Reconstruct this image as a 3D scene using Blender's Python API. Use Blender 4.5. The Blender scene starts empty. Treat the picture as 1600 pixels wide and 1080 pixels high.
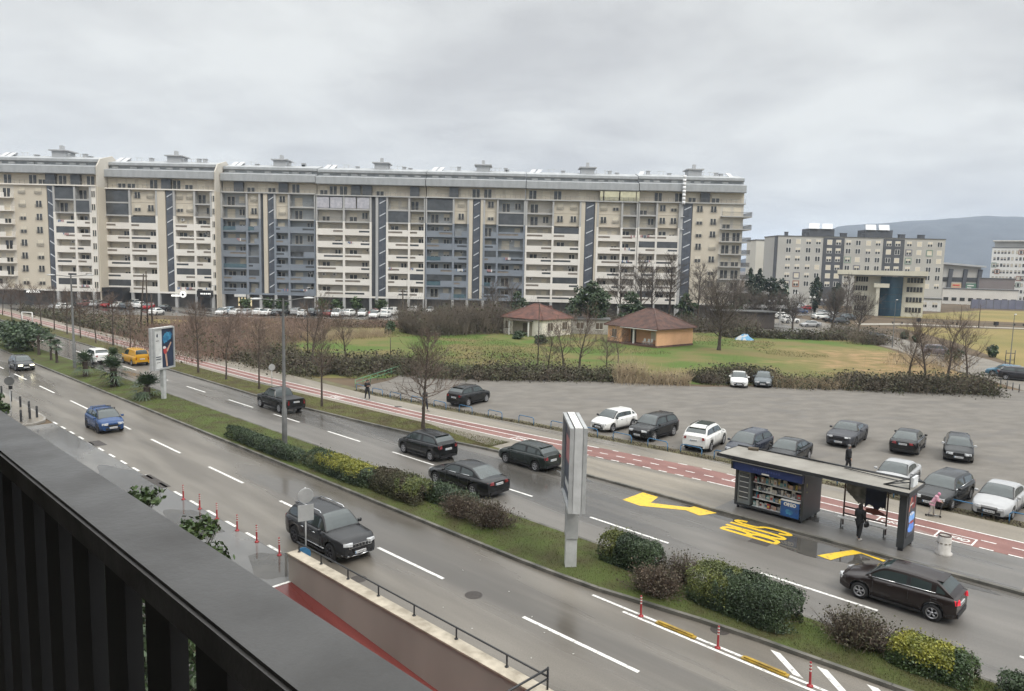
import bpy, bmesh, math, random
from mathutils import Vector, Matrix, noise
random.seed(7)
SC = bpy.context.scene
COL = SC.collection
R = math.radians

# ------------------------------------------------------------------ camera
F, CX, CY, H = 1150.0, 800.0, 540.0, 12.2
PITCH, ROLL = R(6.37), R(1.28)
fw = Vector((0, math.cos(PITCH), -math.sin(PITCH)))
r0 = Vector((1, 0, 0)); u0 = r0.cross(fw)
rt = r0*math.cos(ROLL) + u0*math.sin(ROLL)
up = u0*math.cos(ROLL) - r0*math.sin(ROLL)
cam = bpy.data.cameras.new('camera'); camo = bpy.data.objects.new('camera', cam); COL.objects.link(camo)
cam.sensor_width = 36; cam.lens = F/1600*36; cam.clip_start = 0.05; cam.clip_end = 20000
m3 = Matrix((rt, up, -fw)).transposed()
camo.matrix_world = Matrix.Translation((0, 0, H)) @ m3.to_4x4()
SC.camera = camo

# ------------------------------------------------------------------ world: overcast sky
SUN_EL, SUN_AZ = R(50), R(140)
SC.view_settings.view_transform = 'Standard'; SC.view_settings.look = 'None'
SC.view_settings.exposure = 0.27; SC.view_settings.gamma = 1
w = bpy.data.worlds.new("World"); SC.world = w; w.use_nodes = True
nt = w.node_tree; nt.nodes.clear()
def N(t, **k):
    n = nt.nodes.new(t)
    for a, b in k.items(): setattr(n, a, b)
    return n
out = N('ShaderNodeOutputWorld'); bg = N('ShaderNodeBackground'); bg.inputs[1].default_value = 0.1
sky = N('ShaderNodeTexSky', sky_type='NISHITA', sun_disc=False); sky.sun_elevation = SUN_EL; sky.sun_rotation = SUN_AZ
tc = N('ShaderNodeTexCoord'); sep = N('ShaderNodeSeparateXYZ'); nt.links.new(tc.outputs['Generated'], sep.inputs[0])
# project the view direction on a cloud deck so that the clouds flatten towards the horizon
mx = N('ShaderNodeMath', operation='MAXIMUM'); nt.links.new(sep.outputs[2], mx.inputs[0]); mx.inputs[1].default_value = 0.0
ad = N('ShaderNodeMath', operation='ADD'); nt.links.new(mx.outputs[0], ad.inputs[0]); ad.inputs[1].default_value = 0.16
dv = N('ShaderNodeVectorMath', operation='DIVIDE'); nt.links.new(tc.outputs['Generated'], dv.inputs[0])
cb = N('ShaderNodeCombineXYZ')
for i in range(3): nt.links.new(ad.outputs[0], cb.inputs[i])
nt.links.new(cb.outputs[0], dv.inputs[1])
n1 = N('ShaderNodeTexNoise'); n1.inputs['Scale'].default_value = 1.15; n1.inputs['Detail'].default_value = 9; n1.inputs['Roughness'].default_value = .56; n1.inputs['Distortion'].default_value = .18
nt.links.new(dv.outputs[0], n1.inputs['Vector'])
cr = N('ShaderNodeValToRGB'); nt.links.new(n1.outputs['Fac'], cr.inputs[0])
e = cr.color_ramp.elements
e[0].position = .37; e[0].color = (5.0, 5.04, 5.06, 1)
e[1].position = .63; e[1].color = (7.05, 7.16, 7.02, 1)
# the deck is brighter overhead than near the horizon, as overcast skies are
zr = N('ShaderNodeMapRange'); nt.links.new(sep.outputs[2], zr.inputs[0])
zr.inputs[1].default_value = .34; zr.inputs[2].default_value = .85; zr.inputs[3].default_value = 1.0; zr.inputs[4].default_value = 3.4
zr.interpolation_type = 'SMOOTHSTEP'
ml = N('ShaderNodeVectorMath', operation='SCALE'); nt.links.new(cr.outputs[0], ml.inputs[0]); nt.links.new(zr.outputs[0], ml.inputs['Scale'])
mixs = N('ShaderNodeMix', data_type='RGBA'); mixs.inputs[0].default_value = .965
nt.links.new(sky.outputs[0], mixs.inputs[6]); nt.links.new(ml.outputs[0], mixs.inputs[7])
nt.links.new(mixs.outputs[2], bg.inputs[0]); nt.links.new(bg.outputs[0], out.inputs[0])

sun = bpy.data.lights.new('sun', 'SUN'); sun.energy = 1.5; sun.angle = R(25); sun.color = (1, .94, .85)
suno = bpy.data.objects.new('sun', sun); COL.objects.link(suno)
sd = Vector((math.sin(SUN_AZ)*math.cos(SUN_EL), math.cos(SUN_AZ)*math.cos(SUN_EL), math.sin(SUN_EL)))
suno.rotation_euler = (-sd).to_track_quat('-Z', 'Y').to_euler(); suno.location = (0, -20, 60)

# ------------------------------------------------------------------ placing helpers
def ray(x, y): return fw + rt*((x-CX)/F) - up*((y-CY)/F)
def G(x, y, z=0.0):                       # the point of the level z that is seen at pixel x, y of the photograph
    d = ray(x, y); t = (z-H)/d.z
    return Vector((d.x*t, d.y*t, z))
def AT(x, y, Y):                          # the point of the plane at distance Y
    d = ray(x, y); t = Y/d.y
    return Vector((d.x*t, Y, H+d.z*t))
RA = R(46)
DU = Vector((-math.sin(RA), math.cos(RA), 0)); NV = Vector((math.cos(RA), math.sin(RA), 0))
def W(u, v, z=0.0): return DU*u + NV*v + Vector((0, 0, z))   # road frame: u along the boulevard, v across it
ROT_UP = math.atan2(DU.y, DU.x); ROT_DN = ROT_UP + math.pi; ROT_N = math.atan2(NV.y, NV.x)

# ------------------------------------------------------------------ mesh builder
class MB:
    def __init__(s): s.v = []; s.f = []; s.m = []; s.sm = []; s.xf = None
    def add(s, vs, fs, mi=0, smooth=False):
        b = len(s.v)
        if s.xf is not None: vs = [s.xf @ Vector(p) for p in vs]
        s.v += [tuple(p) for p in vs]
        for f in fs: s.f.append([b+i for i in f]); s.m.append(mi); s.sm.append(smooth)
    def box(s, c, d, rot=0.0, mi=0, tilt=None):
        hx, hy, hz = d[0]/2, d[1]/2, d[2]/2
        M = Matrix.Rotation(rot, 3, 'Z')
        if tilt: M = M @ Matrix.Rotation(tilt[1], 3, tilt[0])
        vs = [Vector(c) + M @ Vector((x*hx, y*hy, z*hz)) for x in (-1, 1) for y in (-1, 1) for z in (-1, 1)]
        s.add(vs, [(0, 1, 3, 2), (4, 6, 7, 5), (0, 4, 5, 1), (2, 3, 7, 6), (0, 2, 6, 4), (1, 5, 7, 3)], mi)
    def bx(s, x0, x1, y0, y1, z0, z1, mi=0): s.box(((x0+x1)/2, (y0+y1)/2, (z0+z1)/2), (x1-x0, y1-y0, z1-z0), 0, mi)
    def tube(s, p0, p1, r, r1=None, n=6, mi=0, cap=True, smooth=True):
        p0 = Vector(p0); p1 = Vector(p1); r1 = r if r1 is None else r1
        d = p1-p0
        if d.length < 1e-6: return
        d.normalize(); a = d.orthogonal().normalized(); b = d.cross(a)
        vs = []
        for p, q in ((p0, r), (p1, r1)):
            for i in range(n):
                t = 2*math.pi*i/n; vs.append(p + (a*math.cos(t)+b*math.sin(t))*q)
        fs = [(i, (i+1) % n, n+(i+1) % n, n+i) for i in range(n)]
        if cap: fs += [tuple(range(n-1, -1, -1)), tuple(range(n, 2*n))]
        s.add(vs, fs, mi, smooth)
    def path(s, pts, r, n=6, mi=0):
        for a, b in zip(pts, pts[1:]): s.tube(a, b, r, r, n, mi)
    def prism(s, poly, z0, z1, mi=0, mt=None):
        n = len(poly); vs = [(p[0], p[1], z0) for p in poly] + [(p[0], p[1], z1) for p in poly]
        ar = sum(poly[i][0]*poly[(i+1) % n][1]-poly[(i+1) % n][0]*poly[i][1] for i in range(n))
        o = range(n) if ar > 0 else range(n-1, -1, -1); o = list(o)
        s.add(vs, [tuple(n+i for i in o)], mi if mt is None else mt)
        s.add(vs, [tuple(reversed(o))], mi)
        s.add(vs, [(o[i], o[(i+1) % n], n+o[(i+1) % n], n+o[i]) for i in range(n)], mi)
    def flat(s, poly, z, mi=0):
        n = len(poly); ar = sum(poly[i][0]*poly[(i+1) % n][1]-poly[(i+1) % n][0]*poly[i][1] for i in range(n))
        o = list(range(n)) if ar > 0 else list(range(n-1, -1, -1))
        s.add([(p[0], p[1], z) for p in poly], [tuple(o)], mi)
    def strip(s, A, B, z=0, mi=0):
        for i in range(len(A)-1): s.flat([A[i], A[i+1], B[i+1], B[i]], z, mi)
    def lathe(s, prof, n=16, c=(0, 0, 0), mi=0, smooth=True, axis='Z'):
        vs = []
        for r, z in prof:
            for i in range(n):
                t = 2*math.pi*i/n
                p = (r*math.cos(t), r*math.sin(t), z) if axis == 'Z' else (r*math.cos(t), z, r*math.sin(t))
                vs.append(Vector(c)+Vector(p))
        fs = []
        for k in range(len(prof)-1):
            for i in range(n):
                q = (k*n+i, k*n+(i+1) % n, (k+1)*n+(i+1) % n, (k+1)*n+i)
                fs.append(q if axis == 'Z' else tuple(reversed(q)))
        s.add(vs, fs, mi, smooth)
    def disc(s, c, r, n=20, nrm=(0, 0, 1), mi=0):
        d = Vector(nrm).normalized(); a = d.orthogonal().normalized(); b = d.cross(a)
        s.add([Vector(c)+(a*math.cos(2*math.pi*i/n)+b*math.sin(2*math.pi*i/n))*r for i in range(n)], [tuple(range(n))], mi)
    def mesh(s, name, mats):
        me = bpy.data.meshes.new(name); me.from_pydata(s.v, [], s.f)
        for m in (mats if isinstance(mats, (list, tuple)) else [mats]): me.materials.append(m)
        me.polygons.foreach_set('material_index', s.m); me.polygons.foreach_set('use_smooth', s.sm)
        me.update(); return me
    def build(s, name, mats, parent=None, loc=None, rz=None):
        return put(name, s.mesh(name, mats), parent, loc, rz)
def put(name, me, parent=None, loc=None, rz=None):
    o = bpy.data.objects.new(name, me); COL.objects.link(o)
    if parent: o.parent = parent
    if loc is not None: o.location = loc
    if rz is not None: o.rotation_euler = (0, 0, rz)
    return o
def tag(o, label=None, cat=None, group=None, kind=None):
    if label: o['label'] = label
    if cat: o['category'] = cat
    if group: o['group'] = group
    if kind: o['kind'] = kind
    return o
def thing(name, label, cat, loc=(0, 0, 0), rz=0.0, group=None):
    o = bpy.data.objects.new(name, None); COL.objects.link(o); o.location = loc; o.rotation_euler = (0, 0, rz)
    o.empty_display_size = .3
    return tag(o, label, cat, group)
def structure(name, mb, mats): return tag(mb.build(name, mats), kind='structure')
def copy_thing(o, loc, rz, label):
    c = o.copy(); COL.objects.link(c); c.location = loc; c.rotation_euler = (0, 0, rz); c['label'] = label
    for ch in o.children:
        d = ch.copy(); COL.objects.link(d); d.parent = c
        for g2 in ch.children:
            k = g2.copy(); COL.objects.link(k); k.parent = d
    return c
def text_mesh(body, size, name, mat, ext=0.004, bold=0.0, sx=1.0):
    cu = bpy.data.curves.new('t', 'FONT'); cu.body = body; cu.size = size; cu.extrude = ext; cu.align_x = 'CENTER'; cu.align_y = 'CENTER'; cu.offset = bold
    o = bpy.data.objects.new('t', cu); COL.objects.link(o)
    dg = bpy.context.evaluated_depsgraph_get(); me = bpy.data.meshes.new_from_object(o.evaluated_get(dg))
    bpy.data.objects.remove(o); me.name = name
    if sx != 1: me.transform(Matrix.Diagonal((sx, 1, 1, 1)))
    me.materials.clear(); me.materials.append(mat); return me

# ------------------------------------------------------------------ materials
MATS = {}
def pm(name, a, b=None, scale=3.0, rough=.6, bump=0.0, spec=.5, metal=0.0, stretch=None, island=0.0, coat=0.0, detail=5.0, lo=.35, hi=.65, bscale=None, emit=0.0, rvar=0.0, pos=False, alpha=None):
    if name in MATS: return MATS[name]
    m = bpy.data.materials.new(name); m.use_nodes = True; MATS[name] = m
    t = m.node_tree; bs = t.nodes['Principled BSDF']; L = t.links.new
    b = b or tuple(x*.8 for x in a)
    bs.inputs['Roughness'].default_value = rough; bs.inputs['Specular IOR Level'].default_value = spec
    bs.inputs['Metallic'].default_value = metal; bs.inputs['Coat Weight'].default_value = coat
    if pos:
        g = t.nodes.new('ShaderNodeNewGeometry'); src = g.outputs['Position']
    else:
        tcn = t.nodes.new('ShaderNodeTexCoord'); src = tcn.outputs['Object']
    if stretch:
        mp = t.nodes.new('ShaderNodeMapping'); L(src, mp.inputs[0]); mp.inputs['Scale'].default_value = stretch[:3]
        if len(stretch) > 3: mp.inputs['Rotation'].default_value = (0, 0, stretch[3])
        src = mp.outputs[0]
    nz = t.nodes.new('ShaderNodeTexNoise'); nz.inputs['Scale'].default_value = scale; nz.inputs['Detail'].default_value = detail; L(src, nz.inputs['Vector'])
    ramp = t.nodes.new('ShaderNodeValToRGB'); L(nz.outputs['Fac'], ramp.inputs[0])
    ramp.color_ramp.elements[0].position = lo; ramp.color_ramp.elements[0].color = (*b, 1)
    ramp.color_ramp.elements[1].position = hi; ramp.color_ramp.elements[1].color = (*a, 1)
    colr = ramp.outputs[0]
    if island:
        g2 = t.nodes.new('ShaderNodeNewGeometry'); hs = t.nodes.new('ShaderNodeHueSaturation')
        mr = t.nodes.new('ShaderNodeMapRange'); L(g2.outputs['Random Per Island'], mr.inputs[0]); mr.inputs[3].default_value = 1-island; mr.inputs[4].default_value = 1+island
        L(mr.outputs[0], hs.inputs['Value']); L(colr, hs.inputs['Color']); colr = hs.outputs[0]
    L(colr, bs.inputs['Base Color'])
    if rvar:
        rr = t.nodes.new('ShaderNodeMapRange'); L(nz.outputs['Fac'], rr.inputs[0]); rr.inputs[1].default_value = lo; rr.inputs[2].default_value = hi
        rr.inputs[3].default_value = rough+rvar; rr.inputs[4].default_value = rough-rvar; L(rr.outputs[0], bs.inputs['Roughness'])
    if bump:
        n2 = t.nodes.new('ShaderNodeTexNoise'); n2.inputs['Scale'].default_value = bscale or scale*4; n2.inputs['Detail'].default_value = 4; L(src, n2.inputs['Vector'])
        bp = t.nodes.new('ShaderNodeBump'); bp.inputs['Strength'].default_value = bump; bp.inputs['Distance'].default_value = .05; L(n2.outputs['Fac'], bp.inputs['Height']); L(bp.outputs[0], bs.inputs['Normal'])
    if emit:
        L(colr, bs.inputs['Emission Color']); bs.inputs['Emission Strength'].default_value = emit
    return m
def wet(name, a, b, c, rdry, rwet, ang, wl=.45, wh=.6, wscale=.25, st=(.12, 1, 1)):
    """wet road surface: long tyre-worn streaks along the road, fine grain, and glossy water-filled patches"""
    m = bpy.data.materials.new(name); m.use_nodes = True; MATS[name] = m
    t = m.node_tree; bs = t.nodes['Principled BSDF']; L = t.links.new
    tcn = t.nodes.new('ShaderNodeTexCoord')
    mp = t.nodes.new('ShaderNodeMapping'); mp.vector_type = 'POINT'
    rot = t.nodes.new('ShaderNodeVectorRotate'); rot.rotation_type = 'Z_AXIS'; rot.inputs['Angle'].default_value = -ang
    L(tcn.outputs['Object'], rot.inputs['Vector']); L(rot.outputs[0], mp.inputs[0]); mp.inputs['Scale'].default_value = st
    def nz(src, s, d=5, ds=0):
        n = t.nodes.new('ShaderNodeTexNoise'); n.inputs['Scale'].default_value = s; n.inputs['Detail'].default_value = d; n.inputs['Distortion'].default_value = ds; L(src, n.inputs['Vector']); return n.outputs['Fac']
    s1 = nz(mp.outputs[0], .9, 4); s2 = nz(tcn.outputs['Object'], 22, 3); s3 = nz(mp.outputs[0], wscale, 6, .6)
    r = t.nodes.new('ShaderNodeValToRGB'); L(s1, r.inputs[0]); r.color_ramp.elements[0].position = .36; r.color_ramp.elements[0].color = (*a, 1); r.color_ramp.elements[1].position = .64; r.color_ramp.elements[1].color = (*b, 1)
    mg = t.nodes.new('ShaderNodeMix'); mg.data_type = 'RGBA'; mg.blend_type = 'MULTIPLY'; mg.inputs[0].default_value = 1
    gr = t.nodes.new('ShaderNodeMapRange'); L(s2, gr.inputs[0]); gr.inputs[1].default_value = .3; gr.inputs[2].default_value = .7; gr.inputs[3].default_value = .82; gr.inputs[4].default_value = 1.15
    L(r.outputs[0], mg.inputs[6]); L(gr.outputs[0], mg.inputs[7])
    wr = t.nodes.new('ShaderNodeMapRange'); L(s3, wr.inputs[0]); wr.inputs[1].default_value = wl; wr.inputs[2].default_value = wh; wr.interpolation_type = 'SMOOTHSTEP'
    mw = t.nodes.new('ShaderNodeMix'); mw.data_type = 'RGBA'; L(wr.outputs[0], mw.inputs[0]); L(mg.outputs[2], mw.inputs[6]); mw.inputs[7].default_value = (*c, 1)
    L(mw.outputs[2], bs.inputs['Base Color'])
    rr = t.nodes.new('ShaderNodeMapRange'); L(wr.outputs[0], rr.inputs[0]); rr.inputs[3].default_value = rdry; rr.inputs[4].default_value = rwet; L(rr.outputs[0], bs.inputs['Roughness'])
    bp = t.nodes.new('ShaderNodeBump'); bp.inputs['Distance'].default_value = .01
    bm_ = t.nodes.new('ShaderNodeMapRange'); L(wr.outputs[0], bm_.inputs[0]); bm_.inputs[3].default_value = .5; bm_.inputs[4].default_value = .02; L(bm_.outputs[0], bp.inputs['Strength'])
    L(nz(tcn.outputs['Object'], 60, 2), bp.inputs['Height']); L(bp.outputs[0], bs.inputs['Normal'])
    return m
ANG = ROT_UP
M_ROAD = wet('wet_asphalt', (.125, .112, .095), (.19, .172, .147), (.085, .077, .067), .36, .13, ANG, .42, .66, .22)
M_ROAD2 = wet('wet_asphalt_far', (.115, .107, .096), (.165, .153, .138), (.07, .066, .06), .40, .14, ANG, .42, .64, .25)
M_SERV = wet('wet_asphalt_service', (.145, .142, .136), (.19, .185, .175), (.12, .118, .114), .34, .06, ANG, .40, .58, .20, (.5, 1, 1))
M_WALK = wet('wet_concrete_pavement', (.185, .163, .13), (.25, .22, .176), (.135, .12, .10), .5, .24, ANG, .48, .66, .3)
M_STOP = wet('wet_concrete_stop', (.11, .103, .094), (.16, .15, .136), (.07, .068, .065), .4, .1, ANG, .42, .62, .35)
M_RED = wet('red_cycle_path', (.165, .07, .058), (.235, .112, .093), (.21, .15, .13), .5, .28, ANG, .58, .75, .9, (.35, 1, 1))
M_GRAVEL = wet('gravel', (.128, .117, .102), (.168, .154, .135), (.112, .102, .09), .85, .6, R(14), .50, .72, .5, (.6, 1, 1))
M_KERB = pm('kerb_stone', (.16, .15, .13), (.07, .07, .06), 1.2, .7, .3)
M_LINE = pm('white_marking', (.70, .69, .66), (.33, .32, .30), 7, .5, lo=.34, hi=.46, detail=8)
M_YLINE = pm('yellow_marking', (.70, .46, .03), (.36, .25, .06), 5, .45, lo=.32, hi=.46, detail=8)
M_GRASS = pm('lawn', (.075, .10, .028), (.065, .06, .028), .7, .9, .9, spec=.2, bscale=18)
M_GRASS2 = pm('verge_grass', (.10, .105, .035), (.075, .06, .032), .8, .9, .9, spec=.2, bscale=18)
M_FIELD = pm('field_grass', (.08, .125, .028), (.155, .13, .055), .11, .95, .6, spec=.2, bscale=4, lo=.4, hi=.58)
M_DRY = pm('dry_grass', (.25, .19, .08), (.17, .15, .055), .05, .95, .5, spec=.2, bscale=3)
M_DIRT = pm('brown_earth', (.13, .095, .062), (.075, .06, .042), .12, .95, .6, spec=.2, bscale=3)
M_BLADE = pm('grass_blade', (.085, .11, .03), (.06, .065, .025), .7, .8, island=.4, spec=.2, pos=True)
M_DRYBLADE = pm('dry_blade', (.13, .12, .05), (.09, .07, .035), .7, .9, island=.4, spec=.2, pos=True)
M_BARK = pm('bark', (.085, .066, .052), (.045, .036, .03), 6, .9, .5)
M_TWIG = pm('twig', (.16, .12, .095), (.105, .08, .065), 3, .9, island=.25)
M_TWIGR = pm('red_brown_stems', (.26, .175, .135), (.16, .115, .09), .25, .95, island=.35, pos=True)
M_TWIGG = pm('grey_brown_stems', (.19, .155, .12), (.11, .092, .073), .3, .95, island=.3, pos=True)
M_DTWIG = pm('dark_twig', (.115, .095, .08), (.07, .058, .05), 3, .9)
M_STRAW = pm('straw_stems', (.46, .37, .25), (.30, .235, .155), .4, .95, island=.3, pos=True)
M_LEAF = pm('evergreen_leaf', (.05, .078, .032), (.024, .042, .02), 1.2, .55, island=.45, pos=True)
M_LEAF2 = pm('laurel_leaf', (.065, .10, .03), (.03, .055, .02), 1.6, .45, island=.45, pos=True)
M_LEAFY = pm('yellow_green_leaf', (.26, .25, .03), (.11, .13, .02), 2.2, .5, island=.4, pos=True)
M_LEAFO = pm('olive_leaf', (.13, .145, .03), (.065, .085, .025), 2.2, .5, island=.4, pos=True)
M_LEAFB = pm('brown_leaf', (.10, .072, .05), (.055, .05, .03), 1.5, .8, island=.4, pos=True)
M_BRAMBLE = pm('bramble_leaf', (.058, .066, .027), (.062, .048, .033), .45, .8, island=.4, pos=True)
M_PALM = pm('palm_leaf', (.055, .085, .04), (.03, .05, .025), 1, .5, island=.3, pos=True)
M_CYP = pm('conifer_leaf', (.032, .055, .032), (.018, .03, .02), .8, .8, island=.3, pos=True)
M_BLACK = pm('black_plastic', (.018, .018, .02), None, 5, .45)
M_RUB = pm('tyre_rubber', (.02, .02, .021), None, 9, .8)
M_FRAMEG = pm('pale_frame_metal', (.42, .43, .43), (.33, .34, .34), 2.5, .45, metal=.1)
M_CHROME = pm('chrome', (.75, .76, .78), None, 4, .18, metal=1)
M_ALLOY = pm('alloy', (.5, .5, .52), None, 4, .32, metal=1)
M_DALLOY = pm('dark_alloy', (.10, .10, .11), None, 4, .35, metal=1)
M_GLASS = pm('car_glass', (.036, .05, .05), None, 2, .04, spec=1.0)
M_LENS = pm('headlamp_lens', (.55, .56, .57), (.35, .36, .37), 14, .08, spec=.8)
M_LIT = pm('lit_headlamp', (1.0, .93, .70), (1.0, .9, .6), 2, .2, emit=4)
M_TAIL = pm('tail_lens', (.24, .012, .015), (.15, .01, .012), 10, .12, spec=.7)
M_TAILON = pm('lit_tail_lens', (.75, .03, .05), (.6, .02, .04), 10, .12, emit=.3)
M_PLATE = pm('number_plate', (.72, .73, .74), None, 10, .4)
M_GALV = pm('galvanised_steel', (.56, .57, .57), (.46, .47, .47), 2.5, .45, metal=.1)
M_DKMET = pm('dark_grey_metal', (.035, .037, .04), (.025, .026, .029), 3, .42)
M_GREYMET = pm('weathered_grey_paint', (.13, .132, .13), (.09, .092, .09), 2, .55)
M_WHITEP = pm('white_paint', (.74, .73, .70), (.6, .59, .57), 1.5, .5)
M_BLUEP = pm('blue_paint', (.045, .17, .32), (.03, .11, .22), 4, .45)
M_REDP = pm('red_plastic', (.36, .026, .03), (.25, .022, .026), 4, .4)
M_REFL = pm('reflective_band', (.72, .7, .66), None, 4, .4)

# ================================================================== SETTING
def pl(pts, u):
    if u <= pts[0][0]: return pts[0][1]
    for (a, x), (b, y) in zip(pts, pts[1:]):
        if u <= b: return x+(y-x)*(u-a)/(b-a)
    return pts[-1][1]
MED_N = [(-40, 23.4), (-8, 23.2), (0, 23.0), (8.7, 22.45), (10.8, 22.3), (13.1, 22.0), (14.9, 21.65), (16.8, 21.4), (20, 21.3), (110, 21.2), (300, 21.2)]
MED_F = [(-40, 25.05), (300, 25.0)]
KF = [(-40, 33.2), (32.5, 33.15), (36.5, 32.6), (40.5, 31.95), (46, 31.45), (53, 30.95), (60, 30.55), (120, 30.9), (300, 31)]
RN = [(-40, 37.25), (18.6, 37.15), (24.6, 36.9), (34.4, 35.85), (45, 35.2), (56, 34.7), (68, 34.15), (300, 34.1)]
RF = [(-40, 39.5), (22, 39.45), (26, 39.0), (36, 37.85), (45, 36.9), (58, 36.4), (71, 36.05), (300, 36.3)]
SF = [(-40, 41.85), (21, 41.75), (27, 41.1), (38, 39.9), (46, 38.8), (53, 38.3), (62, 38.4), (79, 38.9), (96, 38.1), (120, 37.7), (300, 37.9)]
def us(a, b, s=2.0):
    n = max(1, int(round((b-a)/s))); return [a+(b-a)*i/n for i in range(n+1)]
def line(P, ul, dv=0.0): return [W(u, (pl(P, u) if isinstance(P, list) else P)+dv) for u in ul]
# --- base sheet to the horizon, with the opening of the garage ramp left out
HU0, HU1, HV0, HV1 = 2.0, 24.45, 8.5, 13.62
mb = MB()
gu = [-5000, HU0, HU1, 5000]; gv = [-5000, HV0, HV1, 5000]
gp = [[W(a, b, -.03) for b in gv] for a in gu]
vs = [p for r_ in gp for p in r_]
mb.add(vs, [(i*4+j, i*4+j+1, (i+1)*4+j+1, (i+1)*4+j) for i in range(3) for j in range(3) if (i, j) != (1, 1)])
mb.f = [list(reversed(f)) for f in mb.f]
structure('ground', mb, M_DIRT)
mb = MB(); mb.add([W(HU1, HV0, 0), W(HU1, HV1, 0), W(HU0, HV1, -1.5), W(HU0, HV0, -1.5)], [(0, 1, 2, 3)])
M_RAMP = wet('red_ramp_paint', (.12, .022, .019), (.175, .038, .031), (.085, .02, .018), .5, .10, ANG, .5, .7, .4)
structure('garage_ramp', mb, M_RAMP)
mb = MB(); mb.flat([W(HU1, HV0), W(HU1, HV1-.08), W(HU1+.14, HV1-.08), W(HU1+.14, HV0)], .006); structure('ramp_threshold', mb, M_LINE)
mb = MB(); mb.add([W(HU0, HV0, -1.5), W(HU0, HV0, 0), W(HU1, HV0, 0)], [(0, 1, 2)]); mb.add([W(HU0, HV0, -1.5), W(HU0, HV1, -1.5), W(HU0, HV1, 0), W(HU0, HV0, 0)], [(0, 1, 2, 3)])
structure('ramp_side', mb, pm('grey_concrete', (.2, .19, .175), (.13, .125, .115), .8, .8, .2))
# --- carriageways
ul = us(-40, 300, 4)
mb = MB(); mb.strip(line(14.6, ul), line(MED_N, ul), 0.0); structure('road', mb, M_ROAD)
mb = MB(); mb.strip(line(MED_F, ul), line(KF, ul), 0.0); structure('road_far', mb, M_ROAD2)
mb = MB(); q = us(HU1, 60, 4); mb.strip(line(3.0, q), line(14.6, q), -.004)
mb.flat([W(HU1, 13.62), W(HU1, 14.6), W(-40, 14.6), W(-40, 13.62)], -.004)
mb.flat([W(HU1, 3), W(HU1, 8.5), W(-40, 8.5), W(-40, 3)], -.004)
structure('service_road', mb, M_SERV)
mb = MB()
cor = [W(60, 3), W(61, 11.0), W(60.2, 12.4), W(60.1, 13.4), W(60.8, 14.2), W(62, 14.55), W(300, 14.55), W(300, 3)]
mb.prism(cor, -.03, .12); structure('pavement_near', mb, M_WALK)
kb = MB()
pts = [W(61, 11), W(60.2, 12.4), W(60.1, 13.4), W(60.8, 14.2), W(62, 14.55)] + [W(u, 14.55) for u in us(66, 300, 6)]
def kerb(mb, pts, z1=.135, wd=.16, z0=-.02):
    for a, b in zip(pts, pts[1:]):
        d = (b-a); L_ = d.length; mb.box(((a.x+b.x)/2, (a.y+b.y)/2, (z0+z1)/2), (L_+.02, wd, z1-z0), math.atan2(d.y, d.x))
kerb(kb, pts); structure('kerb_near_pavement', kb, pm('light_kerb', (.3, .28, .25), (.2, .19, .17), 1.2, .7, .3))
# --- median: raised grass bed between two kerbs
def slab(A, B, z0, z1):
    mb = MB(); poly = [(p.x, p.y) for p in A] + [(p.x, p.y) for p in reversed(B)]
    n = len(A)
    mb.strip(A, B, z1); return mb
ul2 = us(-40, 300, 2)
mb = MB(); A = line(MED_N, ul2, .1); B = line(MED_F, ul2, -.1)
Mid = line(MED_N, ul2, .0)
for i in range(len(ul2)-1):
    m0 = (A[i]+B[i])/2; m1 = (A[i+1]+B[i+1])/2
    mb.add([(A[i].x, A[i].y, .13), (A[i+1].x, A[i+1].y, .13), (m1.x, m1.y, .24), (m0.x, m0.y, .24), (B[i].x, B[i].y, .13), (B[i+1].x, B[i+1].y, .13)], [(3, 2, 1, 0), (5, 2, 3, 4)], 0, True)
structure('median_lawn', mb, M_GRASS)
kb = MB(); kerb(kb, line(MED_N, ul2, .02)); kerb(kb, line(MED_F, ul2, -.02)); structure('median_kerb', kb, M_KERB)
# --- far pavement with cycle path and grass verge
mb = MB(); A = line(KF, ul2, .0); B = line(SF, ul2)
mb.strip(A, B, .12)
for i in range(len(ul2)-1): mb.add([(B[i].x, B[i].y, .12), (B[i+1].x, B[i+1].y, .12), (B[i+1].x, B[i+1].y, -.03), (B[i].x, B[i].y, -.03)], [(0, 1, 2, 3)])
structure('pavement_far', mb, M_WALK)
mb = MB(); q = us(4.6, 17.6, 1.3); mb.strip(line(KF, q, .12), line(RN, q, -.02), .124); structure('bus_stop_pavement', mb, M_STOP)
kb = MB(); kerb(kb, line(KF, ul2, .0), .128); structure('kerb_far_pavement', kb, M_KERB)
mb = MB(); mb.strip(line(RN, ul2), line(RF, ul2), .126); structure('cycle_path', mb, M_RED)
q = us(32, 300, 2)
mb = MB()
def vw(u): return max(0.06, min(1, (u-32)/10))
A = line(KF, q, .12); B = [W(u, pl(KF, u)+.12+(pl(RN, u)-.65-pl(KF, u)-.12)*vw(u)) for u in q]
mb.strip(A, B, .132); structure('verge_lawn', mb, M_GRASS2)
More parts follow.
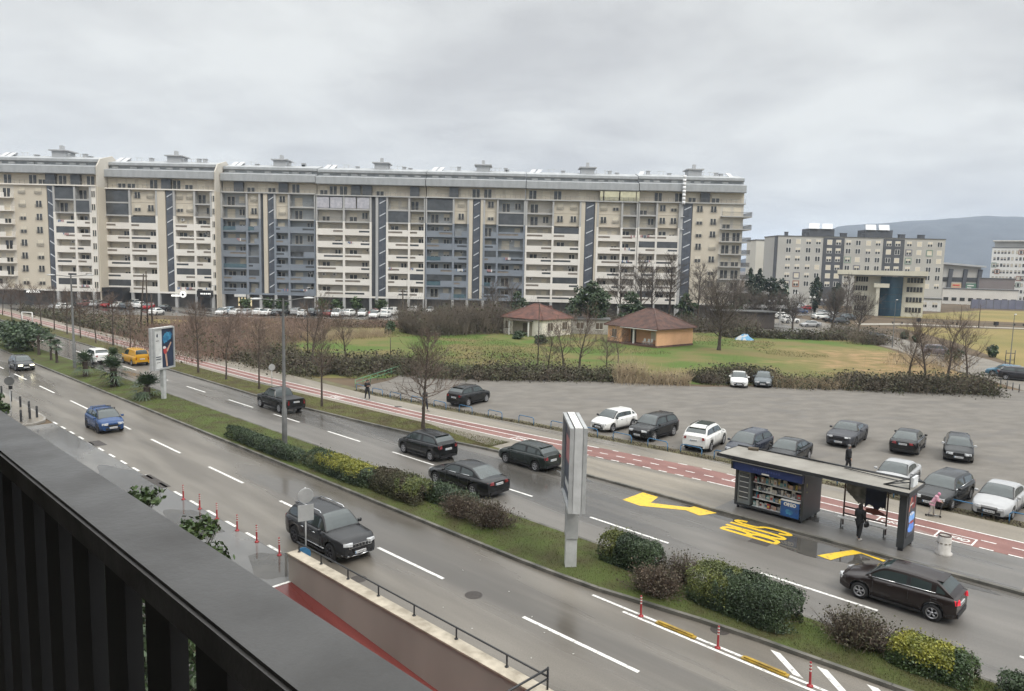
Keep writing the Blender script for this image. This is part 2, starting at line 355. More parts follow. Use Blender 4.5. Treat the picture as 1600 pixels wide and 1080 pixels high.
# --- markings
mb = MB()
def dash(mb, u0, u1, v0, wd=.13, z=.005, v1=None):
    v1 = v0 if v1 is None else v1
    a = [W(u0, v0-wd/2), W(u1, v1-wd/2), W(u1, v1+wd/2), W(u0, v0+wd/2)]; mb.flat(a, z)
for s_, e_ in [(-6.5, -2), (2.4, 6.9), (11.7, 16.5), (20.74, 25.02), (29.0, 33.4), (37.4, 41.73), (45.8, 50.6), (54.4, 58.9), (63.6, 68.4), (73, 77.8), (82.4, 87.1), (91.5, 96), (100.5, 105), (109.5, 114), (118.5, 123)]: dash(mb, s_, e_, 17.95, .15)
for s_, e_ in [(-9, -4.7), (-.6, 3.7), (8, 12.45), (16.77, 21.25), (25.3, 29.5), (33.4, 37.5), (41.1, 45.1), (49, 53), (56.3, 60.8), (65.4, 69.5), (74, 78), (82.5, 86.8), (91.5, 96), (100.5, 104.5), (109.5, 112.5), (118, 122)]: dash(mb, s_, e_, 27.65 if s_ < 24 else 28.0, .14, .005, 27.65 if s_ < 16 else (27.75 if s_ < 24 else 28.0))
u = 25.4
while u < 60:
    dash(mb, u, u+1.0, 14.68, .14); u += 2.0
structure('road_markings', mb, M_LINE)
mb = MB()
for dv in (-.13, .13): dash(mb, -30, 15.9-abs(dv-.13)*6, 20.95+dv, .12)
for u in (9.0, 7.55, 6.1, 4.6, 3.1):
    mb.flat([W(u+.5, pl(MED_N, u+.5)-.25), W(u+.18, pl(MED_N, u+.2)-.25), W(u-.95, 21.25), W(u-.63, 21.25)], .005)
structure('hatched_marking', mb, M_LINE)
mb = MB()
def run(P, u0, u1, on, off, dv, wd=.11, z=.131):
    u = u0
    while u < u1:
        b = min(u+on, u1); q = us(u, b, 2.0); mb.strip(line(P, q, dv-wd/2), line(P, q, dv+wd/2), z); u = b+off
CEN = [(a, (b+pl(RF, a))/2) for a, b in RN]
run(RN, 31.5, 240, 400, 0, .06); run(RF, 29, 240, 400, 0, -.06); run(CEN, 31, 240, 60, 0, 0)
run(RN, 20.6, 30, .55, .55, .06); run(CEN, 20.4, 30, .6, .6, 0, .1); run(RF, 19.6, 28, .6, 1.0, -.02, .1)
run(RN, 7.6, 20.2, 400, 0, .06); run(CEN, 8.5, 19.9, 400, 0, 0); run(RF, 5.5, 19.9, 400, 0, -.06)
run(RN, -8, 7.2, .55, .55, .06); run(CEN, -8, 7.6, .6, .6, 0, .1); run(RF, -8, 5.2, .6, 1.0, -.02, .1)
def bikebox(uc, vc, fl=1):
    # a rectangular bicycle symbol panel: outline, two wheels, frame
    def q(u0, u1, v0, v1): mb.flat([W(u0, v0), W(u1, v0), W(u1, v1), W(u0, v1)], .132)
    q(uc-.8, uc+.8, vc-.52, vc-.44); q(uc-.8, uc+.8, vc+.44, vc+.52); q(uc-.8, uc-.72, vc-.44, vc+.44); q(uc+.72, uc+.8, vc-.44, vc+.44)
    for s_ in (-.38, .38):
        P = [(uc+s_+.22*math.cos(t*math.pi/6), vc+.22*math.sin(t*math.pi/6)) for t in range(12)]; Q = [(uc+s_+.14*math.cos(t*math.pi/6), vc+.14*math.sin(t*math.pi/6)) for t in range(12)]
        for i in range(12): mb.flat([W(*P[i]), W(*P[(i+1) % 12]), W(*Q[(i+1) % 12]), W(*Q[i])], .132)
    for a, b in (((-.38, 0), (-.05, -.1)), ((-.05, -.1), (.25, .18)), ((-.2, .2), (.25, .18)), ((-.38, 0), (-.2, .2)), ((-.05, -.1), (-.2, .25)), ((.25, .18), (.38, 0))):
        a = Vector(a); b = Vector(b); d = (b-a).normalized(); n_ = Vector((-d.y, d.x))*.035
        mb.flat([W(uc+p.x, vc+p.y) for p in (a-n_, b-n_, b+n_, a+n_)], .132)
for uc, k in ((18.6, 1), (7.9, 0), (10.5, 0)):
    vc = (pl(CEN, uc)+(pl(RF, uc) if k else pl(RN, uc)))/2; bikebox(uc, vc)
bikebox(34, pl(CEN, 34)-.5); bikebox(55.5, pl(CEN, 55.5)-.4)
structure('cycle_path_markings', mb, M_LINE)
# yellow bus bay marks
mb = MB(); zi = 0
for P in ([(21.75, 31.14), (21.75, 33.0), (20.73, 32.93), (20.45, 31.75), (20.55, 31.0)], [(20.95, 31.55), (20.55, 31.0), (17.95, 32.55), (18.55, 32.75)], [(18.8, 32.2), (18.6, 33.0), (17.3, 32.95), (17.7, 31.95)],
          [(11.6, 31.2), (11.2, 32.1), (10.75, 33.0), (10.35, 32.85), (10.75, 32.0), (11.0, 31.1)], [(10.75, 33.0), (10.35, 32.85), (7.0, 32.0), (7.0, 32.5)]):
    mb.flat([W(*p) for p in P], .005+.002*zi); zi += 1
structure('bus_bay_marking', mb, M_YLINE)
mb = MB(); zc_ = [0]
def stroke(pts, wd, close=False):
    # one painted stroke in letter space (x across the lane, y along it), mitred quads with round ends
    for a, b in zip(pts, pts[1:]):
        a = Vector(a); b = Vector(b); d = (b-a).normalized(); n_ = Vector((-d.y, d.x))*wd/2; e_ = d*wd*.22; zc_[0] += 1
        mb.flat([W(14.75+q.y, 32.0+q.x) for q in (a-e_-n_, b+e_-n_, b+e_+n_, a-e_+n_)], .0052+.00025*zc_[0])
def arc(cx_, cy_, rx, ry_, a0, a1, n=7): return [(cx_+rx*math.cos(R(a0+(a1-a0)*k/n)), cy_+ry_*math.sin(R(a0+(a1-a0)*k/n))) for k in range(n+1)]
SW = .215
stroke([(-.86, -1.3), (-.86, 1.3)], SW); stroke([(-.86, 1.3)]+arc(-.62, .68, .2, .62, 90, -90)+[(-.86, .06)], SW); stroke([(-.86, .0)]+arc(-.60, -.66, .22, .64, 90, -90)+[(-.86, -1.3)], SW)
stroke([(-.22, 1.38), (-.22, -.7)]+arc(0, -.7, .22, .62, 180, 360)+[(.22, 1.38)], SW)
stroke(arc(.66, .72, .2, .62, 20, 180)+arc(.66, .62, .2, .55, 180, 270)+arc(.66, -.62, .2, .66, 90, 0)+arc(.66, -.7, .2, .62, 0, -160), SW)
o = mb.build('bus_lettering', M_YLINE); tag(o, kind='structure')
# drains and road patches
mb = MB()
for (x, y, a, b) in ((152, 693, 1.6, .7), (1190, 846, .9, .9), (243, 752, 3.0, .5)):
    p = G(x, y); mb.box((p.x, p.y, .003), (a, b, .004), ROT_UP)
structure('drain_covers', mb, pm('cast_iron', (.035, .03, .026), (.06, .05, .045), 12, .6, .5))
# standing water and round covers
mb = MB()
def puddle(u, v, ru, rv, seed, z):
    r = random.Random(seed); n = 40
    P = [W(u+ru*math.cos(6.2832*k/n)*(1+.45*noise.noise((math.cos(6.2832*k/n)*1.6, math.sin(6.2832*k/n)*1.6, seed*3.1))), v+rv*math.sin(6.2832*k/n)*(1+.45*noise.noise((math.cos(6.2832*k/n)*1.6, math.sin(6.2832*k/n)*1.6, seed*3.1+9)))) for k in range(n)]
    mb.flat(P, z)
for q in ((12.0, 31.9, 2.3, .9, 1, .0035), (16.5, 32.75, 3.2, .32, 2, .0032), (27.0, 32.4, 2.0, .6, 3, .0035), (37.8, 31.6, 2.4, .4, 4, .0035), (55.5, 30.0, 3.0, .45, 5, .0035), (26.3, 13.9, 1.6, .9, 6, .0004), (33, 13.4, 2.6, .8, 7, .0004), (42, 13.6, 3.5, 1.0, 8, .0004), (7.5, 32.6, 2.2, .35, 9, .0035)): puddle(*q)
structure('puddles', mb, pm('standing_water', (.055, .052, .047), (.075, .07, .062), 1.5, .025, spec=.5))
mb = MB()
for x, y, z in ((622, 638, .128), (1125, 985, .004), (740, 930, .004), (560, 905, .004), (1330, 905, .004), (300, 640, .004)):
    p = G(x, y); mb.lathe([(0, .004), (.31, .004), (.33, 0)], 20, (p.x, p.y, z))
structure('manhole_covers', mb, pm('cast_iron', (.035, .03, .026), (.06, .05, .045), 12, .6, .5))
# --- ground beyond
mb = MB(); q = us(-40, 59, 2)
lot = [W(u, pl(SF, u)+1.2) for u in q] + [Vector((-12.5, 74.5, 0)), Vector((-11.5, 80, 0)), Vector((-1.3, 79.0, 0)), Vector((9, 77, 0)), Vector((19.8, 75.0, 0)), Vector((36, 77.5, 0)), Vector((53, 78.5, 0)), Vector((60, 70, 0)), Vector((95, 60, 0))]
mb.flat(lot, -.008); structure('gravel_lot', mb, M_GRAVEL)
mb = MB(); q = us(-40, 70, 2)
mb.strip([W(u, pl(SF, u)) for u in q], [W(u, pl(SF, u)+1.5+.5*noise.noise((u*.5, 0, 0))) for u in q], -.003); structure('weedy_strip', mb, pm('weedy_soil', (.13, .12, .06), (.085, .075, .045), 1.1, .95, .8, bscale=12))
def area(name, pts, z, mat):
    mb = MB(); mb.flat([Vector((p[0], p[1], 0)) for p in pts], z); structure(name, mb, mat)
def field_mat():
    m = M_FIELD; t = m.node_tree; L = t.links.new; bs = t.nodes['Principled BSDF']; base = bs.inputs['Base Color'].links[0].from_socket
    g = t.nodes.new('ShaderNodeNewGeometry'); sx = t.nodes.new('ShaderNodeSeparateXYZ'); L(g.outputs['Position'], sx.inputs[0])
    nz = t.nodes.new('ShaderNodeTexNoise'); nz.inputs['Scale'].default_value = .11; nz.inputs['Detail'].default_value = 6; L(g.outputs['Position'], nz.inputs['Vector'])
    ma = t.nodes.new('ShaderNodeMath'); ma.operation = 'MULTIPLY_ADD'; L(nz.outputs['Fac'], ma.inputs[0]); ma.inputs[1].default_value = 50; L(sx.outputs[0], ma.inputs[2])
    mr = t.nodes.new('ShaderNodeMapRange'); mr.interpolation_type = 'SMOOTHSTEP'; L(ma.outputs[0], mr.inputs[0]); mr.inputs[1].default_value = 58; mr.inputs[2].default_value = 72
    my = t.nodes.new('ShaderNodeMapRange'); my.interpolation_type = 'SMOOTHSTEP'; L(sx.outputs[1], my.inputs[0]); my.inputs[1].default_value = 108; my.inputs[2].default_value = 122; my.inputs[3].default_value = 1; my.inputs[4].default_value = 0
    mm = t.nodes.new('ShaderNodeMath'); mm.operation = 'MULTIPLY'; L(mr.outputs[0], mm.inputs[0]); L(my.outputs[0], mm.inputs[1])
    n2 = t.nodes.new('ShaderNodeTexNoise'); n2.inputs['Scale'].default_value = .45; n2.inputs['Detail'].default_value = 6; L(g.outputs['Position'], n2.inputs['Vector'])
    rp = t.nodes.new('ShaderNodeValToRGB'); L(n2.outputs['Fac'], rp.inputs[0]); rp.color_ramp.elements[0].position = .35; rp.color_ramp.elements[0].color = (.15, .125, .05, 1); rp.color_ramp.elements[1].position = .62; rp.color_ramp.elements[1].color = (.28, .19, .10, 1)
    mx = t.nodes.new('ShaderNodeMix'); mx.data_type = 'RGBA'; L(mm.outputs[0], mx.inputs[0]); L(base, mx.inputs[6]); L(rp.outputs[0], mx.inputs[7]); L(mx.outputs[2], bs.inputs['Base Color'])
field_mat()
area('field', [(-28, 74), (-13, 76), (-11, 81), (20, 76.5), (54, 80), (57, 101), (60, 117), (61, 142), (30, 138), (-5, 140), (-60, 142), (-40, 110)], -.016, M_FIELD)
area('pale_field', [(-66, 131), (-20, 133), (-22, 139), (-70, 141)], -.012, M_DRY)
area('car_park', [(-190, 150), (-60, 150.5), (-15, 152), (45, 150), (60, 152), (60, 190), (-220, 190)], -.014, M_ROAD2)
area('park_lawn', [(64, 84), (69, 101), (80, 134), (86, 165), (240, 160), (300, 120), (180, 60)], -.014, M_DRY)
area('park_path', [(80, 172), (92, 176), (118, 169.5), (240, 166), (240, 162.5), (117, 166.5), (92, 172), (80, 168)], -.010, pm('pale_path', (.36, .33, .28), (.28, .26, .22), .5, .8))
area('waste_ground', [(100, 200), (150, 182), (260, 170), (300, 230), (160, 250)], -.012, M_DRY)
area('side_road', [(53.9, 74), (55.5, 85.3), (57.5, 100.9), (60.9, 116.1), (61.7, 144), (58, 200), (72, 205), (74, 150), (71, 130), (68.5, 105), (65, 90), (75, 84), (120, 70), (120, 64), (80, 68)], -.009, pm('worn_side_asphalt', (.20, .18, .15), (.14, .125, .105), .4, .7, .3))
area('right_car_park', [(42, 140), (61, 142), (62, 196), (95, 200), (100, 270), (50, 270), (40, 180)], -.011, M_ROAD2)
# --- wooded mountain, far off on the right
mb = MB(); NX, NY = 70, 14
ridge = [(1180, 400), (1230, 385), (1270, 370), (1311, 354), (1372, 351), (1430, 346), (1500, 342), (1550, 340), (1600, 341), (1680, 346), (1800, 352), (2000, 365), (2000.1, 365)]
def ry(px):
    return pl(ridge, px)
vs = []
for i in range(NX+1):
    px = 1180 + (2000-1180)*i/NX; p = AT(px, ry(px), 3000)
    for j in range(NY+1):
        t = j/NY; h = p.z*math.sin(t*math.pi/2)**1.1
        Y = 2100+900*t; k = 1 + 0*t
        n_ = noise.noise((px*.02, t*3, 0))*18*math.sin(t*math.pi) + noise.noise((px*.06, t*8, 3))*7*math.sin(t*math.pi)
        n2 = noise.noise((px*.09, 5, 0))*3.5 if j == NY else 0
        vs.append((p.x*Y/3000, Y, max(-1, h+n_+n2)))
fs = [(i*(NY+1)+j, (i+1)*(NY+1)+j, (i+1)*(NY+1)+j+1, i*(NY+1)+j+1) for i in range(NX) for j in range(NY)]
mb.add(vs, fs, 0, True)
b0 = len(mb.v)
back = [(x, 3900, -1) for x in [vs[i*(NY+1)+NY][0] for i in range(NX+1)]]
mb.v += back
for i in range(NX): mb.f.append([i*(NY+1)+NY, (i+1)*(NY+1)+NY, b0+i+1, b0+i]); mb.m.append(0); mb.sm.append(True)
structure('mountain', mb, pm('wooded_slope_haze_tint', (.05, .058, .068), (.024, .031, .038), .012, .95, .8, bscale=.05, detail=9))  # some of the haze's blue is put into the slope colour

# ================================================================== WALL, BALCONY RAIL, POSTS
M_PLASTER = pm('beige_plaster', (.42, .395, .35), (.33, .31, .275), .35, .8, .15, stretch=(1, 1, .35))
M_STONE = pm('travertine', (.50, .445, .355), (.30, .26, .20), 2.4, .6, .3, detail=9)
t = thing('ramp_wall', 'beige retaining wall with pale stone coping beside the red garage ramp', 'wall', W(24.65, 13.75))
t.rotation_euler = (0, 0, ROT_DN)
mb = MB(); mb.bx(0, 36, -.19, .19, -1.6, 1.03); mb.build('wall', M_PLASTER, t)
mb = MB(); mb.bx(-.06, 36, -.23, .23, 1.03, 1.09); mb.build('coping', M_STONE, t)
t = thing('wall_railing', 'low dark metal railing along the stone coping of the ramp wall', 'railing', W(24.65, 13.9, 1.09)); t.rotation_euler = (0, 0, ROT_DN)
L_ = 12.8; mb = MB(); mb.tube((0.05, 0, .36), (L_, 0, .36), .028, n=8); mb.build('rail', M_DKMET, t)
for x in (.2, 1.75, 3.5, 5.3, 7.2, 9.2, 11.3):
    mb = MB(); mb.tube((x, 0, 0), (x, 0, .36), .026, n=8); mb.lathe([(.06, 0), (.06, .02), (.03, .03)], 10, (x, 0, 0)); mb.build('post', M_DKMET, t)
mb = MB()
mb.tube((L_, 0, 0), (L_, 0, .62), .03, n=8); mb.tube((L_, 0, .58), (L_, -2.2, .58), .03, n=8); mb.tube((L_, 0, .3), (L_, -2.2, .3), .025, n=8); mb.build('end_rails', M_DKMET, t)
# balcony railing in the foreground
t = thing('balcony', 'dark balcony railing with a broad top rail over wide vertical slats', 'balcony', W(0, .47, H-1.62), ROT_UP)
M_RAILTOP = pm('matt_dark_paint', (.075, .073, .07), (.060, .058, .056), 5, .45, .05, bscale=70, spec=.5, rvar=.12)
M_SLAT = pm('slat_paint', (.014, .015, .017), None, 4, .6)
me = bpy.data.meshes.new('top_rail'); bm = bmesh.new(); bmesh.ops.create_cube(bm, size=1)
bmesh.ops.scale(bm, vec=(9, .125, .055), verts=bm.verts); bmesh.ops.translate(bm, vec=(1, 0, 1.62-.5-.0275), verts=bm.verts)
bmesh.ops.bevel(bm, geom=bm.edges[:], offset=.006, segments=2, affect='EDGES'); bm.to_mesh(me); bm.free(); me.materials.append(M_RAILTOP); put('top_rail', me, t)
for i in range(-12, 18):
    uc = 1.94-.012-.215*i
    mb = MB(); mb.bx(uc-.056, uc+.056, -.015, .015, .06, 1.075); mb.build('slat', M_SLAT, t)
mb = MB(); mb.bx(-3.4, 5.4, -.02, .02, 0, .06); mb.build('bottom_rail', M_SLAT, t)
# the building the balcony belongs to: floor and ceiling slab, back wall, and its front along the street; unseen, put in to shade the rail
M_HOME = pm('home_render', (.10, .092, .08), (.08, .073, .065), .3, .85)
mb = MB(); mb.bx(-3.5, 5.5, -.1, 1.65, -.3, -.05); mb.build('floor_slab', pm('grey_concrete', (.2, .19, .175)), t)
mb = MB(); mb.bx(-3.5, 5.5, .22, 1.65, 2.75, 3.0); mb.build('ceiling_slab', pm('grey_concrete', (.2, .19, .175)), t)
for a_, b_, c_, d_ in ((-3.7, -3.5, -.05, 2.75), (5.5, 5.7, -.05, 2.75)):
    mb = MB(); mb.bx(a_, b_, .1, 1.65, c_, d_); mb.build('side_wall', M_HOME, t)
mb = MB(); mb.bx(-45, 50, 1.65, 13, -(H-1.62), 9.0); mb.build('building_wall', M_HOME, t)

# red flexible posts
def red_post(loc, label, tilt=0):
    t = thing('flexible_post', label, 'traffic post', loc, 0, 'red flexible posts')
    mb = MB(); mb.lathe([(.095, 0), (.095, .03), (.05, .05), (.036, .08), (.034, .72), (.026, .75), (0, .755)], 12)
    mb.build('post', M_REDP, t)
    for z in (.46, .56, .66):
        mb = MB(); mb.lathe([(.0375, z), (.0375, z+.045)], 12); mb.build('reflective_band', M_REFL, t)
    t.rotation_euler = (R(tilt), R(tilt*.6), 0); return t
ul_ = [27.1, 29.05, 30.9, 32.95, 34.85, 36.8]
wd_ = ['nearest the ramp wall', 'second from the ramp wall', 'third from the ramp wall', 'third from the far end', 'second from the far end', 'farthest from the ramp wall']
for u, s_ in zip(ul_, wd_): red_post(W(u, 14.5), 'red flexible post in the row along the service lane, ' + s_, random.uniform(-4, 4))
for u, s_ in ((13.7, 'beside the brown bare bush'), (10.74, 'in front of the largest clipped bush'), (7.75, 'nearest the yellow leafed bush')): red_post(W(u, 21.0), 'red flexible post on the double white line, ' + s_, random.uniform(-2, 2))
for u, s_ in ((12.3, 'farther'), (9.15, 'nearer'), ):
    mb = MB(); P = [(-.75, -.09), (.75, -.09), (.75, .09), (-.75, .09)]; mb.prism(P, 0, .05)
    mb.xf = None; mb.prism([(-.66, -.05), (.66, -.05), (.66, .05), (-.66, .05)], .05, .10)
    o = mb.build('lane_separator', pm('dirty_yellow_rubber', (.42, .27, .03), (.22, .15, .04), 4, .6, .3), None, W(u, 21.0, .005), ROT_UP)
    tag(o, f'yellow rubber lane separator lying on the double white line, {s_} of the two', 'lane separator', 'yellow lane separators')
# black bollards on the near pavement
bl = [(62.0, 13.6), (61.3, 12.9), (61.2, 12.0), (62.2, 14.1), (64.6, 14.15), (67.2, 14.15), (70.2, 14.15), (73.4, 14.15), (76.8, 14.15), (80.4, 14.15), (84.2, 14.15)]
nm = ['second', 'third', 'fourth']
for i, (u, v) in enumerate(bl):
    t = thing('bollard', ('black bollard at the rounded pavement corner, %s from the road' % nm[i]) if i < 3 else 'black bollard in the row along the pavement edge, %s from the round sign' % ['first', 'second', 'third', 'fourth', 'fifth', 'sixth', 'seventh', 'eighth'][i-3], 'bollard', W(u, v, .12), 0, 'black bollards on the near pavement')
    mb = MB(); mb.lathe([(.075, 0), (.075, .8), (.055, .86), (0, .88)], 12); mb.build('post', M_DKMET, t)
    mb = MB(); mb.lathe([(.078, .66), (.078, .73)], 12); mb.build('band', M_GREYMET, t)
# blue tube hoops along the gravel lot
def hoop(u, v, wd, col, label, rz=None):
    t = thing('parking_hoop', label, 'parking barrier', W(u, v, -.03), ROT_UP if rz is None else rz, 'tube hoops between pavement and gravel lot')
    mb = MB(); h = .62; r_ = .03
    pts = [(-wd/2, 0, 0), (-wd/2, 0, h-.12), (-wd/2+.12, 0, h), (wd/2-.12, 0, h), (wd/2, 0, h-.12), (wd/2, 0, 0)]
    mb.path([Vector(p) for p in pts], r_, 8); mb.build('tube', col, t); return t
M_GREENP = pm('green_paint', (.13, .30, .17), (.08, .2, .12), 4, .5)
hu = [57.2, 54.6, 52.0, 49.2, 46.4, 43.6, 40.6, 37.6, 34.6, 32.0, 29.3, 26.6, 24.2, 21.9, 19.4, 16.9, 14.2, 11.2, 8.6, 5.9, 3.2, .5, -2.3]
near = ['at the green fence corner', 'behind the walking person in black', 'next to the walking person in black', 'left of the pavement tree', 'behind the pavement tree', 'right of the pavement tree', 'behind the black crossover', 'just right of the black crossover', 'far left of the tall billboard',
        'left of the tall billboard', 'behind the tall billboard', 'at the nose of the small white hatchback', 'between white hatchback and black car', 'at the nose of the black crossover', 'left of the white car parked backwards', 'behind the white car parked backwards', 'behind the kiosk', 'right of the kiosk', 'behind the bus shelter', 'before the silver saloon behind the shelter', 'beside the child on the scooter', 'before the silver saloon on the right', 'at the right edge of the photo']
for u, s_ in zip(hu, near): hoop(u, pl(SF, u)+.75, 1.55, M_BLUEP, 'blue tube hoop by the gravel lot, ' + s_)
t = thing('green_fence', 'low green tube railing climbing beside the path at the lot corner', 'fence', W(58.5, 39.3, -.03))
a = G(555, 606); b = G(640, 577)
n_ = 8; 
for zz in (.75, .4):
    mb = MB(); mb.tube(a-t.location+Vector((0, 0, zz)), b-t.location+Vector((0, 0, zz)), .03, n=6); mb.build('rail', M_GREENP, t)
for i in range(n_+1):
    p = a.lerp(b, i/n_)-t.location; mb = MB(); mb.tube(p, p+Vector((0, 0, .78)), .03, n=6); mb.build('post', M_GREENP, t)

# ================================================================== BUILDINGS
M_CREAM = pm('cream_render', (.575, .52, .43), (.52, .47, .385), .12, .85, .1)
M_CREAMD = pm('pale_cream_render', (.57, .535, .475), (.515, .485, .43), .15, .85, .1)
M_WHITEB = pm('white_render', (.75, .72, .665), (.67, .64, .59), .15, .8, .1)
M_GREYB = pm('light_grey_render', (.42, .42, .41), (.36, .36, .355), .15, .8, .1)
M_BLUEB = pm('grey_blue_render', (.225, .25, .285), (.185, .21, .245), .15, .8, .1)
M_BLUEBK = pm('pale_grey_blue_render', (.42, .44, .45), (.36, .38, .39), .15, .8, .1)
M_ROOFM = pm('roof_sheet', (.37, .385, .395), (.31, .325, .335), .4, .5, .1, stretch=(3, .2, 1))
M_ROOFL = pm('roof_edge', (.42, .43, .44), (.36, .37, .38), .4, .5)
M_STAIRG = pm('stair_glazing', (.07, .08, .10), (.10, .11, .13), .9, .15, spec=.6)
M_PANE = pm('window_pane', (.03, .034, .038), (.06, .062, .06), .7, .12, spec=.6)
M_DGLZ = pm('dark_balcony_glazing', (.085, .09, .095), (.055, .06, .065), .6, .15, spec=.6)
M_PALEG = pm('pale_curtain_glazing', (.50, .49, .52), (.36, .36, .40), 1.5, .2)
M_YELG = pm('warm_glazing', (.62, .60, .42), (.5, .48, .34), 1.0, .2)
M_TEAL = pm('teal_glass_panel', (.09, .15, .17), (.06, .10, .13), .7, .2, spec=.6)
M_SHUT = pm('roller_shutter', (.66, .60, .49), (.58, .53, .43), .6, .7, stretch=(1, 1, 14))
M_FRAMEW = pm('window_frame_paint', (.62, .58, .5), None, 2, .6)
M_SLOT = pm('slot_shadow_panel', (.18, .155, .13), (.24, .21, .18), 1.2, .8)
M_TICK = pm('stair_edge', (.6, .63, .67), None, 2, .5)
M_SHOP = pm('shop_front', (.10, .10, .10), (.17, .16, .15), .35, .3)
M_RAILG = pm('balcony_rail_grey', (.13, .13, .13), None, 2, .6)
M_SOLAR = pm('bright_collector_frame', (.56, .57, .58), None, 2, .35)
ST = 2.98
# three kinds of window, shared by the sections
def win_mesh(kind, w_=1.5, h_=1.5, fr=None, rail=False):
    mb = MB(); f_ = .09
    mb.bx(-w_/2, w_/2, -.05, .02, 0, f_, 0); mb.bx(-w_/2, w_/2, -.05, .02, h_-f_, h_, 0)
    mb.bx(-w_/2, -w_/2+f_, -.05, .02, f_, h_-f_, 0); mb.bx(w_/2-f_, w_/2, -.05, .02, f_, h_-f_, 0)
    if kind != 'shut': mb.bx(-.08, .08, -.045, .02, f_, h_-f_, 0)
    zs = {'open': 1.0, 'half': .5, 'shut': 0.0}[kind]
    if zs > 0: mb.bx(-w_/2+f_, w_/2-f_, -.01, .018, f_, f_+(h_-2*f_)*zs, 1)
    if zs < 1: mb.bx(-w_/2+f_, w_/2-f_, -.035, .0, f_+(h_-2*f_)*zs, h_-f_, 2)
    if rail:
        for z in (0.05, .35, .65): mb.bx(-w_/2-.1, w_/2+.1, -.22, -.19, z, z+.04, 3)
        for i in range(9): mb.bx(-w_/2-.1+i*(w_+.17)/8, -w_/2-.07+i*(w_+.17)/8, -.22, -.19, 0, .65, 3)
    return mb.mesh('window', [fr or M_FRAMEW, M_PANE, M_SHUT, M_RAILG])
WM = {(k, r_): win_mesh(k, 1.45, 1.6, None, r_) for k in ('open', 'half', 'shut') for r_ in (0, 1)}
DM = {k: win_mesh(k, 1.9, 2.15) for k in ('open', 'half', 'shut')}
PW = {k: win_mesh(k, .95, 1.5) for k in ('open', 'half', 'shut')}
rb = random.Random(21)
def rk(): return rb.choices(['open', 'half', 'shut'], [.42, .25, .33])[0]
M_DOORDK = pm('dark_pier', (.085, .09, .10), (.065, .07, .08), .4, .6)
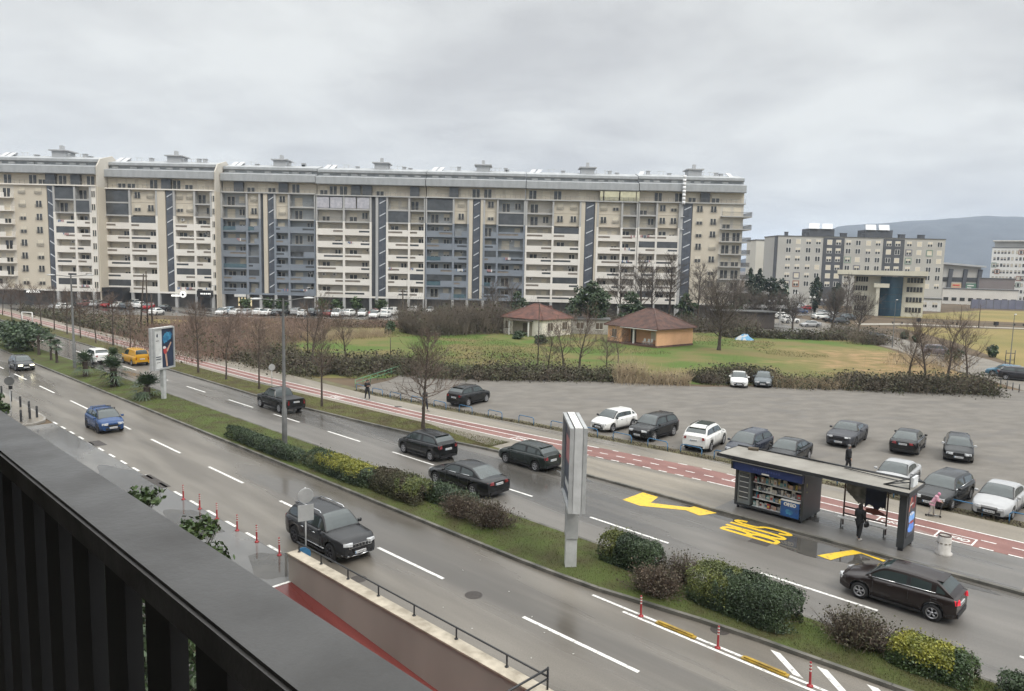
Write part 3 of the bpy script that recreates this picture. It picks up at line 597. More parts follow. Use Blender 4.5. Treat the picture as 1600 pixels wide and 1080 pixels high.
def section(label, Y, pxs, py, cols, style, gable=None, left_gable=None):
    """one stairwell section of the long block; cols = (kind, px0, px1) from left to right, measured on the photograph's façade"""
    x0 = AT(pxs[0], py, Y).x; x1 = AT(pxs[1], py, Y).x; zt = AT((pxs[0]+pxs[1])/2, py, Y).z
    zb = zt-8*ST; D_ = 13.0
    t = thing('apartment_block', label, 'apartment block', ((x0+x1)/2, Y, 0), 0, 'joined sections of the long apartment block')
    ox = (x0+x1)/2
    X = lambda px: AT(px, py, Y).x-ox
    l, r_ = x0-ox, x1-ox
    fr = {'white': M_WHITEB, 'blue': M_BLUEB}[style]; bk = {'white': M_CREAMD, 'blue': M_BLUEBK}[style]
    # core volume behind the balconies
    mb = MB(); mb.bx(l, r_, 1.55, D_, 3.3, zt); mb.build('wall', bk if style == 'blue' else M_CREAMD, t)
    # ground floor: shop fronts set back behind columns
    mb = MB(); mb.bx(l, r_, 2.2, D_-.1, -.3, 3.3); mb.build('shop_front', M_SHOP, t)
    mb = MB(); mb.bx(l, r_, -.02, 2.2, zb-.35, zb+.05); mb.build('arcade_slab', fr, t)
    # penthouse storey behind a terrace, and the sheet-metal roof
    mb = MB(); mb.bx(l, r_, 0-.25, D_, zt, zt+.28); mb.build('terrace_slab', M_GREYB if py > 300 else M_WHITEB, t)
    mb = MB(); mb.bx(l+.02, r_-.02, 1.3, D_-.2, zt+.28, zt+2.95); mb.build('penthouse_wall', M_CREAM, t)
    mb = MB()
    n_ = int((r_-l)/1.15)
    for i in range(n_+1):
        x = l+.05+(r_-l-.1)*i/n_; mb.bx(x-.02, x+.02, -.17, -.13, zt+.28, zt+1.12)
    for z in (.5, .8, 1.1): mb.bx(l+.03, r_-.03, -.175, -.125, zt+z, zt+z+.04)
    mb.build('terrace_railing', M_RAILG, t)
    x = l+1.6; k = 0
    while x < r_-1.6:
        kd = rb.random()
        if kd < .62:
            o = put('window', DM[rk()], t, (x, 1.28, zt+.35))
        elif kd < .8:
            mb = MB(); mb.bx(x-1.1, x+1.1, .5, 1.28, zt+.3, zt+2.6); mb.build('glazed_porch', M_DGLZ, t)
        x += rb.uniform(2.2, 3.3)
    mb = MB(); a = -.2
    P = [(a, zt+2.75), (a, zt+4.45), (2.3, zt+5.0), (2.3, zt+5.65), (1.8, zt+5.65), (1.8, zt+6.35), (D_*.55, zt+7.5), (D_-1.5, zt+5.6), (D_, zt+4.2), (D_, zt+2.75)]
    vs = [(l, y, z) for y, z in P]+[(r_, y, z) for y, z in P]; n = len(P)
    mb.add(vs, [(i, n+i, n+(i+1) % n, (i+1) % n) for i in range(n)]); mb.add(vs, [tuple(range(n)), tuple(range(2*n-1, n-1, -1))])
    mb.f = [list(reversed(f)) for f in mb.f]; mb.build('roof', M_ROOFM, t)
    mb = MB(); mb.bx(l, r_, a-.06, a, zt+2.7, zt+2.85); mb.bx(l, r_, 1.72, 1.8, zt+5.55, zt+5.75); mb.build('gutter', M_GREYMET, t)
    x = l+2
    while x < r_-2:
        mb = MB(); mb.bx(x-.75, x+.75, 2.05, 2.28, zt+5.04, zt+5.5); mb.build('skylight', pm('bright_skylight', (.62, .62, .6), (.45, .46, .46), .5, .3), t); x += rb.choice([2.4, 3.1, 4.3])
    # lift house, vents and solar collectors on the roof
    xm = l+(r_-l)*.56
    mb = MB(); mb.bx(xm-1.6, xm+1.6, 5, 9, zt+6, zt+8.5); mb.bx(xm-2.1, xm+2.1, 4.5, 9.5, zt+8.5, zt+8.75); mb.bx(xm-.35, xm+.35, 6, 7, zt+8.75, zt+9.9); mb.build('lift_house', M_ROOFL, t)
    for x in (l+3, xm-6, xm+5.5, r_-4.5):
        mb = MB(); h_ = rb.uniform(.5, 1.1); mb.bx(x-.4, x+.4, 6, 6.9, zt+6.1, zt+7.0+h_); mb.bx(x-.52, x+.52, 5.9, 7, zt+7.0+h_, zt+7.12+h_); mb.build('chimney', M_ROOFL, t)
    for x in (l+5.5, r_-7.5, xm+1):
        mb = MB(); 
        for dx in (0, 1.1): mb.tube((x+dx, 5.6, zt+6.7), (x+dx, 5.6, zt+8.0), .05, n=5)
        mb.tube((x-.4, 5.6, zt+8.0), (x+1.5, 5.6, zt+8.0), .05, n=5); mb.build('aerial_frame', M_GALV, t)
    for x, s_ in ((l+1.0, 1), (l+2.5, 1)) if gable != 'end' else ((l+.6, 1), (r_-2.2, -1)):
        mb = MB(); c_ = Vector((x, 4.3, zt+6.5))
        vs = [c_+Vector((-.55-s_*.9, -1.6, -1.1)), c_+Vector((.55-s_*.9, -1.6, -1.1)), c_+Vector((.55+s_*.9, 1.5, 1.5)), c_+Vector((-.55+s_*.9, 1.5, 1.5))]
        vs += [v+Vector((0, .12, -.12)) for v in vs]
        mb.add(vs, [(0, 1, 2, 3), (7, 6, 5, 4), (0, 4, 5, 1), (1, 5, 6, 2), (2, 6, 7, 3), (3, 7, 4, 0)]); mb.build('roof_stair_hood', M_SOLAR, t)
    # ---- façade columns
    wn = dict(n=0)
    def wnd(me, x, y, z):
        if wn['n'] < 95: put('window', me, t, (x, y, z)); wn['n'] += 1
    for kind, p0, p1 in cols:
        a, b = X(p0), X(p1); w_ = b-a
        if kind == 'plain':
            mb = MB(); mb.bx(a, b, .02, 1.55, zb+.05, zt-.01); mb.build('cream_pier', M_CREAM, t)
        elif kind == 'dpier':
            mb = MB(); mb.bx(a, b, .5, 1.55, zb+.05, zt-.01); mb.build('dark_pier', M_DOORDK, t)
        elif kind == 'gpier':
            mb = MB(); mb.bx(a, b, -.1, 1.55, zb-3.3, zt-.01); mb.build('pier', M_GREYB, t)
        elif kind == 'stair':
            mb = MB(); mb.bx(a, b, .35, 1.55, zb+.05, zt-.01, 0)
            for k in range(16): mb.bx(a, b, .32, .35, zb+.05+k*ST/2, zb+.12+k*ST/2, 1)
            nv = max(2, int(w_/1.1))
            for k in range(1, nv): mb.bx(a+w_*k/nv-.04, a+w_*k/nv+.04, .31, .35, zb+.05, zt-.05, 1)
            mb.build('stairwell_glazing', [M_STAIRG, M_DOORDK], t)
            for k in range(8):
                mb = MB(); dr = -1 if left_gable else 1
                z = zb+(k+.62)*ST; c = Vector(((a+b)/2, .26, z))
                dx, dz = w_*.36, .38*dr
                mb.add([c+Vector((-dx, 0, -dz-.13)), c+Vector((dx, 0, dz-.13)), c+Vector((dx, 0, dz+.13)), c+Vector((-dx, 0, -dz+.13)), c+Vector((-dx, .08, -dz-.13)), c+Vector((dx, .08, dz-.13)), c+Vector((dx, .08, dz+.13)), c+Vector((-dx, .08, -dz+.13))],
                       [(0, 1, 2, 3), (3, 2, 6, 7), (0, 4, 5, 1), (0, 3, 7, 4), (1, 5, 6, 2)]); mb.build('stair_flight', M_TICK, t)
        elif kind == 'wall':
            mb = MB(); mb.bx(a, b, .25, 1.55, zb+.05, zt-.01); mb.build('cream_wall', M_CREAM, t)
            nc = max(1, int(w_/3.0))
            for k in range(8):
                for c in range(nc):
                    wnd(WM[(rk(), 1)], a+w_*(c+.5)/nc, .25, zb+k*ST+.95)
        elif kind in ('lbal', 'rbal'):
            mb = MB(); mb.bx(a, b, .25, 1.55, zb+.05, zt-.01); mb.build('cream_wall', M_CREAMD, t)
            for k in range(8):
                z = zb+k*ST; ex = 1.7
                aa, bb = (a, b+ex) if kind == 'rbal' else (a-ex, b)
                mb = MB(); mb.bx(aa, bb, -1.15, .25, z-.1, z+.12, 0)
                if kind == 'rbal': mb.bx(b+.02, bb, .25, 7, z-.1, z+.12, 0)
                if kind == 'lbal': mb.bx(aa+.02, bb-1.5 if k < 9 else bb, -1.13, -1.0, z+.12, z+1.1, 0); mb.bx(bb-.1, bb, -1.0, .25, z+.12, z+1.1, 0)
                else:
                    mb.bx(aa, bb, -1.14, -1.10, z+1.05, z+1.12, 1); mb.bx(bb-.04, bb, -1.1, 6.9, z+1.05, z+1.12, 1)
                    for q in range(int((bb-aa)/.22)): mb.bx(aa+q*.22, aa+q*.22+.05, -1.13, -1.10, z+.12, z+1.05, 1)
                    for q in range(34): mb.bx(bb-.04, bb, -1.1+q*.24, -1.05+q*.24, z+.12, z+1.05, 1)
                mb.build('balcony', [M_WHITEB if kind == 'lbal' else M_GREYB, M_RAILG], t)
                for c in range(2): wnd(DM[rk()], a+w_*(.27+.46*c), .25, z+.14)
        elif kind == 'side':
            mb = MB(); mb.bx(a, b, .05, 1.55, zb+.05, zt-.01); mb.build('side_pier', fr, t)
            for k in range(8): wnd(PW['open'], (a+b)/2, .05, zb+k*ST+.5)
        elif kind in ('bay', 'baywin'):
            for k in range(8):
                z = zb+k*ST; top = k >= 6
                fm = M_GREYB if top else fr
                if top and kind == 'baywin':
                    mb = MB(); mb.bx(a, b, .6, 1.55, z+.05, z+ST); mb.build('cream_wall', M_CREAM, t)
                    nc = 2 if w_ > 4 else 1
                    for c in range(nc): wnd(WM[(rk(), 1)], a+w_*(c+.5)/nc, .6, z+.95)
                    continue
                mb = MB(); mb.bx(a, b, 0, 1.55, z-.28 if k else z+.05, z+.05 if k else z+.1, 0)
                glz = rb.random()
                if top:
                    if rb.random() < (.45 if py < 295 else .2):
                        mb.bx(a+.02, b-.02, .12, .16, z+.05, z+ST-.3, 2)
                    else:
                        for zz in (.35, .65, .95): mb.bx(a, b, .02, .05, z+zz, z+zz+.045, 3)
                        for q in range(int(w_/.3)): mb.bx(a+q*.3, a+q*.3+.04, .02, .05, z+.05, z+.95, 3)
                    mb.build('loggia', [fm, M_SLOT, M_DGLZ, M_RAILG], t)
                else:
                    hh = 1.22
                    if style == 'blue' and rb.random() < .45:
                        mt = 4 if rb.random() < .55 else 3
                        if mt == 4: mb.bx(a+.02, b-.02, .03, .08, z+.1, z+1.05, 4)
                        else:
                            for zz in (.35, .65, 1.0): mb.bx(a, b, .02, .05, z+zz, z+zz+.05, 3)
                            for q in range(int(w_/.3)): mb.bx(a+q*.3, a+q*.3+.04, .02, .05, z+.05, z+1.0, 3)
                        if rb.random() < .5: mb.bx(a+w_*.55, b, -.03, .12, z-.2, z+hh, 0)
                    else:
                        sl = rb.uniform(.32, .85)*w_; left = rb.random() < .5
                        sa, sb_ = (a+.12, a+.12+sl*.9) if left else (b-.12-sl*.9, b-.12)
                        mb.bx(a, b, 0, .12, z+.05, z+.42, 0); mb.bx(a, b, 0, .12, z+.86, z+hh, 0)
                        if sa > a+.01: mb.bx(a, sa, 0, .12, z+.42, z+.86, 0)
                        if sb_ < b-.01: mb.bx(sb_, b, 0, .12, z+.42, z+.86, 0)
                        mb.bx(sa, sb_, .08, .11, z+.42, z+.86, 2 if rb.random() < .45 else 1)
                    if glz < .08: mb.bx(a+.02, b-.02, .05, .09, z+hh, z+ST-.3, 2)
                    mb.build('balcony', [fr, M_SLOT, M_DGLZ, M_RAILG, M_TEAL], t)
                    if glz < .08: continue
                if rb.random() < .92: wnd(DM[rk()], a+w_*.30, 1.55, z+.1)
                if w_ > 3.6 and rb.random() < .9: wnd(WM[(rk(), 0)], a+w_*.74, 1.55, z+.7)
    # outdoor units and washing on some balconies
    bays = [(X(p0), X(p1)) for k_, p0, p1 in cols if k_ in ('bay', 'baywin')]
    for q in range(7):
        a, b = rb.choice(bays); k = rb.randrange(0, 6); x = rb.uniform(a+.5, b-.5); z = zb+k*ST
        if q < 4:
            mb = MB(); mb.bx(x-.42, x+.42, 1.2, 1.53, z+1.9, z+2.5, 0); mb.lathe([(0, 1.19), (.22, 1.19), (.22, 1.2)], 10, (x-.08, 0, z+2.2), 1, False, 'Y'); mb.build('air_conditioner', [M_WHITEP, M_GREYMET], t)
        else:
            mb = MB(); n_ = rb.randint(3, 6)
            for j in range(n_): mb.bx(x-.9+j*.34, x-.9+j*.34+.26, -.06, -.045, z+.55+rb.uniform(0, .3), z+1.2, rb.randrange(3))
            mb.build('washing', [M_WHITEP, pm('blue_cloth', (.12, .18, .30)), pm('rose_cloth', (.42, .22, .22))], t)
    # verticals of the frame between the bays
    ed = sorted(set([p for k_, p0, p1 in cols if k_ in ('bay', 'baywin') for p in (p0, p1)]))
    used = []
    for p in ed:
        if any(abs(p-q) < 3.2 for q in used): continue
        used.append(p)
        nb = [q for q in ed if abs(q-p) < 3.2]; c = sum(X(q) for q in nb)/len(nb)
        mb = MB(); mb.bx(c-.24, c+.24, -.07, 1.55, zb-.35, zb+6*ST, 0); mb.bx(c-.22, c+.22, -.06, 1.55, zb+6*ST, zt-.01, 1); mb.build('frame_post', [fr, M_GREYB], t)
        mb = MB(); mb.bx(c-.3, c+.3, -.06, .6, -.3, zb-.35); mb.build('arcade_column', M_GREYB, t)
    if gable == 'right':
        mb = MB(); mb.bx(r_-.02+.04, r_+.28, .3, D_+.0, -.3, zt+.02); mb.build('end_wall', M_CREAM, t)
        mb = MB(); P = [(.3, zt+.02), (.3, zt+4.6), (2.0, zt+6.5), (D_*.55, zt+7.8), (D_-1, zt+5.8), (D_, zt+.02)]
        vs = [(r_+.02, y, z) for y, z in P]+[(r_+.28, y, z) for y, z in P]; n = len(P)
        mb.add(vs, [tuple(range(n)), tuple(range(2*n-1, n-1, -1))]+[(i, n+i, n+(i+1) % n, (i+1) % n) for i in range(n)]); mb.build('gable', M_CREAMD, t)
    return t, X, zb, zt, ox
SEC = []
SEC.append(section('cream end section of the long apartment block, leftmost, cut by the photo edge', 172, (-24, 149), 289.5, [('lbal', -22, 20), ('wall', 20, 71), ('stair', 71.5, 82), ('bay', 83, 115), ('bay', 116, 140), ('side', 141, 148.5)], 'white', 'right', True))
SEC.append(section('white section of the long apartment block with dark glazed top corner, second from the left', 175.5, (160.5, 334), 297, [('bay', 161, 201), ('baywin', 202, 243.5), ('plain', 244, 257), ('stair', 257.5, 269.5), ('baywin', 271, 302.5), ('bay', 303.5, 329), ('side', 329.5, 334)], 'white', 'right'))
SEC.append(section('grey blue section of the long apartment block between two white ones, on the left', 178.5, (345, 492.5), 302.5, [('bay', 345.5, 384.5), ('baywin', 385.5, 405), ('dpier', 406, 411), ('plain', 411, 417), ('stair', 417.5, 428), ('baywin', 429, 450.5), ('bay', 451.5, 492)], 'blue'))
SEC.append(section('white section of the long apartment block with bright glazed loggias under its roof', 178.5, (493.5, 664.5), 307.5, [('bay', 494, 536.5), ('bay', 537.5, 579), ('dpier', 579.5, 587), ('gpier', 587, 591), ('stair', 591, 604), ('bay', 605, 639), ('bay', 640, 664)], 'white'))
SEC.append(section('grey blue section of the long apartment block behind the white bungalow', 178.5, (665.5, 821), 311, [('bay', 666, 708.5), ('baywin', 709.5, 732), ('plain', 732.5, 739), ('stair', 739.5, 751), ('plain', 751.5, 756), ('baywin', 757, 777.5), ('bay', 778.5, 820.5)], 'blue'))
SEC.append(section('white section of the long apartment block behind the tall evergreen, second from the right', 178.5, (822, 997.5), 315, [('bay', 823, 864.5), ('baywin', 865.5, 907.5), ('plain', 908, 915), ('stair', 915.5, 930), ('plain', 930.5, 934), ('baywin', 935, 972.5), ('bay', 973.5, 997)], 'white'))
SEC.append(section('cream end section of the long apartment block with wrap-round balconies, rightmost', 178.5, (998.5, 1165), 318, [('bay', 999, 1027), ('baywin', 1028, 1063), ('gpier', 1063.5, 1068), ('stair', 1068.5, 1083), ('wall', 1083.5, 1127), ('rbal', 1127, 1163)], 'white', 'end'))
# details that single the sections out
t, X, zb, zt, ox = SEC[3]
for a, b in ((495, 514), (516, 534.5), (538.5, 556), (558, 577)):
    mb = MB(); mb.bx(X(a), X(b), -.02, .1, zb+7*ST+.15, zt-.25); mb.build('bright_glazing', M_PALEG, t)
t, X, zb, zt, ox = SEC[5]
for a, b in ((937.5, 942), (944, 967), (969, 993), (994.5, 999)):
    mb = MB(); mb.bx(X(a), X(b), -.1, .3, zt+.35, zt+2.6); mb.build('glazed_terrace', M_YELG, t)
t, X, zb, zt, ox = SEC[6]
mb = MB()
for k in range(8): mb.tube((X(1067.2), -.6, zt-.3+k*.86), (X(1067.2), -.6, zt+.48+k*.86), .40, n=12)
for zz in (zt-.2, zt-3.2, zt-6.2): mb.bx(X(1065), X(1069.4), -.6, -.1, zz-.05, zz+.05)
mb.build('bright_flue', pm('polished_flue', (.80, .81, .82), None, 3, .35), t)
# shop signs at street level of the block
M_SIGNW = pm('lit_sign_letters', (.9, .9, .86), None, 2, .5, emit=.8)
t, X, zb, zt, ox = SEC[0]
mb = MB(); mb.bx(X(30), X(62), -.35, -.1, zb-.95, zb-.30); mb.build('sign_board', M_BLACK, t)
me = text_mesh('APOTEKA', .72, 'sign_letters', M_SIGNW, .02, .02)
o = put('sign_letters', me, t, (X(45), -.39, zb-.63)); o.rotation_euler = (R(90), 0, 0)
t, X, zb, zt, ox = SEC[1]
mb = MB(); mb.bx(X(168), X(197), -3.5, 2.1, -.3, 3.6); mb.bx(X(167), X(198), -3.8, 2.1, 3.6, 4.5); mb.build('dark_cafe_front', M_BLACK, t)
mb = MB(); mb.bx(X(308), X(330), -1.6, 2.1, 2.7, 4.2); mb.build('dark_awning', M_BLACK, t)
for k in range(6):
    mb = MB(); mb.bx(X(314)+k*.42, X(314)+k*.42+.26, -1.66, -1.61, 3.3, 3.62); mb.build('awning_letter', M_SIGNW, t)
mb = MB(); mb.lathe([(0, -.1), (.75, -.1), (.75, .1), (0, .1)], 20, (X(283), -.5, 3.1), axis='Y'); mb.build('round_sign', M_SIGNW, t)
mb = MB(); mb.lathe([(0, -.13), (.3, -.13), (.3, -.1)], 14, (X(283), -.5, 3.1), axis='Y'); mb.build('round_sign_dot', M_BLACK, t)
mb = MB(); mb.bx(X(264), X(278), -.4, -.1, 2.6, 3.0); mb.build('sign_board', M_SIGNW, t)
t, X, zb, zt, ox = SEC[2]
mb = MB(); mb.bx(X(364), X(382), -.4, -.1, 2.7, 3.3); mb.build('sign_board', M_WHITEP, t)
mb = MB()
for k in range(5): mb.bx(X(364)+k*.75, X(364)+k*.75+.3, 2.1, 2.2, .3, 2.4)
mb.build('lit_shop_window', pm('warm_lit_window', (.9, .75, .45), None, 2, .5, emit=.7), t)

def facing(t):
    az = math.atan2(t.location.x, t.location.y); t.rotation_euler.z = -az; t.scale.x = math.cos(az)
# ---- grey slab block on the right
def grid_block(name, label, Y, px0, px1, py_top, zbot, D_, wall, rows, cols, rowpx, dark, wmesh, extra=None):
    x0 = AT(px0, py_top, Y).x; x1 = AT(px1, py_top, Y).x; pm_ = (px0+px1)/2; zt = AT(pm_, py_top, Y).z; ox = (x0+x1)/2
    t = thing(name, label, 'apartment block', (ox, Y, 0))
    X = lambda px: AT(px, py_top, Y).x-ox
    mb = MB(); mb.bx(x0-ox, x1-ox, 0, D_, -.3, zt); mb.build('wall', wall, t)
    mb = MB(); mb.bx(x0-ox-.15, x1-ox+.15, -.15, D_+.15, zt, zt+.3); mb.build('roof', M_GREYMET, t)
    for a, b in dark:
        mb = MB(); mb.bx(X(a), X(b), -.12, 0, -.3, zt-.2); mb.build('dark_panel', M_DOORDK, t)
    rs = rowpx*Y/F
    n = 0
    for i in range(rows):
        for c in cols:
            if n >= 98: break
            isd = any(a < c < b for a, b in dark)
            o = put('window', wmesh[rb.choice(['half', 'shut', 'half', 'open'])], t, (X(c), -.14 if isd else -.02, zt-1.6-rs*i-1.0)); n += 1
            if rb.random() < .13 and not isd:
                mb = MB(); w_, h_ = 2.3, 2.2; z = zt-2.9-rs*i
                for q in ((-w_/2, -w_/2+.3, z, z+h_), (w_/2-.3, w_/2, z, z+h_), (-w_/2+.3, w_/2-.3, z, z+.3), (-w_/2+.3, w_/2-.3, z+h_-.3, z+h_)): mb.bx(X(c)+q[0], X(c)+q[1], -.12, -.02, q[2], q[3])
                mb.build('coloured_surround', rb.choice([pm('rust_surround', (.36, .18, .12), None, 2, .7), pm('green_surround', (.25, .33, .27), None, 2, .7), pm('grey_surround', (.2, .2, .22), None, 2, .7)]), t)
    return t, X, zt
M_GREYR = pm('warm_grey_render', (.46, .45, .42), (.40, .39, .365), .08, .85, .1)
BW = {k: win_mesh(k, 1.75, 1.75, M_WHITEP) for k in ('open', 'half', 'shut')}
cx_ = [1200+x/3.6 for x in (118, 172, 230, 285, 348, 398, 455, 510, 568, 622, 682, 732, 798, 855, 915, 970)]
t, X, zt = grid_block('slab_block', 'warm grey slab block with two dark vertical stripes and dark roof huts', 258, 1216, 1478, 372, 0, 14, M_GREYR, 7, cx_, 12.9, [(1287, 1320), (1381, 1414)], BW)
mb = MB(); mb.bx(X(1216)-.9, X(1216)-.02, .1, .9, -.3, zt-.1); mb.build('dark_corner', M_DOORDK, t)
for a, b in ((1268, 1309), (1358, 1401)):
    mb = MB(); mb.bx(X(a), X(b), 3, 9, zt+.3, zt+3.0); mb.build('roof_hut', M_DOORDK, t)
    for k in range(2):
        c_ = Vector((X(a+6+k*21), 4, zt+3.0)); mb = MB(); vs = [c_+Vector(q) for q in ((-1.5, -1.5, 0), (2.2, -1.5, 0), (3.4, 1.5, 2.0), (-.3, 1.5, 2.0))]
        vs += [v+Vector((0, .15, -.15)) for v in vs]; mb.add(vs, [(0, 1, 2, 3), (7, 6, 5, 4), (0, 4, 5, 1), (1, 5, 6, 2), (2, 6, 7, 3), (3, 7, 4, 0)]); mb.build('solar_collector', M_SOLAR, t)
        mb = MB(); mb.tube(c_+Vector((1.5, 1.5, 0)), c_+Vector((1.5, 1.5, 1.7)), .08, n=5); mb.build('collector_leg', M_GALV, t)
for c in (1234, 1265, 1322, 1327, 1353, 1414, 1419, 1445, 1450):
    mb = MB(); mb.bx(X(c)-.5, X(c)+.5, 3, 4, zt+.3, zt+1.5); mb.bx(X(c)-.6, X(c)+.6, 2.9, 4.1, zt+1.5, zt+1.7); mb.build('chimney', M_DOORDK, t)
# pale gable standing left of it
t = thing('pale_block', 'pale plain block seen behind the pair of cypresses', 'building', (AT(1196, 400, 300).x, 300, 0)); p = AT(1196, 376, 300)
mb = MB(); mb.bx(-4, 7, 0, 12, -.3, p.z); mb.build('wall', pm('pale_render', (.62, .60, .54), (.56, .54, .48), .1, .85), t); mb = MB(); mb.bx(-4.2, 7.2, -.2, 12.2, p.z, p.z+.4); mb.build('roof', M_GREYMET, t)
mb = MB(); mb.bx(-3.4, 5.4, -.05, -.0, 8, 8.4); mb.build('string_course', M_GREYMET, t)
# ---- office pavilion with blue glass
Y = 206.0; xa = AT(1308, 425, Y).x; xb = AT(1448, 425, Y).x; oc = (xa+xb)/2; ztop = AT(1380, 423, Y).z; zun = AT(1380, 430, Y).z
t = thing('office_building', 'cream office building with blue glass front under a wide flat roof', 'office building', (oc, Y, 0))
X = lambda px: AT(px, 440, Y).x-oc
M_CRO = pm('office_cream', (.66, .63, .52), (.58, .55, .45), .2, .8)
mb = MB(); mb.bx(xa-oc, xb-oc, -3.5, 14, zun, ztop); mb.build('roof_slab', M_CRO, t)
mb = MB(); mb.bx(xa-oc+.2, xb-oc-.2, -3.4, 13.8, zun-.35, zun); mb.build('roof_soffit', M_GREYMET, t)
mb = MB(); mb.bx(X(1334), X(1376), 0, 12, -.3, zun-.35); mb.build('left_wing', M_CRO, t)
mb = MB(); mb.bx(X(1411), X(1444), 0, 12, -.3, zun-.35); mb.build('right_wing', M_CRO, t)
mb = MB(); xg0, xg1 = X(1376)+.02, X(1411)-.02
n = 10
for i in range(n):
    t0 = i/n; t1 = (i+1)/n; f_ = lambda q: -.6-1.5*math.sin(q*math.pi)
    mb.add([(xg0+(xg1-xg0)*t0, f_(t0), 0), (xg0+(xg1-xg0)*t1, f_(t1), 0), (xg0+(xg1-xg0)*t1, f_(t1), zun-.4), (xg0+(xg1-xg0)*t0, f_(t0), zun-.4)], [(0, 1, 2, 3)], 0, False)
mb.bx(xg0, xg1, -.5, 0, 0, zun-.4); mb.build('curved_glass', pm('blue_office_glass', (.025, .055, .085), (.04, .085, .12), .35, .15, spec=.35), t)
for z in (2, 4, 6, 8):
    mb = MB()
    for i in range(n):
        t0 = i/n; t1 = (i+1)/n; mb.tube((xg0+(xg1-xg0)*t0, f_(t0)-.03, z), (xg0+(xg1-xg0)*t1, f_(t1)-.03, z), .05, n=4)
    mb.build('glazing_bar', M_DKMET, t)
mb = MB(); mb.bx(X(1370), X(1375.6), -3.1, -2.4, -.3, zun-3.4); mb.build('front_column', M_CRO, t)
mb = MB(); mb.bx(X(1366), X(1390), -3.3, 0, zun-3.4, zun-2.3); mb.build('canopy_beam', M_CRO, t)
for k, z in enumerate((1.2, 4.0, 6.8, 9.3)):
    for a, b in ((1417, 1441), (1337, 1356)):
        mb = MB(); mb.bx(X(a), X(b), -.12, -.0, z, z+1.35, 0)
        for q in range(1, 5): mb.bx(X(a)+(X(b)-X(a))*q/5-.06, X(a)+(X(b)-X(a))*q/5+.06, -.16, -.12, z, z+1.35, 1)
        mb.build('window_band', [M_PANE, M_CRO], t)
facing(t)
# ---- small white pavilion, store, billboard wall, white block farther right
def simple(name, label, cat, Y, px0, px1, pyt, D_, mat, roofm=None):
    a = AT(px0, pyt, Y); b = AT(px1, pyt, Y); t = thing(name, label, cat, ((a.x+b.x)/2, Y, 0)); w_ = b.x-a.x; zt = (a.z+b.z)/2
    mb = MB(); mb.bx(-w_/2, w_/2, 0, D_, -.3, zt); mb.build('wall', mat, t)
    mb = MB(); mb.bx(-w_/2-.2, w_/2+.2, -.2, D_+.2, zt, zt+.35); mb.build('roof', roofm or M_GREYMET, t)
    facing(t); return t, w_, zt
t, w_, zt = simple('white_annex', 'small white single-storey annex right of the office building', 'building', 235, 1440, 1471, 468, 8, M_WHITEP)
for x in (-2.2, 1.2):
    put('window', BW['half'], t, (x*1.0, -.02, zt-2.6))
Y = 330.0; a = AT(1474, 424, Y); b = AT(1531, 442, Y)
t = thing('retail_hall', 'grey retail hall with sloping roof, dark leaning fins and poster panels', 'store', (a.x, Y, 0)); w_ = b.x-a.x; h0 = a.z+2.0; h1 = AT(1531, 422, Y).z-.5
h0 = AT(1474, 413, Y).z; h1 = AT(1531, 418, Y).z
mb = MB(); vs = [(0, 0, -.3), (w_, 0, -.3), (w_, 0, h1), (0, 0, h0), (0, 30, -.3), (w_, 30, -.3), (w_, 30, h1), (0, 30, h0)]
mb.add(vs, [(0, 1, 2, 3), (5, 4, 7, 6), (1, 5, 6, 2), (4, 0, 3, 7), (3, 2, 6, 7)]); mb.build('wall', M_GREYR, t)
mb = MB(); vs = [(-2, -2, h0+.1), (w_+1, -2, h1-.1), (w_+1, -2, h1+.7), (-2, -2, h0+.9), (-2, 31, h0+.1), (w_+1, 31, h1-.1), (w_+1, 31, h1+.7), (-2, 31, h0+.9)]
mb.add(vs, [(0, 1, 2, 3), (5, 4, 7, 6), (1, 5, 6, 2), (4, 0, 3, 7), (3, 2, 6, 7), (0, 4, 5, 1)]); mb.build('roof', M_ROOFL, t)
for fx in (.17, .56, .95):
    mb = MB(); x = w_*fx; vs = [(x-1.1, -.7, 3), (x+.4, -.7, 3), (x+1.3, -.7, h1-1), (x-.4, -.7, h1-.9)]; vs += [(v[0], 0, v[2]) for v in vs]
    mb.add(vs, [(0, 1, 2, 3), (1, 5, 6, 2), (4, 0, 3, 7), (3, 2, 6, 7)]); mb.build('fin', M_DOORDK, t)
mb = MB(); mb.bx(0, w_, -.25, 0, h1-6.5, h1-4.6); mb.build('window_band', M_PANE, t)
for (f0, f1, mt, nm_) in ((.23, .5, pm('orange_poster', (.55, .42, .25), (.5, .4, .3), .4, .7), 'poster'), (.62, .9, pm('green_poster', (.10, .22, .15), (.07, .15, .11), .4, .6), 'poster')):
    mb = MB(); mb.bx(w_*f0, w_*f1, -.4, 0, 4.5, h1-7.2); o = mb.build(nm_, mt, t)
    if f0 < .3:
        for q in range(3):
            mb = MB(); mb.bx(w_*f0+.6+q*.2, w_*f1-.8+q*.2, -.46, -.4, h1-8.4-q*1.3, h1-7.8-q*1.3); mb.build('poster_letters', pm('red_letters', (.6, .06, .04), None, 2, .6), t)
    else:
        for q in range(2):
            mb = MB(); mb.bx(w_*f0+.6, w_*f1-1.2-q, -.46, -.4, h1-8.4-q*1.1, h1-7.9-q*1.1); mb.build('poster_letters', M_WHITEP, t)
t, w_, zt = simple('long_low_shed', 'long low white shed in front of the retail hall', 'shed', 290, 1472, 1590, 453, 10, M_WHITEB)
for k in range(9):
    mb = MB(); x = -w_/2+1.5+k*(w_-3)/8; mb.bx(x-1.0, x+1.0, -.1, 0, 1.3, 2.6); mb.build('window', M_PANE, t)
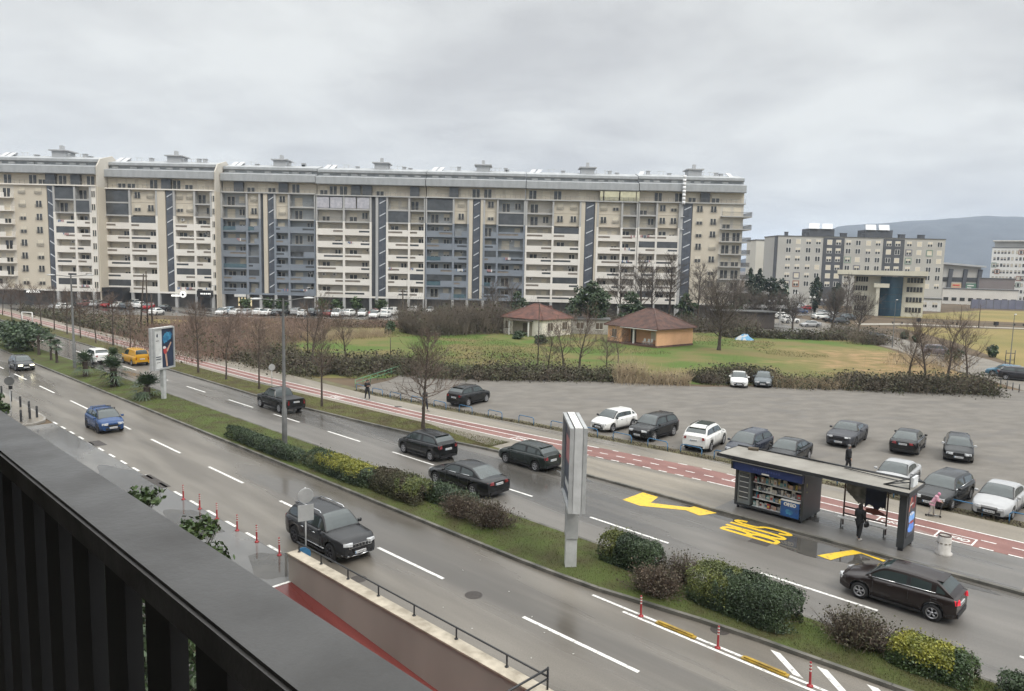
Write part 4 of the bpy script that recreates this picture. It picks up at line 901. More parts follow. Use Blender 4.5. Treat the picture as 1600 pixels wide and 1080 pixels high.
t, w_, zt = simple('mauve_hall', 'windowless mauve grey hall left of the white tower block', 'building', 300, 1530, 1586, 436, 14, pm('mauve_cladding', (.24, .21, .20), (.21, .18, .175), .1, .8))
mb = MB(); mb.bx(-w_/2-.05, w_/2+.05, -.12, 0, 0, 4.2); mb.build('plinth', M_WHITEB, t)
WW = {k: win_mesh(k, 1.05, 1.5, pm('grey_frame', (.25, .25, .26), None, 2, .6)) for k in ('open', 'half', 'shut')}
t, X, zt = grid_block('white_tower_block', 'white tower block with grey windows at the right edge', 330, 1549, 1680, 388, 0, 16, pm('bright_white_render', (.78, .77, .74), (.72, .71, .68), .1, .8), 9, [1554, 1560, 1566, 1571, 1577, 1583, 1590, 1596, 1602, 1608], 10.2, [], WW)
mb = MB(); mb.bx(X(1552), X(1680), 1, 15, zt+.3, zt+3); mb.build('penthouse', M_GREYB, t); mb = MB(); mb.bx(X(1549), X(1680), -.3, 15.5, zt+3, zt+3.5); mb.build('roof_edge', M_WHITEP, t)
facing(t)
t = thing('blue_barrier', 'long low violet blue barrier beyond the dry ground on the right', 'barrier', AT(1560, 471, 260)); w0 = AT(1518, 470, 260).x; w1 = AT(1680, 470, 260).x
t.location.z = 0
mb = MB(); mb.bx(w0-t.location.x, w1-t.location.x, 0, .4, 0, 3.2); mb.build('panel', pm('violet_blue_panel', (.13, .135, .19), (.17, .175, .22), .3, .7), t)
mb = MB()
for k in range(14): mb.bx(w0-t.location.x+k*2.6, w0-t.location.x+k*2.6+.12, -.06, 0, -.03, 3.3)
mb.build('post', M_GREYMET, t)

# ---- two bungalows
M_TILE = pm('red_clay_tiles', (.17, .075, .055), (.085, .045, .038), 1.1, .8, .5, detail=8)
M_TILE2 = pm('brown_clay_tiles', (.125, .065, .05), (.07, .042, .036), 1.2, .8, .5, detail=8)
def hip_roof(w_, d_, z, h_, ov, rid, mats, slabm, t):
    a, b = w_/2+ov, d_/2+ov
    V = [(-a, -b, z), (a, -b, z), (a, b, z), (-a, b, z), (-rid, 0, z+h_), (rid, 0, z+h_)]
    mb = MB(); mb.add(V, [(0, 1, 5, 4), (1, 2, 5), (2, 3, 4, 5), (3, 0, 4)])
    # rows of tiles as slight steps
    mb.bx(-a, a, -b, b, z-.14, z-.004)
    o = mb.build('roof', mats, t)
    mb = MB()
    for p, q in (((-a, -b, z), (-rid, 0, z+h_)), ((a, -b, z), (rid, 0, z+h_)), ((a, b, z), (rid, 0, z+h_)), ((-a, b, z), (-rid, 0, z+h_)), ((-rid, 0, z+h_), (rid, 0, z+h_))): mb.tube(p, q, .11, n=6)
    mb.build('ridge_tiles', mats, o)
    # courses
    mb = MB(); n = 16
    for i in range(1, n):
        f_ = i/n
        P = [Vector(V[k]).lerp(Vector(V[m_]), f_) for k, m_ in ((0, 4), (1, 5), (2, 5), (3, 4))]
        for k in range(4): mb.tube(P[k], P[(k+1) % 4], .035, n=4, cap=False)
    mb.build('tile_courses', mats, o); return o
M_WHH = pm('stained_white_wall', (.78, .73, .64), (.60, .56, .48), .35, .85, .2)
c = G(847, 527); rz = R(-41); ce = c-Matrix.Rotation(rz, 3, 'Z') @ Vector((4.4, -4.0, 0))
t = thing('white_house', 'small white bungalow with red tiled hip roof and porch', 'house', ce, rz)
mb = MB(); mb.bx(-4.4, 4.4, -4.0, 4.0, 0, 2.85); mb.build('wall', M_WHH, t)
hip_roof(8.8, 8.0, 2.95, 2.3, .4, .5, M_TILE, None, t)
SH = pm('brown_shutters', (.10, .075, .055), (.07, .055, .04), 3, .7)
def shutw(t, x, y, z, w_, h_, rz=0.0):
    mb = MB(); mb.bx(-w_/2, w_/2, -.06, 0, 0, h_, 0); mb.bx(-.03, .03, -.075, -.06, 0, h_, 1)
    o = mb.build('window', [SH, M_FRAMEW], t, (x, y, z), rz); mb = MB(); mb.bx(-w_/2-.08, w_/2+.08, -.16, 0, -.1, 0); mb.build('sill', M_WHITEP, o); return o
shutw(t, -3.3, -4.0, .95, 1.1, 1.3); shutw(t, 4.4, -1.9, .95, 1.3, 1.3, R(90)); shutw(t, 4.4, 2.2, .95, 1.3, 1.3, R(90))
mb = MB(); mb.bx(-2.1, 2.2, -4.06, -4.0, .05, 2.4); mb.build('porch_shade_panel', pm('porch_shade_tone', (.30, .27, .22), (.24, .21, .17), .8, .9), t)  # flat panel; the shade under the porch roof is put into its colour
mb = MB(); mb.bx(-2.3, 2.4, -5.2, -4.0, 2.45, 2.6); mb.build('porch_roof', SH, t)
for x in (-2.1, 2.2):
    mb = MB(); mb.bx(x-.09, x+.09, -5.1, -4.92, 0, 2.45); mb.build('porch_post', M_WHITEP, t)
mb = MB(); mb.bx(.2, 1.1, -4.1, -4.06, .05, 2.1); mb.build('door', SH, t)
mb = MB(); mb.bx(1.0, 1.6, 1.5, 2.1, 3.9, 5.0); mb.build('chimney', M_TILE, t)
a = AT(905, 500, 133)
t = thing('white_outhouse', 'low white outhouse half hidden by the dark evergreen tree', 'outhouse', (a.x+2, 133, 0), R(-5))
mb = MB(); mb.bx(-3.4, 3.4, -2.5, 2.5, 0, 2.5); mb.build('wall', pm('dimmed_outhouse_wall', (.40, .385, .35), (.26, .25, .225), .5, .9), t); mb = MB(); mb.bx(-3.6, 3.6, -2.7, 2.7, 2.5, 2.7); mb.build('roof', M_GREYMET, t)  # white wall greyed: its dimness behind the tree is put into the colour
shutw(t, -1.8, -2.5, .9, 1.2, 1.1); shutw(t, 1.6, -2.5, .9, 1.2, 1.1)
M_ORW = pm('orange_wall', (.72, .42, .25), (.62, .35, .205), .5, .85, .15)
c = G(1026, 544); rz = R(-50); ce = c-Matrix.Rotation(rz, 3, 'Z') @ Vector((5.0, -4.4, 0))
t = thing('orange_house', 'orange bungalow with brown tiled hip roof and recessed porch', 'house', ce, rz)
# the near corner points at the camera: porch side to the left, blank side to the right
mb = MB(); mb.bx(-5.0, 5.0, -2.6, 4.4, .0, 2.75); mb.bx(-5.0, -2.0, -4.4, -2.6, 0, 2.75); mb.bx(4.75, 5.0, -4.4, -2.6, 0, 2.75); mb.build('wall', M_ORW, t)
mb = MB(); mb.bx(-5.08, 5.08, -4.48, 4.48, -.1, .28); mb.build('plinth', pm('stained_plinth', (.16, .08, .06), (.10, .06, .05), 1, .9), t)
hip_roof(10.0, 8.8, 2.85, 2.7, .5, .7, M_TILE2, None, t)
mb = MB(); mb.bx(-2.0, 5.3, -4.95, -4.6, 2.62, 2.72); mb.build('porch_edge', M_WHITEP, t)
mb = MB(); mb.bx(.2, .45, -4.4, -4.15, .28, 2.7); mb.build('porch_column', M_WHITEP, t)
mb = MB(); mb.bx(-1.7, -.6, -2.68, -2.6, .3, 2.3); mb.build('door', SH, t)
mb = MB(); mb.bx(2.4, 4.2, -2.68, -2.6, .9, 2.2); mb.build('window', M_SHUT, t)
shutw(t, -3.6, -4.4, 1.0, .9, 1.2)
mb = MB()
for x in (2.0, 2.8, 3.4): mb.bx(x-.2, x+.2, -4.0, -3.6, .68, .72); mb.bx(x-.2, x+.2, -3.62, -3.58, .72, 1.15); [mb.bx(x+sx*.18-.02, x+sx*.18+.02, -3.8+sy*.18-.02, -3.8+sy*.18+.02, .28, .68) for sx in (-1, 1) for sy in (-1, 1)]
o = mb.build('plastic_chairs', M_WHITEP, None, t.location, rz); tag(o, 'three white plastic chairs on the porch of the orange house', 'chairs')
# tarpaulin heap, low wall and roof of the dim shed behind
c = G(1163, 531); mb = MB(); mb.lathe([(0, .95), (.5, .9), (1.1, .55), (1.7, .25), (2.1, 0)], 14)
rr = random.Random(3)
mb.v = [(x*.8+rr.uniform(-.15, .15), y*.6+rr.uniform(-.1, .1), max(0, z+rr.uniform(-.12, .12) if z > .1 else z)) for x, y, z in mb.v]
o = mb.build('tarpaulin_heap', pm('blue_white_tarpaulin', (.09, .25, .40), (.40, .42, .42), .9, .5, .4, lo=.45, hi=.5), None, c); tag(o, 'heap covered with a blue and white tarpaulin on the lawn', 'tarpaulin heap')
a = AT(1172, 500, 150); t = thing('dim_shed', 'dark flat shed behind bare bushes at the foot of the long block', 'shed', (a.x, 150, 0))
mb = MB(); mb.bx(-7, 5, 0, 5, -.03, 3.4); mb.build('wall', pm('dark_timber', (.075, .062, .055), (.05, .043, .04), .6, .9), t); mb = MB(); mb.bx(-7.4, 5.4, -.4, 5.4, 3.4, 3.6); mb.build('roof', M_GREYMET, t)
a = AT(1190, 476, 165); t = thing('pale_parapet', 'pale low parapet wall right of the long block', 'wall', (a.x, 165, 0)); mb = MB(); mb.bx(-4, 7, 0, .4, 3.5, 4.2); [mb.bx(x, x+.3, .05, .35, -.03, 3.5) for x in (-3.9, -1.2, 1.5, 4.2, 6.6)]; mb.build('wall', M_GREYB, t)

# ================================================================== VEHICLES
def smooth(t): t = max(0, min(1, t)); return t*t*(3-2*t)
CAR = {  # length, width, height, wheelbase, front overhang, wheel radius, sill, bonnet (s, z) ..., glasshouse s: windscreen foot, roof front, roof rear, rear foot
 'hatch':  dict(L=3.95, W=1.72, H=1.46, wb=2.45, fo=.78, wr=.31, sill=.21, top=[(0, .66), (.05, .76), (.24, .94), (.5, .97), (.9, 1.0), (1, .96)], gh=(.235, .42, .83, .97), tail=1),
 'mini':   dict(L=3.6, W=1.66, H=1.5, wb=2.35, fo=.68, wr=.29, sill=.21, top=[(0, .7), (.06, .83), (.2, .96), (.5, 1.0), (.9, 1.03), (1, 1.0)], gh=(.19, .40, .84, .97), tail=1),
 'suv':    dict(L=4.35, W=1.84, H=1.65, wb=2.6, fo=.85, wr=.36, sill=.27, top=[(0, .74), (.03, .87), (.08, .96), (.25, 1.05), (.5, 1.09), (.9, 1.12), (1, 1.08)], gh=(.255, .41, .86, .975), tail=1),
 'bigsuv': dict(L=4.6, W=1.86, H=1.67, wb=2.78, fo=.84, wr=.375, sill=.28, top=[(0, .78), (.025, .92), (.07, 1.01), (.27, 1.08), (.5, 1.10), (.9, 1.13), (1, 1.08)], gh=(.27, .41, .87, .975), tail=1),
 'sedan':  dict(L=4.5, W=1.78, H=1.43, wb=2.65, fo=.86, wr=.32, sill=.21, top=[(0, .64), (.05, .74), (.26, .92), (.5, .95), (.84, .99), (.97, .97), (1, .90)], gh=(.265, .43, .69, .86), tail=0),
 'limo':   dict(L=4.95, W=1.86, H=1.45, wb=3.0, fo=.86, wr=.34, sill=.2, top=[(0, .66), (.05, .76), (.26, .93), (.5, .96), (.86, 1.0), (.97, .97), (1, .90)], gh=(.27, .43, .71, .88), tail=0),
 'coupe':  dict(L=4.85, W=1.92, H=1.43, wb=2.9, fo=.95, wr=.35, sill=.22, top=[(0, .80), (.03, .88), (.33, .96), (.5, .98), (.84, 1.04), (.97, 1.03), (1, .98)], gh=(.345, .48, .68, .85), tail=0),
 'wagon':  dict(L=4.7, W=1.84, H=1.46, wb=2.85, fo=.85, wr=.33, sill=.21, top=[(0, .68), (.05, .77), (.27, .93), (.5, .96), (.9, 1.0), (1, .95)], gh=(.275, .43, .87, .975), tail=1),
 'mpv':    dict(L=4.2, W=1.78, H=1.58, wb=2.65, fo=.82, wr=.32, sill=.21, top=[(0, .74), (.05, .84), (.2, .98), (.5, 1.04), (.9, 1.09), (1, 1.05)], gh=(.19, .40, .84, .97), tail=1),
 'pickup': dict(L=5.1, W=1.88, H=1.78, wb=3.1, fo=.88, wr=.38, sill=.36, top=[(0, .95), (.04, 1.04), (.24, 1.12), (.6, 1.12), (.9, 1.13), (1, 1.12)], gh=(.25, .38, .57, .625), tail=0),
 'van':    dict(L=4.3, W=1.78, H=1.80, wb=2.65, fo=.82, wr=.32, sill=.22, top=[(0, .76), (.06, .88), (.2, 1.02), (.5, 1.08), (.9, 1.08), (1, 1.05)], gh=(.19, .36, .93, .985), tail=1),
}
PAINTS = {}
def paint(c, rough=.16):
    k = (c, rough)
    if k not in PAINTS: PAINTS[k] = pm('car_paint_%d' % len(PAINTS), c, tuple(x*.93 for x in c), 2.5, rough, coat=0.0, spec=.5)
    return PAINTS[k]
CM = {}
def car_meshes(kind):
    if kind in CM: return CM[kind]
    d = CAR[kind]; L_, Wd, Hh, wb, fo, wr = d['L'], d['W'], d['H'], d['wb'], d['fo'], d['wr']
    sF, sR, rB = fo/L_, (fo+wb)/L_, wr*1.14
    g0, g1, g2, g3 = d['gh']
    S = set([0, .012, .03, .06, .1, .9, .94, .97, .988, 1, g0, g1, g2, g3] + [i/26 for i in range(27)])
    for sc in (sF, sR):
        for k in range(-8, 9): S.add(sc+rB/L_*math.sin(k*math.pi/16))
        S.add(sc-rB/L_-.002); S.add(sc+rB/L_+.002)
    S = sorted(s for s in S if 0 <= s <= 1); S2 = [S[0]]
    for s in S[1:]:
        if s-S2[-1] > .0015: S2.append(s)
    S = S2
    topf = lambda s: pl(d['top'], s)
    def hw(s):
        w_ = Wd/2
        if s < .16: w_ *= 1-.24*(1-s/.16)**2.2
        if s > .86: w_ *= 1-.15*((s-.86)/.14)**2.4
        return w_
    def zl(s):
        z = d['sill'] + (.04*(1-s/.08) if s < .08 else 0) + (.06*(s-.92)/.08 if s > .92 else 0)
        for sc in (sF, sR):
            dx = (s-sc)*L_
            if abs(dx) < rB: z = max(z, wr+math.sqrt(rB*rB-dx*dx))
        return z
    def nx(s, z):   # fore-and-aft rounding of nose and tail faces
        return 0
    rows = []; body = MB()
    for s in S:
        w_, t_, b_ = hw(s), topf(s), min(zl(s), topf(s)-.12)
        x = L_/2-s*L_; zm = max(b_+.05, .55*d['sill']+.45*t_); cr = .045 if .03 < s < .97 else .02
        P = [(0, b_), (w_*.86, b_), (w_*.965, b_+.035), (w_, max(zm, b_+.06)), (w_*.99, max(t_-.16, b_+.08)), (w_*.95, max(t_-.05, b_+.1)), (w_*.885, max(t_-.008, b_+.11)), (w_*.5, t_+cr*.75), (0, t_+cr)]
        rows.append([(x, y, z) for y, z in P]+[(x, -y, z) for y, z in reversed(P[1:-1])])
    n = len(rows[0]); vs = [p for r_ in rows for p in r_]; fs = []
    for i in range(len(rows)-1):
        for j in range(n): fs.append((i*n+j, i*n+(j+1) % n, (i+1)*n+(j+1) % n, (i+1)*n+j))
    body.add(vs, [tuple(reversed(f)) for f in fs], 0, True); body.add(rows[0], [tuple(range(n))], 0); body.add(rows[-1], [tuple(range(n-1, -1, -1))], 0)
    # black lower bumper and sill trim
    body.box((L_/2-.03, 0, d['sill']+.14), (.10, hw(0)*1.5, .14), 0, 1); body.box((-L_/2+.02, 0, d['sill']+.13), (.10, hw(1)*1.6, .15), 0, 1)
    for sg in (-1, 1): body.box((L_/2-(sF+sR)/2*L_, sg*(Wd/2-.035), d['sill']+.03), ((sR-sF)*L_-2*rB-.05, .07, .07), 0, 1)
    # glasshouse
    Sg = sorted(set([g0+(g1-g0)*.05]+[g0+(g1-g0)*k/5 for k in range(6)]+[g1+(g2-g1)*k/10 for k in range(11)]+[g2+(g3-g2)*k/4 for k in range(5)]))
    def roof(s):
        if s <= g1: return topf(g0)+.02+(Hh-.03-topf(g0)-.02)*math.sin((s-g0)/(g1-g0)*math.pi/2*.92)/math.sin(math.pi/2*.92)
        if s <= g2: return Hh-.03+.03*math.sin((s-g1)/(g2-g1)*math.pi)-(.03*(s-g1)/(g2-g1))
        k = (s-g2)/(g3-g2); return Hh-.06-(Hh-.06-topf(g3)-.02)*(k**1.25)
    gr = []; nP = 7
    yb, yr = Wd/2*.885, Wd/2*.66
    for s in Sg:
        zb_, zt_ = topf(s)-.02, roof(s); w0 = min(yb, hw(s)*.885)
        def yy(z): k = (z-zb_)/max(.05, (Hh-zb_)); return w0+(yr-w0)*k-.02*math.sin(math.pi*min(1, k))*-1
        h_ = zt_-zb_; x = L_/2-s*L_
        e_ = min(.07, h_*.3); r2 = .05 if h_ > .15 else h_*.2
        P = [(yy(zb_), zb_), (yy(zb_+e_), zb_+e_), (yy(zt_-e_-r2), max(zt_-e_-r2, zb_+e_)), (yy(zt_-r2), zt_-r2), (yy(zt_)-.05, zt_-.004), (yy(zt_)*.55, zt_+.018*min(1, h_*3)), (0, zt_+.025*min(1, h_*3))]
        gr.append([(x, y, z) for y, z in P])
    parts = dict(roof=MB(), windscreen=MB(), rear_window=MB(), sideL=MB(), sideR=MB())
    ns = len(Sg); midp = g1+(g2-g1)*(.47 if kind != 'pickup' else .5)
    pill = [k for k in range(ns-1)]
    for i in range(ns-1):
        sm = (Sg[i]+Sg[i+1])/2
        for sg in (1, -1):
            A = [(x, sg*y, z) for x, y, z in gr[i]]; B = [(x, sg*y, z) for x, y, z in gr[i+1]]
            for j in range(nP-1):
                q = [A[j], A[j+1], B[j+1], B[j]]
                if sg > 0: q = q[::-1]
                tgt = 'roof'; mi = 0
                if j == 1:
                    last = (kind == 'van' and sm > g1+.25*(g2-g1)) or sm > g2+(g3-g2)*(.5 if d['tail'] else .3)
                    bp_ = abs(sm-midp) < (g2-g1)*.05
                    if last: tgt = 'roof'
                    elif bp_: tgt = 'roof'; mi = 1
                    elif d['tail'] and abs(sm-(g2-(g2-g1)*.05)) < (g2-g1)*.05 and kind in ('hatch', 'mini'): tgt = 'roof'
                    elif sm > g0+(g1-g0)*.18: tgt = 'sideL' if sg > 0 else 'sideR'
                if j >= 4 and sm < g1: tgt = 'windscreen'
                if j >= 4 and i == 0: tgt = 'roof'; mi = 1
                if j == 3 and sm < g1: mi = 1
                if j >= 4 and sm > g2 and kind != 'pickup' or (j >= 4 and sm > g2 and kind == 'pickup'): tgt = 'rear_window'
                if tgt == 'rear_window' and i == ns-2 and d['tail']: tgt = 'roof'
                parts[tgt].add(q, [(0, 1, 2, 3)], mi, True)
    out = dict(d=d, body=body.mesh('body', [M_WHITEP, M_BLACK]), roof=parts['roof'].mesh('roof', [M_WHITEP, M_BLACK]))
    for k in ('windscreen', 'rear_window', 'sideL', 'sideR'): out[k] = parts[k].mesh('side_window' if 'side' in k else k, [M_GLASS])
    # wheel: axis along y, outer side at +y
    mb = MB(); tw = .105
    mb.lathe([(wr*.64, -tw), (wr*.93, -tw), (wr, -tw*.7), (wr, tw*.7), (wr*.93, tw), (wr*.66, tw)], 22, (0, 0, 0), 0, True, 'Y'); mb.disc((0, -tw, 0), wr*.64, 16, (0, -1, 0)); mb.disc((0, tw*.25, 0), wr*.66, 20, (0, 1, 0))
    out['tyre'] = mb.mesh('tyre', [M_RUB])
    mb = MB(); mb.lathe([(wr*.66, tw*.98), (wr*.58, tw*1.04), (wr*.56, tw*.5)], 22, (0, 0, 0), 0, True, 'Y')
    mb.lathe([(wr*.17, tw*.5), (wr*.15, tw*1.0), (0, tw*1.03)], 12, (0, 0, 0), 0, True, 'Y')
    for k in range(5):
        a = 2*math.pi*k/5+.3; 
        for da in (-.16, .16):
            mb.tube((wr*.12*math.cos(a), tw*.85, wr*.12*math.sin(a)), (wr*.6*math.cos(a+da), tw*.85, wr*.6*math.sin(a+da)), wr*.07, wr*.055, 4)
    out['rim'] = mb.mesh('rim', [M_ALLOY])
    # lamps, grille, plates, mirrors
    zf = topf(.04); wf = hw(.03)
    mb = MB(); mb.lathe([(0, -.05), (.05, -.05), (.05, .05), (0, .05)], 8)
    def lens(w_, h_, dd, yaw, sl=0):
        mb = MB(); vs = [(-dd, -w_/2, -h_/2), (-dd, w_/2, -h_/2), (-dd, w_/2, h_/2), (-dd, -w_/2, h_/2), (dd, -w_/2*.9, -h_/2*.75), (dd, w_/2*.9, -h_/2*.75), (dd-.03, w_/2*.9, h_/2*.8), (dd-.03, -w_/2*.9, h_/2*.8)]
        M = Matrix.Rotation(yaw, 3, 'Z'); mb.add([M @ Vector(v) for v in vs], [(0, 3, 2, 1), (4, 5, 6, 7), (0, 1, 5, 4), (1, 2, 6, 5), (2, 3, 7, 6), (3, 0, 4, 7)]); return mb
    hz = {'bigsuv': .12, 'suv': .13, 'coupe': .11}.get(kind, .15)
    out['hl'] = [lens(.40, hz, .10, R(30)).mesh('headlight', [M_LENS]), lens(.40, hz, .10, R(-30)).mesh('headlight', [M_LENS])]
    tz = (.17 if not d['tail'] else .21); tw_ = .40 if kind in ('sedan', 'limo', 'coupe') else .27
    if kind == 'van' or kind == 'pickup': tz, tw_ = .40, .14
    out['tl'] = [lens(tw_, tz, .09, R(180-24)).mesh('taillight', [M_TAIL]), lens(tw_, tz, .09, R(180+24)).mesh('taillight', [M_TAIL])]
    mb = MB(); mb.box((0, 0, 0), (.05, hw(0)*(1.0 if kind != 'coupe' else 1.7), .15 if kind not in ('bigsuv', 'suv') else .18)); 
    for k in range(3): mb.box((.026, 0, -.05+k*.05), (.01, hw(0)*.96, .014), 0, 1)
    out['grille'] = mb.mesh('grille', [M_BLACK, M_DALLOY])
    mb = MB(); mb.box((0, 0, 0), (.03, .52, .115)); mb.box((.016, -.235, 0), (.004, .04, .11), 0, 1)
    for k in range(6): mb.box((.016, -.14+k*.068, 0), (.004, .035, .06), 0, 2)
    out['plate'] = mb.mesh('licence_plate', [M_PLATE, M_BLUEP, M_BLACK])
    mb = MB(); mb.lathe([(0, -.09), (.06, -.07), (.075, 0), (.06, .07), (0, .09)], 8, (0, 0, 0), 0, True, 'Y'); mb.v = [(x*.9, y*1.15, z*.95) for x, y, z in mb.v]; mb.box((0.03, 0, -.05), (.05, .14, .05), 0, 0)
    out['mirror'] = mb.mesh('wing_mirror', [M_WHITEP])
    out['topf'], out['hw'], out['sF'], out['sR'] = topf, hw, sF, sR
    CM[kind] = out; return out
def setp(o, m, i=0):
    if len(o.material_slots) > i: o.material_slots[i].link = 'OBJECT'; o.material_slots[i].material = m
def car(kind, loc, rz, col, label, group=None, name='car', cat='car', rim=None, lights=None, brake=False, rough=.16, mirror=None, chrome=False, rails=False, sunroof=False, z=0.0, seen=True):
    M = car_meshes(kind); d = M['d']; L_, Wd, Hh, wr = d['L'], d['W'], d['H'], d['wr']; p = paint(col, rough)
    t = thing(name, label, cat, (loc[0], loc[1], z), rz, group)
    b = put('body', M['body'], t); setp(b, p)
    if kind == 'pickup': pass
    r_ = put('roof', M['roof'], t); setp(r_, p)
    for k, nm in (('windscreen', 'windscreen'), ('rear_window', 'rear_window'), ('sideL', 'side_window'), ('sideR', 'side_window')): put(nm, M[k], t)
    topf, hw = M['topf'], M['hw']
    for s in (M['sF'], M['sR']):
        for sg in (1, -1):
            w_ = put('wheel', M['tyre'], t, (L_/2-s*L_, sg*(Wd/2-.115), wr), 0 if sg > 0 else math.pi)
            o = put('rim', M['rim'], w_)
            if rim: setp(o, rim)
    for sg, me in ((1, M['hl'][0]), (-1, M['hl'][1])):
        o = put('headlight', me, t, (L_/2-.055, sg*hw(.03)*.70, topf(.035)-.11))
        if lights: setp(o, lights)
    for sg, me in ((1, M['tl'][0]), (-1, M['tl'][1])):
        zt_ = topf(.97)-(.13 if kind not in ('van', 'pickup') else .22); o = put('taillight', me, t, (-L_/2+.06, sg*hw(.985)*(.80 if kind not in ('sedan', 'limo', 'coupe') else .72), zt_))
        if brake: setp(o, M_TAILON)
    put('grille', M['grille'], t, (L_/2-.005, 0, topf(.0)-.16)); put('licence_plate', M['plate'], t, (L_/2+.025, 0, d['sill']+.2))
    zr = topf(.98)-.17 if not d['tail'] else topf(.98)-.28
    put('licence_plate', M['plate'], t, (-L_/2-.01, 0, zr), math.pi)
    if seen:
        mb = MB(); g_ = d['gh']; ub = topf(.5)
        for sg in (1, -1):
            for s in (g_[0]+.075, g_[1]+(g_[2]-g_[1])*.47, min(g_[2], M['sR']-.02)):
                x = L_/2-s*L_; zs_ = [d['sill']+.06, .55*d['sill']+.45*ub, ub-.16, ub-.05]; ys = [Wd/2*.975, Wd/2+.001, Wd/2*.991, Wd/2*.953]
                if s > .6: zs_, ys = zs_[1:], ys[1:]
                mb.path([(x, sg*y_, z_) for y_, z_ in zip(ys, zs_)], .009, 4)
            for s in (g_[0]+.20, g_[1]+(g_[2]-g_[1])*.47+.19): x = L_/2-s*L_; mb.tube((x, sg*(Wd/2+.004), ub-.12), (x-.17, sg*(Wd/2+.004), ub-.115), .016, n=5)
        mb.build('door_seams', M_BLACK, t)
    g0 = d['gh'][0]
    for sg in (1, -1):
        o = put('wing_mirror', M['mirror'], t, (L_/2-(g0+.055)*L_, sg*(Wd/2+.05), topf(g0)+.09)); setp(o, mirror or p)
    if chrome:
        for sg in (1, -1):
            mb = MB(); q = [L_/2-s*L_ for s in (d['gh'][0]+.03, .5, d['gh'][2])]
            mb.path([(q[0], sg*(Wd/2*.885+.012), topf(d['gh'][0])+.03), (q[1], sg*(Wd/2*.885+.012), topf(.5)+.03), (q[2], sg*(Wd/2*.885+.004), topf(.85)+.04)], .016, 5); mb.build('chrome_strip', M_CHROME, t)
    if rails:
        for sg in (1, -1):
            mb = MB(); a, c = L_/2-(d['gh'][1]+.03)*L_, L_/2-(d['gh'][2]-.01)*L_
            mb.path([(a, sg*Wd/2*.60, Hh-.03), (a-.1, sg*Wd/2*.60, Hh+.05), ((a+c)/2, sg*Wd/2*.60, Hh+.065), (c+.1, sg*Wd/2*.60, Hh+.04), (c, sg*Wd/2*.60, Hh-.05)], .022, 6); mb.build('roof_rail', M_CHROME if rails == 2 else M_BLACK, t)
    if sunroof:
        mb = MB(); mb.box((-.15, 0, Hh-.0), (1.3, .95, .03)); mb.build('sunroof', M_GLASS, t)
    if d['tail'] and kind not in ('van',):
        mb = MB(); s = d['gh'][2]; mb.box((L_/2-s*L_-.06, 0, Hh-.055), (.22, Wd*.6, .03)); o = mb.build('roof_spoiler', M_BLACK, t); setp(o, p)
    if kind == 'pickup':
        mb = MB(); x0, x1 = -L_/2+.08, L_/2-.64*L_; mb.bx(x0, x1, -Wd/2*.80, Wd/2*.80, 1.13, 1.185); mb.build('bed_cover', M_BLACK, t)
    return t
BK = (.012, .013, .014); DG = (.032, .034, .038); WH = (.74, .74, .72); SV = (.40, .405, .41); GR = (.10, .115, .125); BL = (.02, .06, .17)
def uvp(u, v): p = W(u, v); return (p.x, p.y)
tg = 'cars driving on the boulevard'; lg = 'cars parked on the gravel lot'
def mov(kind, u_fw, v_near, up_, col, label, **k):
    """place by the contact point of the near-side front wheel"""
    d = CAR[kind]; hx = d['L']/2-d['fo']; s_ = 1 if up_ else -1
    return car(kind, uvp(u_fw-s_*hx, v_near+d['W']/2-.05), ROT_UP if up_ else ROT_DN, col, label, tg, **k)
mov('bigsuv', 25.1, 15.65, False, (.022, .023, .025), 'dark grey off-road car with chrome roof rails driving beside the ramp wall', rails=2, rim=M_DALLOY, rough=.2)
mov('mini', 54.6, 15.9, False, BL, 'small blue hatchback with roof bars driving on the near carriageway', rim=M_DALLOY)
mov('hatch', 89.1, 18.5, False, (.03, .032, .034), 'black hatchback with lit headlights, farthest on the near carriageway', lights=M_LIT)
mov('suv', 92.5, 25.9, True, WH, 'white car on the far carriageway partly behind a small palm', name='car')
mov('van', 88.9, 28.8, True, (.52, .27, .02), 'yellow ochre van beside the left billboard', name='van', cat='van')
mov('pickup', 56.1, 28.5, True, BK, 'black pickup truck with covered bed behind the tall lamp post', name='pickup_truck', cat='pickup truck')
mov('mpv', 36.85, 28.4, True, BK, 'black tall hatchback in the middle of the far carriageway')
mov('limo', 30.4, 25.65, True, BK, 'long black saloon driving along the median hedge', chrome=True)
mov('hatch', 30.85, 31.6, True, (.016, .022, .02), 'dark green black hatchback stopped at the kerb left of the tall billboard')
mov('hatch', 8.85, 28.2, True, (.022, .016, .015), 'dark brown hatchback with chrome window line in the foreground right', chrome=True, brake=True)
# roof bars of the small blue car
bc = [o for o in bpy.data.objects if o.get('label', '').startswith('small blue')][0]
for x in (.35, -.55):
    mb = MB(); mb.tube((x, -.62, 1.53), (x, .62, 1.53), .02, n=6)
    for s_ in (-1, 1): mb.tube((x, s_*.58, 1.42), (x, s_*.58, 1.53), .025, n=6)
    mb.build('roof_bar', M_BLACK, bc)
jc = [o for o in bpy.data.objects if o.get('label', '').startswith('dark grey off-road')][0]
mb = MB(); mb.box((2.31, 0, .82), (.03, 1.1, .02)); mb.box((2.31, 0, .68), (.03, 1.1, .02))
for k in range(8): mb.box((2.31, -.53+k*.15, .75), (.03, .02, .13))
mb.build('grille_trim', M_CHROME, jc)
mb = MB(); mb.path([Vector((2.13, -.78, .42)), Vector((2.28, -.62, .36)), Vector((2.32, 0, .34)), Vector((2.28, .62, .36)), Vector((2.13, .78, .42))], .03, 6); mb.build('bumper_trim', M_CHROME, jc)
